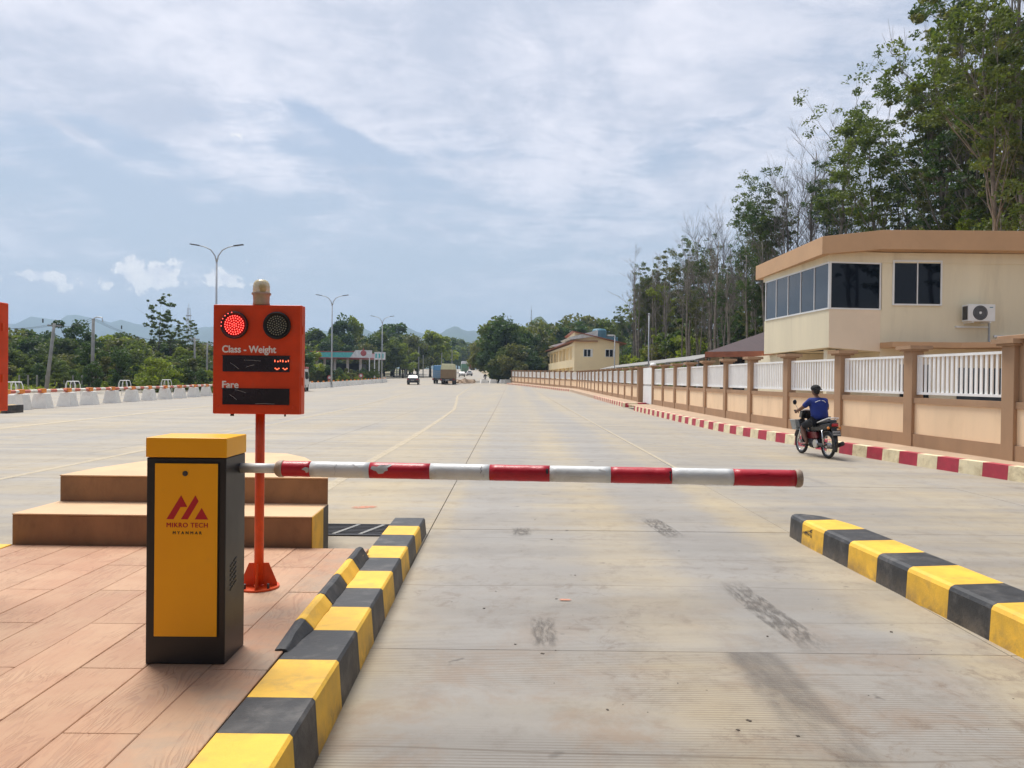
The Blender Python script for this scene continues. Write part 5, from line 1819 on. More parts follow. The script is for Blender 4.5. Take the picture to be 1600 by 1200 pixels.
# sedan seen from behind, far out on the plaza
M['car_silver'] = paint('silver_grey_car_paint', (0.045, 0.048, 0.055))
M['car_white'] = paint('white_car_paint', (0.72, 0.72, 0.70))
M['truck_blue'] = paint('blue_truck_paint', (0.09, 0.24, 0.42))
M['truck_beige'] = paint('beige_truck_tarp', (0.60, 0.58, 0.36), 0.8)
M['truck_brown'] = paint('brown_truck_body', (0.25, 0.17, 0.09), 0.7)
M['truck_green'] = paint('green_truck_body', (0.12, 0.25, 0.16), 0.7)
M['truck_red'] = paint('red_truck_body', (0.40, 0.05, 0.05), 0.6)
M['tail_red'] = mat('tail_lamp_red', (0.4, 0.01, 0.01), 0.3)
M['lamp_clear'] = mat('clear_headlamp', (0.6, 0.6, 0.58), 0.15)


def sedan(px_, Y, lab, m, s=1.0, rz=0.0):
    g = thing('car', lab, 'car', (AX(px_, Y), Y, gz(Y)), rz)
    body = [(-2.15, .3), (2.15, .3), (2.2, .62), (2.1, .78), (1.2, .92), (-1.3, .98), (-2.1, .98), (-2.2, .7)]
    extr(body, .85, 'body', m, g, .03, .9, .05)
    extr([(1.15, .9), (.45, 1.38), (-.9, 1.42), (-1.6, .97)], .80, 'cabin', m, g, .13, 1.1, .04)
    gl = MB()
    gl.hexa([(-.68, -1.62, 1.01), (.68, -1.62, 1.01), (.6, -1.52, 1.0), (-.6, -1.52, 1.0)], [(-.58, -1.02, 1.37), (.58, -1.02, 1.37), (.55, -.95, 1.36), (-.55, -.95, 1.36)])
    gl.build('rear_window', M['glass_dark'], g)
    for s_ in (-1, 1):
        MB().hexa([(s_ * .79, -1.2, 1.0), (s_ * .805, -1.2, 1.0), (s_ * .805, .85, 1.0), (s_ * .79, .85, 1.0)], [(s_ * .69, -.8, 1.33), (s_ * .70, -.8, 1.33), (s_ * .70, .4, 1.33), (s_ * .69, .4, 1.33)]).build('side_window', M['glass_dark'], g)
        MB().box(s_ * .7 - .12, s_ * .7 + .12, -2.23, -2.15, .74, .88).build('tail_light', M['tail_red'], g)
        for y in (-1.35, 1.35):
            wheel(g, s_ * .74, y, .31)
    MB().box(-.85, .85, -2.26, -2.1, .3, .5).build('bumper', M['black_plastic'], g, bevel=.02)
    MB().box(-.25, .25, -2.25, -2.22, .6, .72).build('number_plate', M['plate_white'], g)
    return g


sedan(646, 117, 'dark silver saloon car driving away, alone on the plaza', M['car_silver'], rz=R(4))
c2 = sedan(721.5, 215, 'small white car on the far road right of the green truck', M['car_white'], rz=R(6))
c3 = sedan(733, 232, 'low white car farther up the rising road', M['car_white'], rz=R(8))


def truck(px_, Y, lab, body_m, top_m, H=3.1, W=1.25, L_=6.5, rz=0.0, blue=False):
    g = thing('truck', lab, 'truck', (AX(px_, Y), Y, gz(Y)), rz)
    MB().box(-W, W, -L_ / 2, L_ / 2 - 1.9, .95, H - .9).build('cargo_body', body_m, g, bevel=.04)
    MB().hexa([(-W, -L_ / 2, H - .9), (W, -L_ / 2, H - .9), (W, L_ / 2 - 1.9, H - .9), (-W, L_ / 2 - 1.9, H - .9)],
              [(-W * .86, -L_ / 2 + .1, H), (W * .86, -L_ / 2 + .1, H), (W * .86, L_ / 2 - 2, H), (-W * .86, L_ / 2 - 2, H)]).build('tarpaulin', top_m, g, bevel=.08)
    MB().box(-W * .92, W * .92, L_ / 2 - 1.8, L_ / 2, .6, H - .75).build('cab', body_m, g, bevel=.1)
    for k in range(4):
        MB().box(-W - .01, W + .01, -L_ / 2 - .04, -L_ / 2 - .001, 1.05 + k * .32, 1.13 + k * .32).build('tailboard_rail', M['truck_brown'] if not blue else M['galv'], g)
    MB().box(-W, W, -L_ / 2 - .05, -L_ / 2 + .1, .55, .9).build('bumper', M['dark_metal'], g)
    MB().box(-.3, .3, -L_ / 2 - .07, -L_ / 2 - .055, .62, .78).build('number_plate', M['plate_white'], g)
    for s_ in (-1, 1):
        MB().box(s_ * 1.0 - .12, s_ * 1.0 + .12, -L_ / 2 - .08, -L_ / 2 - .05, .68, .84).build('tail_light', M['tail_red'], g)
        for y in (-L_ / 2 + 1.2, L_ / 2 - 1.2):
            wheel(g, s_ * (W - .2), y, .48, .3, M['dark_metal'])
    return g


truck(701.5, 122, 'brown cargo truck with pale yellow tarpaulin driving away in the middle of the plaza', M['truck_brown'], M['truck_beige'], 3.2, 1.05)
truck(689, 128, 'added blue cargo truck standing in for a motion ghost left of the brown truck', M['truck_blue'], M['truck_blue'], 3.0, 1.05, blue=True)  # added truck in place of a blue motion ghost
truck(725.5, 245, 'green loaded truck far up the road above the white cars', M['truck_green'], M['canopy_white'], 4.3, 1.05, rz=R(8))
truck(745, 330, 'red truck at the far bend of the rising road', M['truck_red'], M['truck_red'], 3.2, 1.3, rz=R(70))

# white van passing behind the sign: only its nose shows
vy = 73.0
v = thing('van', 'white van mostly hidden behind the orange sign, only its nose and mirror showing', 'van', (AX(465, vy), vy, gz(vy)), R(190))
extr([(-2.3, .35), (2.2, .35), (2.35, .75), (2.2, 1.15), (1.55, 2.0), (1.2, 2.12), (-2.2, 2.15), (-2.35, 1.2)], .87, 'body', M['car_white'], v, .07, 1.5, .06)
MB().hexa([(-.72, 2.2, 1.2), (.72, 2.2, 1.2), (.72, 2.22, 1.18), (-.72, 2.22, 1.18)], [(-.66, 1.6, 1.95), (.66, 1.6, 1.95), (.66, 1.64, 1.96), (-.66, 1.64, 1.96)]).build('windscreen', M['glass_dark'], v)
MB().box(-.85, .85, -2.2, 1.2, 2.15, 2.3).build('roof_rack', M['canopy_red'], v, bevel=.03)
for s_ in (-1, 1):
    MB().hexa([(s_ * .868, -1.8, 1.2), (s_ * .878, -1.8, 1.2), (s_ * .878, 1.8, 1.2), (s_ * .868, 1.8, 1.2)], [(s_ * .81, -1.8, 1.85), (s_ * .82, -1.8, 1.85), (s_ * .82, 1.45, 1.85), (s_ * .81, 1.45, 1.85)]).build('side_window', M['glass_dark'], v)
    MB().box(s_ * 1.0 - .08, s_ * 1.0 + .08, 1.6, 1.7, 1.15, 1.5).build('mirror', M['black_plastic'], v, bevel=.02)
    MB().box(s_ * .62 - .16, s_ * .62 + .16, 2.3, 2.37, .75, .95).build('headlight', M['lamp_clear'], v)
    for y in (-1.4, 1.4):
        wheel(v, s_ * .78, y, .33)

# white tanker among the bushes on the left
ty = 92
tkr = thing('tanker_truck', 'white tanker truck parked among bushes just left of the orange sign', 'truck', (AX(316, ty), ty, gz(ty)), R(85))
MB().lathe([(0.02, -1.9), (.6, -1.88), (.72, -1.75), (.75, 0), (.72, 1.75), (.6, 1.88), (0.02, 1.9)], (0, -.6, 1.35), (0, 1, 0), 20).build('tank', M['car_white'], tkr, smooth=True)
MB().box(-.75, .75, 1.5, 2.7, .5, 2.0).build('cab', M['car_white'], tkr, bevel=.08)
MB().box(-.76, .76, 1.9, 2.5, 1.3, 1.8).build('cab_window', M['glass_dark'], tkr)
MB().box(-.5, .5, -2.4, 2.5, .4, .62).build('chassis', M['dark_metal'], tkr)
for s_ in (-1, 1):
    for y in (-1.8, 1.9):
        wheel(tkr, s_ * .62, y, .4)

# heap of rubble, bollard blocks and a distant rider where the far road narrows
rub = MB()
rnd = random.Random(5)
for k in range(70):
    Y = rnd.uniform(131, 150)
    X = AX(rnd.uniform(694, 742), Y)
    s_ = rnd.uniform(.15, .5)
    rub.box(-s_, s_, -s_, s_, -s_ * .4, s_ * .7, Euler((rnd.random(), rnd.random(), rnd.random() * 3)).to_matrix(), (X, Y, gz(Y)))
tag(rub.build('rubble', M['walk']), 'low heap of tan earth and rubble at the mouth of the far road', kind='stuff')
fb0 = None
for k, px_ in enumerate((756, 770, 786, 792)):
    Y = 136
    if fb0 is None:
        fb0 = thing('barrier_block', 'low white concrete block at the foot of the trees beyond the wall end', 'concrete block', (AX(px_, Y), Y, gz(Y)), 0.4, 'white blocks closing the far right corner')
        MB().hexa([(-.7, -.4, -.1), (.7, -.4, -.1), (.7, .4, -.1), (-.7, .4, -.1)], [(-.5, -.3, .7), (.5, -.3, .7), (.5, .3, .7), (-.5, .3, .7)]).build('block', M['block'], fb0)
    else:
        o = copy_tree(fb0)
        o.location = (AX(px_, Y), Y, gz(Y))


# ================================================================== MOTORBIKE AND RIDER
rw = G(1296, 716.7)
head = R(6.5)
bk = thing('motorbike', 'small black and red motorbike with front basket, ridden along the striped kerb', 'motorbike', (rw.x - 0.07, rw.y + 0.60, 0), head)
M['bike_black'] = mat('bike_black_gloss', (0.012, 0.012, 0.014), 0.25, 0.1, obj=True)
M['bike_red'] = mat('bike_red_gloss', (0.13, 0.004, 0.008), 0.3, 0.1, obj=True)
M['bike_seat'] = mat('bike_seat_vinyl', (0.03, 0.03, 0.035), 0.5, obj=True)
M['chrome'] = mat('bike_chrome', (0.55, 0.55, 0.55), 0.25, 0.05, metal=0.9, obj=True)
M['basket_grey'] = mat('basket_wire', (0.30, 0.31, 0.30), 0.5, obj=True)
M['exhaust'] = mat('exhaust_black', (0.05, 0.045, 0.045), 0.45, metal=0.5, obj=True)
WR = 0.285
for y in (-0.60, 0.60):
    wl = thing('wheel', None, None)
    bpy.data.objects.remove(wl)
    ty_ = MB().torus((0, y, WR), (1, 0, 0), WR - 0.033, 0.036, 36, 8).build('tyre', M['rubber'], bk, smooth=True)
    MB().torus((0, y, WR), (1, 0, 0), WR - 0.068, 0.013, 32, 6).build('rim', M['chrome'], ty_, smooth=True)
    sp = MB()
    for k in range(14):
        a = 2 * math.pi * k / 14
        sp.tube([(0.02 * (-1) ** k, y + .03 * math.cos(a), WR + .03 * math.sin(a)), (0, y + (WR - .07) * math.cos(a + .2), WR + (WR - .07) * math.sin(a + .2))], 0.0025, 4, caps=False)
    sp.build('spokes', M['chrome'], ty_)
    MB().lathe([(.055 if y < 0 else .04, -.05), (.06 if y < 0 else .045, .05)], (0, y, WR), (1, 0, 0), 16).build('hub', M['chrome'], ty_)
# rear mudguard, plate, lights
MB().torus((0, -0.60, WR), (1, 0, 0), WR + .03, .045, 14, 8, arc=(R(50), R(185)) if False else (R(60), R(200))).build('rear_mudguard', M['bike_black'], bk, smooth=True)
MB().torus((0, 0.60, WR), (1, 0, 0), WR + .025, .04, 14, 8, arc=(R(20), R(150))).build('front_mudguard', M['bike_black'], bk, smooth=True)
MB().hexa([(-.045, -.95, .30), (.045, -.95, .30), (.045, -.93, .30), (-.045, -.93, .30)], [(-.06, -.84, .68), (.06, -.84, .68), (.06, -.82, .68), (-.06, -.82, .68)]).build('mudflap', M['bike_black'], bk)
MB().box(-.095, .095, -.006, .006, -.065, .065, Matrix.Rotation(R(-18), 3, 'X'), (0, -.935, .575)).build('number_plate', M['bike_black'], bk)
bk.children[-1]
MB().box(-.085, .085, -.009, -.006, -.045, .045, Matrix.Rotation(R(-18), 3, 'X'), (0, -.935, .575)).build('plate_face', M['plate_white'], bk)
pl_ = MB()
for k in range(6):
    pl_.box(-.075 + k * .026, -.060 + k * .026, -.011, -.009, -.022, .022 if k % 2 else .012, Matrix.Rotation(R(-18), 3, 'X'), (0, -.935, .575))
pl_.build('plate_characters', M['bike_black'], bk)
MB().hexa([(-.07, -.905, .72), (.07, -.905, .72), (.07, -.74, .70), (-.07, -.74, .70)], [(-.065, -.89, .775), (.065, -.89, .775), (.065, -.70, .775), (-.065, -.70, .775)]).build('tail_light', M['tail_red'], bk, bevel=.015)
for s_ in (-1, 1):
    MB().sphere((s_ * .13, -.83, .68), .03, 10, 6).build('indicator', M['orange'], bk, smooth=True)
# tail bodywork, seat, body
MB().hexa([(-.10, -.84, .66), (.10, -.84, .66), (.11, .05, .52), (-.11, .05, .52)], [(-.10, -.86, .80), (.10, -.86, .80), (.13, .0, .70), (-.13, .0, .70)]).build('tail_fairing', M['bike_black'], bk, bevel=.03)
seat = MB()
seat.hexa([(-.12, -.78, .80), (.12, -.78, .80), (.13, .02, .70), (-.13, .02, .70)], [(-.10, -.74, .86), (.10, -.74, .86), (.11, 0, .755), (-.11, 0, .755)])
seat.build('seat', M['bike_seat'], bk, bevel=.025)
for s_ in (-1, 1):
    MB().tube([(s_ * .13, -.35, .77), (s_ * .14, -.55, .82), (s_ * .12, -.80, .89), (0, -.88, .90)], .013, 8).build('grab_rail', M['canopy_white'], bk, smooth=True)
    MB().hexa([(s_ * .10, -.35, .42), (s_ * .125, -.35, .42), (s_ * .125, .10, .38), (s_ * .10, .10, .38)], [(s_ * .11, -.30, .56), (s_ * .135, -.30, .56), (s_ * .135, .10, .54), (s_ * .11, .10, .54)]).build('side_panel', M['bike_red'], bk, bevel=.01)
    MB().tube([(s_ * .11, -.60, WR), (s_ * .11, -.52, .62)], .017, 10).build('shock_absorber', M['chrome'], bk, smooth=True)
    MB().tube([(s_ * .09, .60, WR), (s_ * .075, .46, .72)], .022, 10).build('fork', M['chrome'], bk, smooth=True)
    MB().tube([(s_ * .10, -.60, WR), (s_ * .09, -.08, .34)], .02, 8).build('swing_arm', M['dark_metal'], bk)
    MB().tube([(s_ * .06, .02, .24), (s_ * .26, .02, .24)], .016, 8).build('foot_peg', M['rubber'], bk)
    # leg shield
    MB().hexa([(s_ * .05, .20, .28), (s_ * .20, .16, .30), (s_ * .20, .19, .30), (s_ * .05, .24, .28)], [(s_ * .03, .42, .86), (s_ * .19, .36, .80), (s_ * .20, .40, .80), (s_ * .03, .46, .86)]).build('leg_shield', M['bike_black'], bk, bevel=.01)
    MB().tube([(0, .38, .95), (s_ * .16, .40, 1.0), (s_ * .33, .30, 1.01)], .013, 8).build('handlebar', M['chrome'], bk, smooth=True)
    MB().tube([(s_ * .23, .35, 1.01), (s_ * .34, .295, 1.01)], .021, 10).build('grip', M['rubber'], bk, smooth=True)
    mr = MB().tube([(s_ * .22, .36, 1.01), (s_ * .26, .36, 1.10), (s_ * .30, .36, 1.16)], .006, 6).build('mirror_stem', M['chrome'], bk)
    MB().sphere((s_ * .31, .355, 1.20), .05, 12, 8, (1, .3, 1.15)).build('mirror', M['bike_black'], mr, smooth=True)
MB().tube([(0, .50, .62), (0, .05, .36), (0, -.3, .34)], [.05, .06, .05], 10).build('frame_tube', M['bike_black'], bk, smooth=True)
en = MB().lathe([(.02, -.13), (.10, -.12), (.12, -.06), (.12, .06), (.10, .12), (.02, .13)], (0, -.05, .30), (1, 0, 0), 18).build('engine', M['dark_metal'], bk)
for k in range(6):
    MB().box(-.07, .07, .05 + k * .03, .062 + k * .03, .26, .40).build('cooling_fin', M['chrome'], en)
MB().lathe([(.02, -.15), (.09, -.15), (.10, -.12)], (0, -.28, .30), (1, 0, 0), 18).build('clutch_cover', M['chrome'], en)
MB().tube([(.12, .05, .22), (.15, -.25, .20), (.16, -.55, .24), (.17, -.90, .35)], [.02, .022, .042, .046], 12).build('exhaust', M['exhaust'], bk, smooth=True)
MB().tube([(-.11, -.60, WR), (-.11, -.1, .30)], .035, 8).build('chain_case', M['dark_metal'], bk)
MB().hexa([(-.14, .36, .82), (.14, .36, .82), (.11, .56, .84), (-.11, .56, .84)], [(-.15, .30, 1.02), (.15, .30, 1.02), (.10, .52, 1.00), (-.10, .52, 1.00)]).build('handlebar_cowl', M['bike_black'], bk, bevel=.03)
MB().sphere((0, .54, .93), .075, 14, 8, (1.1, .6, .8)).build('headlight', M['lamp_clear'], bk, smooth=True)
MB().box(-.10, .12, .30, .36, 1.02, 1.04).build('dash_trim', M['canopy_white'], bk)
# wire basket
bs = MB()
for z, k in ((.56, .8), (.63, .86), (.70, .93), (.77, 1.0)):
    w_, d0, d1 = .17 * k, .60, .60 + .26 * k
    bs.tube([(-w_, d0, z), (w_, d0, z), (w_, d1, z), (-w_, d1, z), (-w_, d0, z)], .006 if z < .77 else .010, 5)
for k in range(9):
    x_ = -.17 + .34 * k / 8
    bs.tube([(x_ * .8, .86 - .052, .56), (x_, .86, .77)], .004, 4)
    bs.tube([(x_ * .8, .60, .56), (x_, .60, .77)], .004, 4)
bs.box(-.14, .14, .60, .80, .55, .56)
bs.hexa([(-.135, .862 - .05, .57), (.135, .862 - .05, .57), (.135, .866 - .05, .57), (-.135, .866 - .05, .57)], [(-.165, .858, .76), (.165, .858, .76), (.165, .862, .76), (-.165, .862, .76)])
for s_ in (-1, 1):
    bs.hexa([(s_ * .136, .61, .57), (s_ * .140, .61, .57), (s_ * .140, .80, .57), (s_ * .136, .80, .57)], [(s_ * .166, .61, .76), (s_ * .170, .61, .76), (s_ * .170, .85, .76), (s_ * .166, .85, .76)])
bs.build('basket', M['basket_grey'], bk)


# --- rider
def skin_obj(name, joints, edges, m, parent, sub=2, root=0):
    me = bpy.data.meshes.new(name)
    me.from_pydata([j[0] for j in joints], edges, [])
    me.materials.append(m)
    o = bpy.data.objects.new(name, me)
    col.objects.link(o)
    o.parent = parent
    md = o.modifiers.new('skin', 'SKIN')
    md.use_smooth_shade = True
    if not me.skin_vertices:
        me.skin_vertices_add() if hasattr(me, 'skin_vertices_add') else None
    for i, j in enumerate(joints):
        r_ = j[1]
        sv = me.skin_vertices[0].data[i]
        sv.radius = r_ if isinstance(r_, tuple) else (r_, r_)
        sv.use_root = (i == root)
    s = o.modifiers.new('sub', 'SUBSURF')
    s.levels = s.render_levels = sub
    return o


M['skin'] = mat('brown_skin', (0.16, 0.075, 0.045), 0.55, 0.08, obj=True)
M['shirt'] = mat('royal_blue_shirt', (0.006, 0.022, 0.17), 0.8, 0.15, 6, 0.4, 14, obj=True)
M['shorts'] = mat('black_shorts', (0.012, 0.013, 0.018), 0.85, 0.2, 6, 0.3, 20, obj=True)
M['hat'] = mat('black_cloth_cap', (0.010, 0.010, 0.011), 0.85, 0.2, obj=True)
M['hair'] = mat('black_hair', (0.012, 0.010, 0.009), 0.6, obj=True)
pr = thing('person', 'rider in royal blue shirt, black shorts and black cap sitting on the motorbike', 'person',
           bk.location, head)
J = [((0, -.22, .86), (.15, .12)), ((0, -.19, 1.00), (.135, .11)), ((0, -.14, 1.16), (.16, .115)), ((0, -.10, 1.29), (.15, .10)), ((0, -.07, 1.37), (.062, .062)), ((0, -.04, 1.44), (.052, .055)),
     # arms L
     ((-.17, -.10, 1.30), .062), ((-.31, .02, 1.12), .046), ((-.335, .19, 1.05), .036), ((-.30, .285, 1.025), .027),
     ((.17, -.10, 1.30), .062), ((.31, .02, 1.12), .046), ((.335, .19, 1.05), .036), ((.30, .285, 1.025), .027),
     # legs
     ((-.11, -.16, .82), .088), ((-.17, .16, .70), .072), ((-.19, .20, .66), .064), ((-.19, .10, .46), .056), ((-.18, .0, .31), .035), ((-.18, .03, .275), .036), ((-.19, .15, .262), .028),
     ((.11, -.16, .82), .088), ((.17, .16, .70), .072), ((.19, .20, .66), .064), ((.19, .10, .46), .056), ((.18, .0, .31), .035), ((.18, .03, .275), .036), ((.19, .15, .262), .028)]
E = [(0, 1), (1, 2), (2, 3), (3, 4), (4, 5), (3, 6), (6, 7), (7, 8), (8, 9), (3, 10), (10, 11), (11, 12), (12, 13), (0, 14), (14, 15), (15, 16), (16, 17), (17, 18), (18, 19), (19, 20),
     (0, 21), (21, 22), (22, 23), (23, 24), (24, 25), (25, 26), (26, 27)]
skin_obj('body', J, E, M['skin'], pr)
# fingers round the grips, each a short chain
for s_ in (-1, 1):
    for k in range(4):
        x_ = s_ * (.255 + k * .021)
        y_ = .335 - k * .011
        ln = (.9, 1.0, .95, .8)[k]
        skin_obj('finger', [((x_, y_ - .045, 1.028), .010), ((x_, y_ + .0, 1.045), .0095), ((x_, y_ + .030 * ln, 1.028), .009), ((x_, y_ + .028 * ln, 1.002), .008), ((x_, y_ + .006, .990), .007)],
                 [(0, 1), (1, 2), (2, 3), (3, 4)], M['skin'], pr, 1)
    skin_obj('thumb', [((s_ * .265, .275, 1.02), .012), ((s_ * .24, .30, 1.005), .0105), ((s_ * .225, .335, .992), .009)], [(0, 1), (1, 2)], M['skin'], pr, 1)
shirt = skin_obj('shirt', [((0, -.24, .84), (.215, .17)), ((0, -.21, .99), (.205, .165)), ((0, -.15, 1.16), (.215, .16)), ((0, -.105, 1.285), (.19, .135)), ((0, -.08, 1.355), (.085, .075)),
                           ((-.175, -.10, 1.30), .083), ((-.245, -.03, 1.20), .070), ((-.285, .0, 1.145), .066),
                           ((.175, -.10, 1.30), .083), ((.245, -.03, 1.20), .070), ((.285, .0, 1.145), .066)],
                 [(0, 1), (1, 2), (2, 3), (3, 4), (3, 5), (5, 6), (6, 7), (3, 8), (8, 9), (9, 10)], M['shirt'], pr)
for s_ in (-1, 1):
    MB().tube([(s_ * .02 + .0, -.262, 1.315), (s_ * .07, -.262, 1.305), (s_ * .125, -.235, 1.272)], .0075, 6).build('shirt_piping', M['white_frame'], shirt)
skin_obj('shorts', [((0, -.22, .85), (.17, .13)), ((-.11, -.15, .82), .108), ((-.165, .13, .715), .092), ((-.185, .19, .67), .083), ((.11, -.15, .82), .108), ((.165, .13, .715), .092), ((.185, .19, .67), .083)],
         [(0, 1), (1, 2), (2, 3), (0, 4), (4, 5), (5, 6)], M['shorts'], pr)
hd_ = MB()
hd_.sphere((0, -.02, 1.545), .115, 24, 16, (.76, .92, 1.10))
# brow, nose, chin on the face side (forward)
hd_.sphere((0, .072, 1.53), .016, 8, 6, (.8, 1.4, 1.6))
hd_.sphere((0, .05, 1.465), .03, 10, 6, (1.1, 1, .7))
for s_ in (-1, 1):
    hd_.sphere((s_ * .08, -.025, 1.535), .022, 8, 6, (.4, .8, 1.3))
h_ = hd_.build('head', M['skin'], pr, smooth=True)
ey = MB()
for s_ in (-1, 1):
    ey.sphere((s_ * .03, .068, 1.548), .011, 8, 6)
ey.build('eyes', M['white_frame'], h_, smooth=True)
MB().sphere((0, .066, 1.487), .018, 8, 6, (1.3, .5, .35)).build('mouth', M['bike_red'], h_, smooth=True)
MB().sphere((0, -.045, 1.545), .104, 20, 12, (.80, .86, 1.02)).build('hair', M['hair'], pr, smooth=True)
cp_ = MB()
cp_.sphere((0, -.02, 1.595), .122, 24, 12, (.86, 1.0, .72))
cp_.add([(-.07, -.10, 1.60), (.07, -.10, 1.60), (.06, -.20, 1.575), (-.06, -.20, 1.575), (-.07, -.10, 1.585), (.07, -.10, 1.585), (.06, -.20, 1.56), (-.06, -.20, 1.56)],
        [(0, 1, 2, 3), (7, 6, 5, 4), (1, 5, 6, 2), (2, 6, 7, 3), (3, 7, 4, 0)])
cp_.build('cap', M['hat'], pr, smooth=True)
for s_ in (-1, 1):
    MB().box(-.045, .045, -.07, .16, -.025, 0.0, 0, (s_ * .185, .03, .262)).build('sandal', M['bike_black'], pr, bevel=.01)
# scale the figure to a seated height that matches the picture
pr.scale = (0.92, 0.92, 0.89)
bk.scale = (.92, .92, .93)
pr.location.z = 0.0

# distant person on the roadside
dp = thing('person', 'tiny dark-clothed person standing by the trees beside the far road', 'person', (AX(758, 140), 140, gz(140)))
skin_obj('body', [((0, 0, .95), .13), ((0, 0, 1.3), .17), ((0, 0, 1.5), .06), ((0, 0, 1.65), .10), ((-.1, 0, .5), .08), ((-.1, .03, .06), .06), ((.1, 0, .5), .08), ((.1, .03, .06), .06),
                  ((-.22, 0, 1.36), .06), ((-.28, 0, 1.05), .045), ((-.27, .08, .85), .035), ((.22, 0, 1.36), .06), ((.28, 0, 1.05), .045), ((.27, .08, .85), .035)],
         [(0, 1), (1, 2), (2, 3), (0, 4), (4, 5), (0, 6), (6, 7), (1, 8), (8, 9), (9, 10), (1, 11), (11, 12), (12, 13)], M['shorts'], dp, 1)


# ================================================================== VEGETATION
def leaf_mesh(name, centers, size, mats, rng, flat=0.0, aspect=0.5):
    n = len(centers)
    c = np.asarray(centers, dtype=np.float32)
    a = rng.normal(size=(n, 3)).astype(np.float32)
    a[:, 2] *= (1 - flat)
    a /= np.linalg.norm(a, axis=1)[:, None] + 1e-6
    b_ = rng.normal(size=(n, 3)).astype(np.float32)
    b_ -= a * (a * b_).sum(1)[:, None]
    b_ /= np.linalg.norm(b_, axis=1)[:, None] + 1e-6
    s = (size * rng.uniform(0.6, 1.35, n)).astype(np.float32)[:, None]
    p = np.empty((n, 4, 3), dtype=np.float32)
    p[:, 0] = c - a * s
    p[:, 1] = c + b_ * s * aspect
    p[:, 2] = c + a * s
    p[:, 3] = c - b_ * s * aspect
    me = bpy.data.meshes.new(name)
    me.vertices.add(4 * n)
    me.vertices.foreach_set('co', p.ravel())
    me.loops.add(4 * n)
    me.loops.foreach_set('vertex_index', np.arange(4 * n, dtype=np.int32))
    me.polygons.add(n)
    me.polygons.foreach_set('loop_start', np.arange(0, 4 * n, 4, dtype=np.int32))
    me.polygons.foreach_set('loop_total', np.full(n, 4, dtype=np.int32))
    me.materials.append(mats)
    me.update()
    me.validate()
    return me


def tube_mesh(name, mb, m):
    me = bpy.data.meshes.new(name)
    me.from_pydata(mb.v, [], mb.f)
    me.polygons.foreach_set('use_smooth', [True] * len(me.polygons))
    me.materials.append(m)
    me.update()
    return me


def slender(seed, h, leafy, leaf=0.15, first=0.35, spread=1.0, nb=15, clump=55, m_leaf='leaf_a', m_bark='bark', top_heavy=0.5):
    """tall rubber-tree like stem with steep limbs; leaves hang in loose clumps at the ends"""
    rd = random.Random(seed)
    rng = np.random.default_rng(seed)
    mb = MB()
    r0 = h * 0.0085 + 0.03
    path, rr = [], []
    x = y = 0.0
    dx, dy = rd.uniform(-.03, .03), rd.uniform(-.03, .03)
    N = 9
    for i in range(N + 1):
        t_ = i / N
        path.append(Vector((x, y, h * 0.97 * t_)))
        rr.append(r0 * (1 - 0.86 * t_) + 0.008)
        x += (dx + rd.uniform(-.03, .03)) * h / N * 2.2
        y += (dy + rd.uniform(-.03, .03)) * h / N * 2.2
    mb.tube(path, rr, 7)

    def at(t_):
        f = t_ * N
        i = min(int(f), N - 1)
        return path[i].lerp(path[i + 1], f - i), rr[i]
    ends = []
    for k in range(nb):
        t_ = first + (0.97 - first) * (k + rd.random()) / nb
        p, r_ = at(t_)
        a = rd.uniform(0, 6.283)
        ln = h * rd.uniform(0.10, 0.22) * (1.15 - 0.6 * abs(t_ - 0.62)) * spread
        el_ = rd.uniform(0.75, 1.25)
        q = [p]
        d_ = Vector((math.cos(a) * math.cos(el_), math.sin(a) * math.cos(el_), math.sin(el_)))
        for s_ in range(4):
            d_ = (d_ + Vector((rd.uniform(-.22, .22), rd.uniform(-.22, .22), rd.uniform(-.02, .18)))).normalized()
            q.append(q[-1] + d_ * ln / 4)
        rb_ = max(0.012, r_ * 0.42)
        mb.tube(q, [rb_, rb_ * .8, rb_ * .6, rb_ * .42, rb_ * .2], 5, caps=False)
        for s_ in range(5 if leafy else 8):
            b0 = q[rd.randint(1, 4)]
            e_ = d_ + Vector((rd.uniform(-.9, .9), rd.uniform(-.9, .9), rd.uniform(-.1, .6)))
            e_.normalize()
            l2 = ln * rd.uniform(.25, .6)
            m1 = b0 + e_ * l2 * .5 + Vector((0, 0, .05 * l2))
            m2 = b0 + e_ * l2
            mb.tube([b0, m1, m2], [rb_ * .35, rb_ * .22, 0.006], 4, caps=False)
            ends.append((m2, t_))
            if not leafy:
                for _ in range(4):
                    f_ = (e_ + Vector((rd.uniform(-.8, .8), rd.uniform(-.8, .8), rd.uniform(-.1, .8)))).normalized()
                    s0 = b0.lerp(m2, rd.uniform(.3, 1))
                    mb.tube([s0, s0 + f_ * l2 * rd.uniform(.35, .7)], [rb_ * .16 + .003, 0.004], 3, caps=False)
        ends.append((q[-1], t_))
    C = []
    if leafy:
        for e_, t_ in ends:
            if rd.random() > (0.55 + leafy * 0.4) * (0.65 + top_heavy * t_):
                continue
            for _ in range(rd.randint(1, 3)):
                n_ = int(clump * rd.uniform(.25, .7) * (.5 + .5 * leafy))
                rad = rd.uniform(.16, .34) * (h / 14.0)
                g = rng.normal(size=(n_, 3))
                g /= np.linalg.norm(g, axis=1)[:, None]
                g *= (rng.uniform(.1, 1.15, n_) ** .5)[:, None] * np.array([rad * 1.25, rad * 1.25, rad * .75])
                off = np.array([rd.uniform(-.55, .55), rd.uniform(-.55, .55), rd.uniform(-.35, .3)]) * (h / 14.0)
                C.append(g + np.array(e_)[None, :] + off)
    tm = tube_mesh('trunk', mb, M[m_bark])
    cm = leaf_mesh('crown', np.concatenate(C), leaf, M[m_leaf], rng, 0.35) if C else None
    return tm, cm


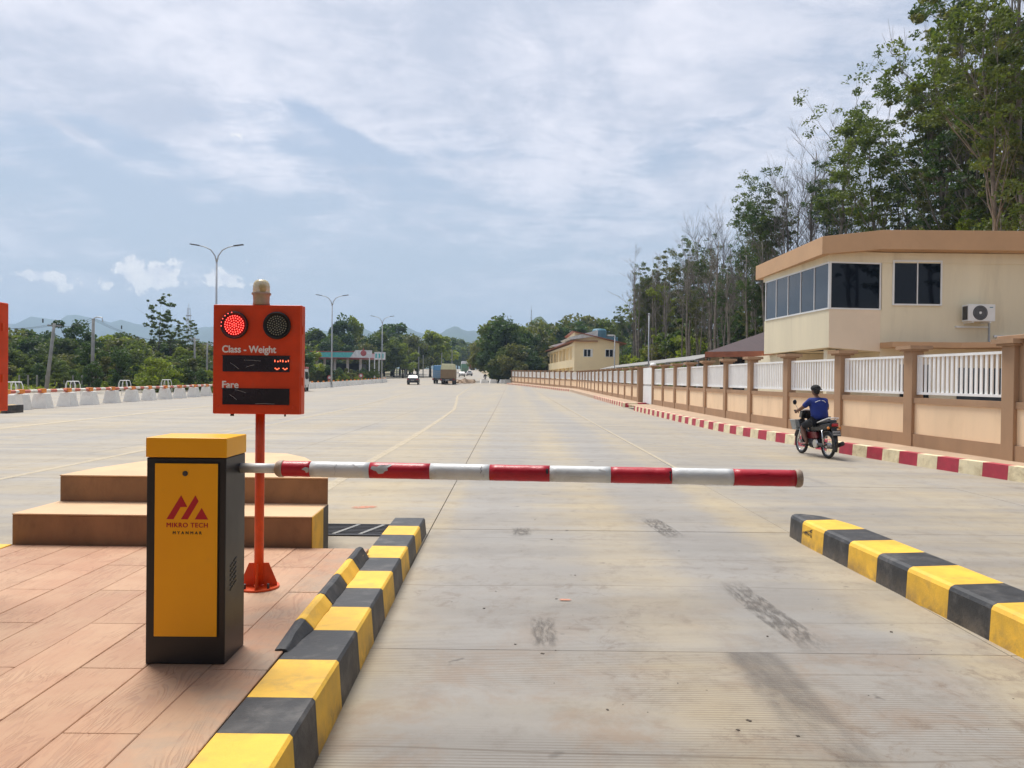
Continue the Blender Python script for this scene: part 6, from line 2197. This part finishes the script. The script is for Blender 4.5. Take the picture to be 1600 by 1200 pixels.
def bushy(seed, h, w, leaf=0.2, n=4200, m_leaf='leaf_a', m_bark='bark_dark', stem=0.25, lumps=26, skew=0.0):
    """broad tree: short trunk, forking limbs and a crown of many unequal leaf clumps"""
    rd = random.Random(seed)
    rng = np.random.default_rng(seed)
    mb = MB()
    th = h * stem
    r0 = 0.025 * h + .04
    mb.tube([(0, 0, -.2), (rd.uniform(-.1, .1), 0, th * .5), (rd.uniform(-.2, .2), 0, th)], [r0, r0 * .8, r0 * .65], 7)
    C = []
    wts = []
    for k in range(lumps):
        a = rd.uniform(0, 6.283)
        u_ = math.sqrt(rd.random())
        zt_ = rd.random()
        prof = math.sin(math.pi * min(1, .18 + .82 * zt_)) ** .6
        c = Vector((math.cos(a) * u_ * w * .5 * prof + skew * zt_, math.sin(a) * u_ * w * .5 * prof, th * .75 + (h - th * .75) * zt_ * rd.uniform(.82, 1.0)))
        rad = w * rd.uniform(.08, .19)
        m_ = int(n / lumps * rd.uniform(.5, 1.5))
        g = rng.normal(size=(m_, 3))
        g /= np.linalg.norm(g, axis=1)[:, None]
        g *= (rng.uniform(.35, 1.05, m_) ** .6)[:, None] * np.array([rad, rad, rad * .72])
        C.append(g + np.array(c)[None, :])
        if k < 12:
            mid = Vector((c.x * .4, c.y * .4, th + (c.z - th) * .45))
            mb.tube([(0, 0, th * .9), mid, c], [r0 * .4, r0 * .22, .015], 5, caps=False)
    return tube_mesh('trunk', mb, M[m_bark]), leaf_mesh('crown', np.concatenate(C), leaf, M[m_leaf], rng, 0.2, .6)


def place(proto, x, y, lab, cat='tree', name='tree', group=None, rz=None, s=1.0, sz=None, z=None):
    tm, cm = proto
    g = thing(name, lab, cat, (x, y, (gz(y) if z is None else z) - 0.05), random.uniform(0, 6.28) if rz is None else rz, group)
    g.scale = (s, s, sz if sz else s)
    for nm, me in (('trunk', tm), ('crown', cm)):
        if me is None:
            continue
        o = bpy.data.objects.new(nm, me)
        col.objects.link(o)
        o.parent = g
    return g


RT = [slender(11, 15, 1.0, .095, .52, 1.0, 15, 115, 'leaf_a'), slender(12, 16, .8, .095, .56, .9, 15, 110, 'leaf_b'), slender(13, 14, .9, .095, .5, 1.1, 15, 110, 'leaf_d'),
      slender(14, 17, .55, .095, .5, .9, 14, 100, 'leaf_a'), slender(15, 15, .45, .095, .5, 1.1, 15, 100, 'leaf_b'), slender(16, 13, 1.0, .10, .30, 1.2, 16, 130, 'leaf_c')]
BT = [slender(21, 15, 0, first=.38, spread=1.25, nb=17, m_bark='bare_twig'), slender(22, 16, 0, first=.45, spread=1.1, nb=16, m_bark='bare_twig'), slender(23, 13, 0, first=.32, spread=1.2, nb=17, m_bark='bare_twig')]
DT = [slender(31, 17, .9, .10, .32, 1.3, 18, 120, 'leaf_a', 'bark', .4), slender(32, 16, .9, .10, .3, 1.4, 18, 120, 'leaf_b', 'bark', .4), slender(33, 15, .9, .10, .3, 1.2, 18, 110, 'leaf_d', 'bark', .4)]
US = [bushy(41, 5, 4.2, .15, 3600, 'leaf_a', stem=.15), bushy(42, 4, 4.6, .15, 3600, 'leaf_c', stem=.1), bushy(43, 6, 4.4, .15, 3800, 'leaf_b', stem=.15), bushy(44, 5, 4, .15, 3400, 'leaf_d', stem=.15)]
BB = [bushy(51, 9, 8.5, .26, 5200, 'leaf_a', lumps=34), bushy(52, 10, 8, .26, 5200, 'leaf_b', lumps=34), bushy(53, 8, 9, .26, 5200, 'leaf_d', lumps=34), bushy(54, 12, 10, .28, 5600, 'leaf_b', lumps=40, stem=.3), bushy(55, 8, 7, .26, 4200, 'leaf_c', lumps=26)]

UK = {id(US[0]): 'mid-green leafy bush', id(US[1]): 'yellow-green leafy bush', id(US[2]): 'dark green leafy bush', id(US[3]): 'olive leafy bush'}
BK = {id(BB[0]): 'mid-green bushy tree', id(BB[1]): 'dark green bushy tree', id(BB[2]): 'olive spreading tree', id(BB[3]): 'large dark broad-crowned tree', id(BB[4]): 'small yellow-green tree'}
rnd = random.Random(99)
# --- individual trees against the sky above the office and the carport (px of the stem, distance, height, kind)
ind = [
    (1008, 96, 15.0, RT[0], 'leafy slender tree at the far left end of the tall grove'),
    (1040, 92, 15.5, RT[2], 'half-leafed slender tree next to the grove\'s left end'),
    (1092, 86, 19.5, BT[0], 'tall bare grey tree with fine twigs above the carport'),
    (1068, 88, 16.5, BT[1], 'narrow bare tree left of the tallest bare one above the carport'),
    (1124, 80, 17.5, BT[2], 'bare pale tree between the carport and the maroon roof'),
    (1150, 80, 17.0, BT[1], 'thin bare tree just left of the office roof line'),
    (1172, 70, 20.0, RT[3], 'slender tree with sparse leaves rising just left of the office roof band'),
    (1196, 74, 18.5, BT[0], 'bare tree tangled with leaves above the office roof corner'),
    (1210, 64, 17.5, RT[4], 'sparse dark-leafed tree above the left corner of the office roof'),
    (1250, 60, 21.8, BT[1], 'tallest bare white-grey tree above the office windows'),
    (1232, 62, 19.0, BT[0], 'bare tree leaning against the tallest bare one'),
    (1305, 54, 21.5, RT[3], 'tall slender tree with tufted dark crown above the bent roof corner'),
    (1290, 58, 17.5, RT[1], 'middle-height tree with loose dark crown below the tufted one'),
    (1382, 50, 19.0, DT[0], 'rounder full green tree above the middle of the office roof'),
    (1420, 47, 16.0, DT[1], 'dark full tree right of the rounder green one'),
    (1356, 52, 14.0, RT[5], 'low yellow-green tree at the roof edge under the full green tree'),
    (1462, 44, 18.5, RT[4], 'sparse tree left of the big trees at the right edge'),
    (1500, 42, 21.5, DT[0], 'tall airy tree second from the right edge'),
    (1520, 40, 23.5, BT[2], 'bare forked top sticking out above the right-hand trees'),
    (1560, 37, 22.0, DT[1], 'big dark tree near the right edge above the air conditioner'),
    (1600, 34, 24.0, DT[2], 'tallest leafy tree cut by the right edge of the view'),
    (1585, 31, 17.5, DT[0], 'leafy tree in front of the tallest one at the right edge'),
    (1530, 39, 16.5, DT[2], 'olive green tree filling the gap above the air conditioner'),
]
PH = {id(RT[0]): 15, id(RT[1]): 16, id(RT[2]): 14, id(RT[3]): 17, id(RT[4]): 15, id(RT[5]): 13, id(BT[0]): 15, id(BT[1]): 16, id(BT[2]): 13, id(DT[0]): 17, id(DT[1]): 16, id(DT[2]): 15}
for px_, Y, h_, pr_, lab in ind:
    s_ = h_ * .93 / PH[id(pr_)]
    place(pr_, AX(px_, Y), Y, lab, s=s_ * (.9 if pr_ in BT else .95), sz=s_)
# --- further single trees rising out of the grove
for k in range(34):
    px_ = 985 + k * 18.5 + rnd.uniform(-8, 8)
    Y = float(np.interp(px_, [985, 1180, 1600], [104, 68, 36])) + rnd.uniform(-4, 6)
    top = float(np.interp(px_, [985, 1000, 1100, 1180, 1230, 1300, 1400, 1450, 1500, 1600], [450, 415, 365, 325, 270, 235, 240, 170, 90, 20])) + rnd.uniform(0, 45)
    h_ = (594 - top) * Y / 1200 * .93 + 1
    if px_ > 1440 and k % 2:
        continue
    pr_ = rnd.choice([BT[0], BT[1], RT[3], RT[4], BT[2], RT[0]]) if px_ < 1440 else rnd.choice([RT[3], RT[4], RT[0], RT[2], DT[0], BT[0]])
    s_ = h_ / PH[id(pr_)]
    SIDE = 'above the carport' if px_ < 1180 else ('above the office windows' if px_ < 1380 else 'above the air conditioner end of the office roof')
    place(pr_, AX(px_, Y), Y, ('bare grey tree ' if pr_ in BT else 'thin leafy tree ') + SIDE + ', between taller ones', s=s_ * .85, sz=s_, group='thin trees rising out of the grove ' + SIDE)
# --- the grove behind: stems by the dozen
edge = lambda Y: float(np.interp(Y, [30, 45, 60, 100, 140], [22.5, 21.0, 20.0, 17.0, 12.0]))
GKIND = {id(RT[0]): 'slender mid-green tree', id(RT[1]): 'tall slender dark-leafed tree', id(RT[2]): 'slender olive-leafed tree', id(RT[3]): 'sparse-crowned slender tree',
         id(RT[4]): 'thinly leafed dark tree', id(RT[5]): 'low yellow-green slender tree', id(BT[0]): 'bare wide-branched grey tree', id(BT[1]): 'bare narrow grey tree',
         id(BT[2]): 'bare short grey tree', id(DT[0]): 'full-crowned mid-green tree', id(DT[1]): 'full-crowned dark green tree', id(DT[2]): 'full-crowned olive tree'}
for k in range(86):
    Y = rnd.uniform(33, 135) if k > 16 else rnd.uniform(33, 60)
    X = edge(Y) + rnd.uniform(-1, 12) + (1.0 if Y < 60 else 0)
    px_ = 800 + X / Y * 1200
    if (px_ > 1430 and k % 2) or px_ > 1780 or (885 < px_ < 985 and Y < 120):
        continue
    # top line of the grove in the photo
    top = float(np.interp(px_, [850, 960, 1000, 1100, 1180, 1230, 1300, 1400, 1450, 1500, 1600], [520, 502, 452, 428, 405, 385, 372, 350, 310, 250, 170]))
    h_ = (594 - top) * Y / 1200 * rnd.uniform(.72, .98) + 0.6
    h_ = min(max(h_, 5), 19)
    r_ = rnd.random()
    if px_ > 1430:
        pr_ = rnd.choice(DT + [RT[0], RT[2]]) if r_ < .8 else rnd.choice(RT)
    elif px_ > 1250:
        pr_ = rnd.choice(RT) if r_ < .6 else rnd.choice(DT + BT[:1])
    else:
        pr_ = rnd.choice(RT) if r_ < .72 else rnd.choice(BT)
    s_ = h_ / PH[id(pr_)]
    place(pr_, X, Y, GKIND[id(pr_)] + ' among many in the grove behind the wall', s=s_ * rnd.uniform(.8, 1.05), sz=s_, group='trees of the grove behind the wall')
# --- bare young stems in front of the undergrowth
ST = [slender(71 + q, 12, 0, first=.62, spread=.8, nb=8, m_bark='bark') for q in range(3)]
for k in range(48):
    Y = rnd.uniform(46, 125)
    X = edge(Y) - rnd.uniform(.2, 2.2)
    if 885 < 800 + X / Y * 1200 < 985 or (Y < 52 and X < 20):
        continue
    h_ = rnd.uniform(8, 14) * (1.0 if Y < 80 else 1.15)
    place(rnd.choice(ST), X, Y, 'thin bare grey stem at the front edge of the grove behind the carport', s=h_ / 12, group='thin bare stems at the front of the grove')
# --- undergrowth below the grove
for k in range(130):
    Y = rnd.uniform(36, 140)
    X = edge(Y) + rnd.uniform(0.5, 11) - (1 if Y > 70 else 0)
    if Y < 50:
        X = max(X, 25.5 if Y < 37 else X)
    if 885 < 800 + X / Y * 1200 < 990 and Y < 120:
        continue
    pr_ = rnd.choice(US + [US[1], US[1]])
    s_ = rnd.uniform(.8, 1.35) * (1.0 if Y < 70 else 1.25)
    place(pr_, X, Y, UK[id(pr_)] + ' in the undergrowth below the grove behind the wall', 'bush', 'bush', 'undergrowth bushes below the grove', s=s_)

# --- dark trees right of the far road and behind the yellow house
for k in range(48):
    px_ = rnd.uniform(765, 1000)
    Y = rnd.uniform(142, 190) if px_ > 800 else rnd.uniform(142, 165)
    if px_ > 850:
        Y = rnd.uniform(150, 200)
    top = float(np.interp(px_, [755, 775, 800, 850, 900, 960, 1000], [530, 506, 503, 505, 500, 495, 480]))
    h_ = (591 - top) * Y / 1200 * rnd.uniform(.75, 1.03) + 1.2
    if k < 14:
        px_ = rnd.uniform(768, 860)
        Y = rnd.uniform(137, 142)
        h_ = rnd.uniform(4, 7)
    pr_ = rnd.choice([BB[0], BB[1], BB[1], BB[2], BB[3], BB[4] if rnd.random() < .3 else BB[0]])
    s_ = h_ / {id(BB[0]): 9, id(BB[1]): 10, id(BB[2]): 8, id(BB[3]): 12, id(BB[4]): 8}[id(pr_)]
    place(pr_, AX(px_, Y), Y, BK[id(pr_)] + ' in the belt between the far road and the yellow house', s=s_, group='trees of the belt right of the far road')
# --- trees behind the petrol station and left of the far road
for k in range(56):
    px_ = rnd.uniform(470, 770)
    Y = rnd.uniform(172, 260)
    top = float(np.interp(px_, [470, 520, 560, 590, 640, 680, 730, 770], [530, 528, 532, 520, 522, 524, 530, 515]))
    if px_ > 700:
        Y = rnd.uniform(360, 440)
    elif px_ > 655:
        Y = rnd.uniform(270, 360)
    h_ = (590 - top) * Y / 1200 * rnd.uniform(.7, 1.0) - (gz(Y) - 1.56)
    pr_ = rnd.choice(BB)
    s_ = max(h_, 4) / {id(BB[0]): 9, id(BB[1]): 10, id(BB[2]): 8, id(BB[3]): 12, id(BB[4]): 8}[id(pr_)]
    place(pr_, AX(px_, Y), Y, BK[id(pr_)] + ' in the belt behind the petrol station and far road', s=s_, group='trees of the belt behind the petrol station')
for px_, top, Y, w, lab, pr_ in ((612, 505, 215, 1.25, 'big dark round-crowned tree behind the farthest street lamp', BB[3]),
                                 (535, 500, 200, .85, 'tall open-crowned tree behind the petrol station', BB[1]), (550, 496, 205, .5, 'thin tuft-topped tree beside the open-crowned one', BB[4]),
                                 (495, 520, 190, 1.1, 'mid-green tree just right of the orange sign', BB[0]), (672, 517, 205, 1.1, 'light green tree left of the dark silver car\'s road', BB[4]),
                                 (770, 508, 150, .8, 'loose-crowned tree where the far road meets the right belt', BB[2]), (640, 525, 200, 1.0, 'olive tree right of the round-crowned one', BB[2])):
    h_ = (590 - top) * Y / 1200 - (gz(Y) - 1.56)
    s_ = h_ / {id(BB[0]): 9, id(BB[1]): 10, id(BB[2]): 8, id(BB[3]): 12, id(BB[4]): 8}[id(pr_)]
    place(pr_, AX(px_, Y), Y, lab, s=s_ * w, sz=s_)
# --- the thicket on the left
for k in range(84):
    px_ = rnd.uniform(-140, 480)
    front = k % 3 == 0
    Y = rnd.uniform(74, 95) if front else rnd.uniform(95, 150)
    top = float(np.interp(px_, [-100, 0, 20, 80, 160, 250, 330, 400, 480], [515, 520, 524, 526, 528, 536, 540, 535, 528]))
    h_ = ((584 - top) * Y / 1200 * rnd.uniform(.8, 1.05) + 1.4) * (rnd.uniform(.45, .75) if front else 1)
    h_ = max(h_, 2.0)
    pr_ = rnd.choice([BB[0], BB[1], BB[2], BB[0], BB[4]])
    s_ = h_ / {id(BB[0]): 9, id(BB[1]): 10, id(BB[2]): 8, id(BB[3]): 12, id(BB[4]): 8}[id(pr_)]
    if 330 < px_ < 480 and front:
        continue
    place(pr_, AX(px_, Y), Y, BK[id(pr_)] + ' in the thicket beyond the white blocks on the left', s=s_ * 1.3, sz=s_, group='thicket trees on the left')
LT = [bushy(61, 12, 7.5, .22, 4200, 'leaf_b', lumps=30, stem=.45), slender(62, 12, .6, .2, .35, 1.6, 17, 50, 'leaf_a', 'bark_dark', .4)]
for px_, top, Y, pr_, lab in ((112, 492, 105, LT[0], 'tall dark tree with open round crown standing above the thicket on the left'), (243, 492, 110, LT[1], 'airy tree with sparse spreading crown left of the lattice mast'),
                              (300, 522, 112, LT[1], 'small sparse tree just left of the orange sign'), (270, 512, 118, LT[1], 'second sparse tree between airy tree and mast')):
    h_ = (583 - top) * Y / 1200 + 1.4
    s_ = h_ / 12.0
    place(pr_, AX(px_, Y), Y, lab, s=s_ * 1.05, sz=s_)
# the tree lines carry on outside the frame
for k in range(16):
    place(rnd.choice(DT + RT), 22.5 + rnd.uniform(0, 12), 31 - k * 1.9, 'full-crowned tree of the grove continuing past the right edge of the view', s=rnd.uniform(.9, 1.2), group='grove trees past the right edge of the view')
for k in range(18):
    place(rnd.choice(BB), -95 - k * 4 + rnd.uniform(-3, 3), 92 - k * 3 + rnd.uniform(-5, 5), 'bushy tree of the left thicket continuing past the left edge of the view', s=rnd.uniform(.6, .9), group='thicket trees past the left edge of the view')
# bush hedge strip by the blocks (planted) and along the petrol station
for k in range(46):
    px_ = rnd.uniform(478, 600)
    Y = rnd.uniform(126, 136) if px_ > 560 else rnd.uniform(118, 136)
    pr_ = rnd.choice(US)
    place(pr_, AX(px_, Y) - 1.5, Y, 'low ' + UK[id(pr_)] + ' in the planted strip before the petrol station', 'bush', 'bush', 'low bushes before the petrol station', s=rnd.uniform(.3, .5))
for k in range(26):
    px_ = rnd.uniform(-60, 330)
    Y = rnd.uniform(66, 76)
    pr_ = rnd.choice(US)
    place(pr_, AX(px_, Y), Y, 'low ' + UK[id(pr_)] + ' on the verge in front of the left thicket', 'bush', 'bush', 'low bushes on the left verge', s=rnd.uniform(.35, .75))
# round bush at the verge
place(US[1], AX(246, 64), 64, 'brownish-green twiggy bush on the verge below the airy tree', 'bush', 'bush', s=.78)
place(US[2], AX(144, 60), 60, 'dark green bush at the foot of the upright concrete pole', 'bush', 'bush', s=.42)
# verge fence posts
vp0 = None
for k in range(22):
    px_ = 30 + k * 14
    Y = 66 + k * .5
    if vp0 is None:
        vp0 = thing('fence_post', 'short pale post of the wire fence along the left verge', 'post', (AX(px_, Y), Y, gz(Y)), 0, 'short posts along the left verge')
        MB().box(-.05, .05, -.05, .05, 0, 1.3).build('post', M['pole_conc'], vp0)
    else:
        o = copy_tree(vp0)
        o.location = (AX(px_, Y), Y, gz(Y))

# grass tufts on the verge
rng = np.random.default_rng(3)
n = 26000
Yg = rng.uniform(58, 120, n)
Xg = rng.uniform(-120, -39.5, n)
c = np.stack([Xg, Yg, np.interp(Yg, _PY, _PZ) + rng.uniform(-.03, .35, n)], 1)
gm = leaf_mesh('grass', c, 0.22, M['leaf_c'], rng, -0.6, .35)
go = bpy.data.objects.new('grass', gm)
col.objects.link(go)
tag(go, 'rough green grass on the verge beyond the left carriageway', kind='stuff')
n = 9000
Yg = rng.uniform(62, 136, n)
Xg = np.interp(Yg, [62, 136], [-23.4, -23.4]) - rng.uniform(0, 2.2, n)
c = np.stack([Xg, Yg, np.interp(Yg, _PY, _PZ) + rng.uniform(-.03, .3, n)], 1)
gm = leaf_mesh('grass', c, 0.16, M['leaf_a'], rng, -0.6, .35)
go = bpy.data.objects.new('grass', gm)
col.objects.link(go)
tag(go, 'strip of green ground cover behind the far row of white blocks', kind='stuff')

# ------------------------------------------------------------------ hills
M['hill'] = mat('wooded_hill', (0.045, 0.075, 0.035), 0.95, 0.35, 0.01)


def hill(pts, Y, depth, label):
    """ridge line given as (photo column, photo row) seen at distance Y"""
    xs_h = np.linspace(pts[0][0], pts[-1][0], 90)
    rr_ = random.Random(int(Y))
    ph = [rr_.uniform(0, 6) for _ in range(5)]
    mb_ = MB()
    rows_ = 9
    for j in range(rows_):
        t_ = j / (rows_ - 1)
        for x_ in xs_h:
            py_ = float(np.interp(x_, [p[0] for p in pts], [p[1] for p in pts]))
            py_ += 1.2 * math.sin(x_ * .11 + ph[0]) + .8 * math.sin(x_ * .31 + ph[1]) + .4 * math.sin(x_ * .7 + ph[2])
            top = A(x_, py_, Y)
            prof = math.sin(math.pi * .5 * min(1, t_ * 2)) if t_ <= .5 else math.cos(math.pi * .5 * (t_ - .5) * 2)
            yy_ = Y + (t_ - .5) * depth
            X_ = top.x * (yy_ / Y) ** .2
            noise_ = 1 + .12 * math.sin(x_ * .09 + t_ * 7 + ph[3]) * (0 if abs(t_ - .5) < .01 else 1)
            mb_.v.append((X_, yy_, -6 + (top.z + 6) * prof * noise_ if abs(t_ - .5) > .01 else top.z))
    nx = len(xs_h)
    for j in range(rows_ - 1):
        for i in range(nx - 1):
            a = j * nx + i
            mb_.f.append((a, a + 1, a + nx + 1, a + nx))
            mb_.mi.append(0)
    return struct(mb_.build('hills', M['hill'], smooth=True), label)


hill([(-500, 560), (-300, 530), (-60, 530), (20, 507), (60, 506), (95, 501), (125, 496), (150, 500), (200, 506), (240, 510), (290, 513), (320, 512), (400, 520), (480, 528), (560, 545), (700, 575)], 3600, 1500, 'long blue hazy ridge on the left')
hill([(380, 560), (470, 524), (520, 520), (560, 524), (600, 518), (650, 519), (680, 523), (700, 518), (722, 515), (745, 518), (780, 530), (830, 540), (900, 570)], 3000, 1200, 'hazy blue hills above the far road')
hill([(760, 575), (800, 528), (830, 505), (850, 503), (880, 512), (940, 540), (1000, 575)], 700, 260, 'green wooded hill under the thin mast')

# ------------------------------------------------------------------ haze
mh = bpy.data.materials.new('haze')
mh.use_nodes = True
nt = mh.node_tree
nt.nodes.clear()
th_ = NT(nt)
pv = th_.n('ShaderNodeVolumePrincipled', None, Color=(0.56, 0.76, 1.0, 1), Density=HAZE)
pv.inputs['Anisotropy'].default_value = 0.2
th_.n('ShaderNodeOutputMaterial', None, Volume=pv.outputs[0])
hb = MB().box(-5900, 5900, -250, 8800, -7.5, 330).build('haze', mh)
tag(hb, 'pale air haze', kind='stuff')
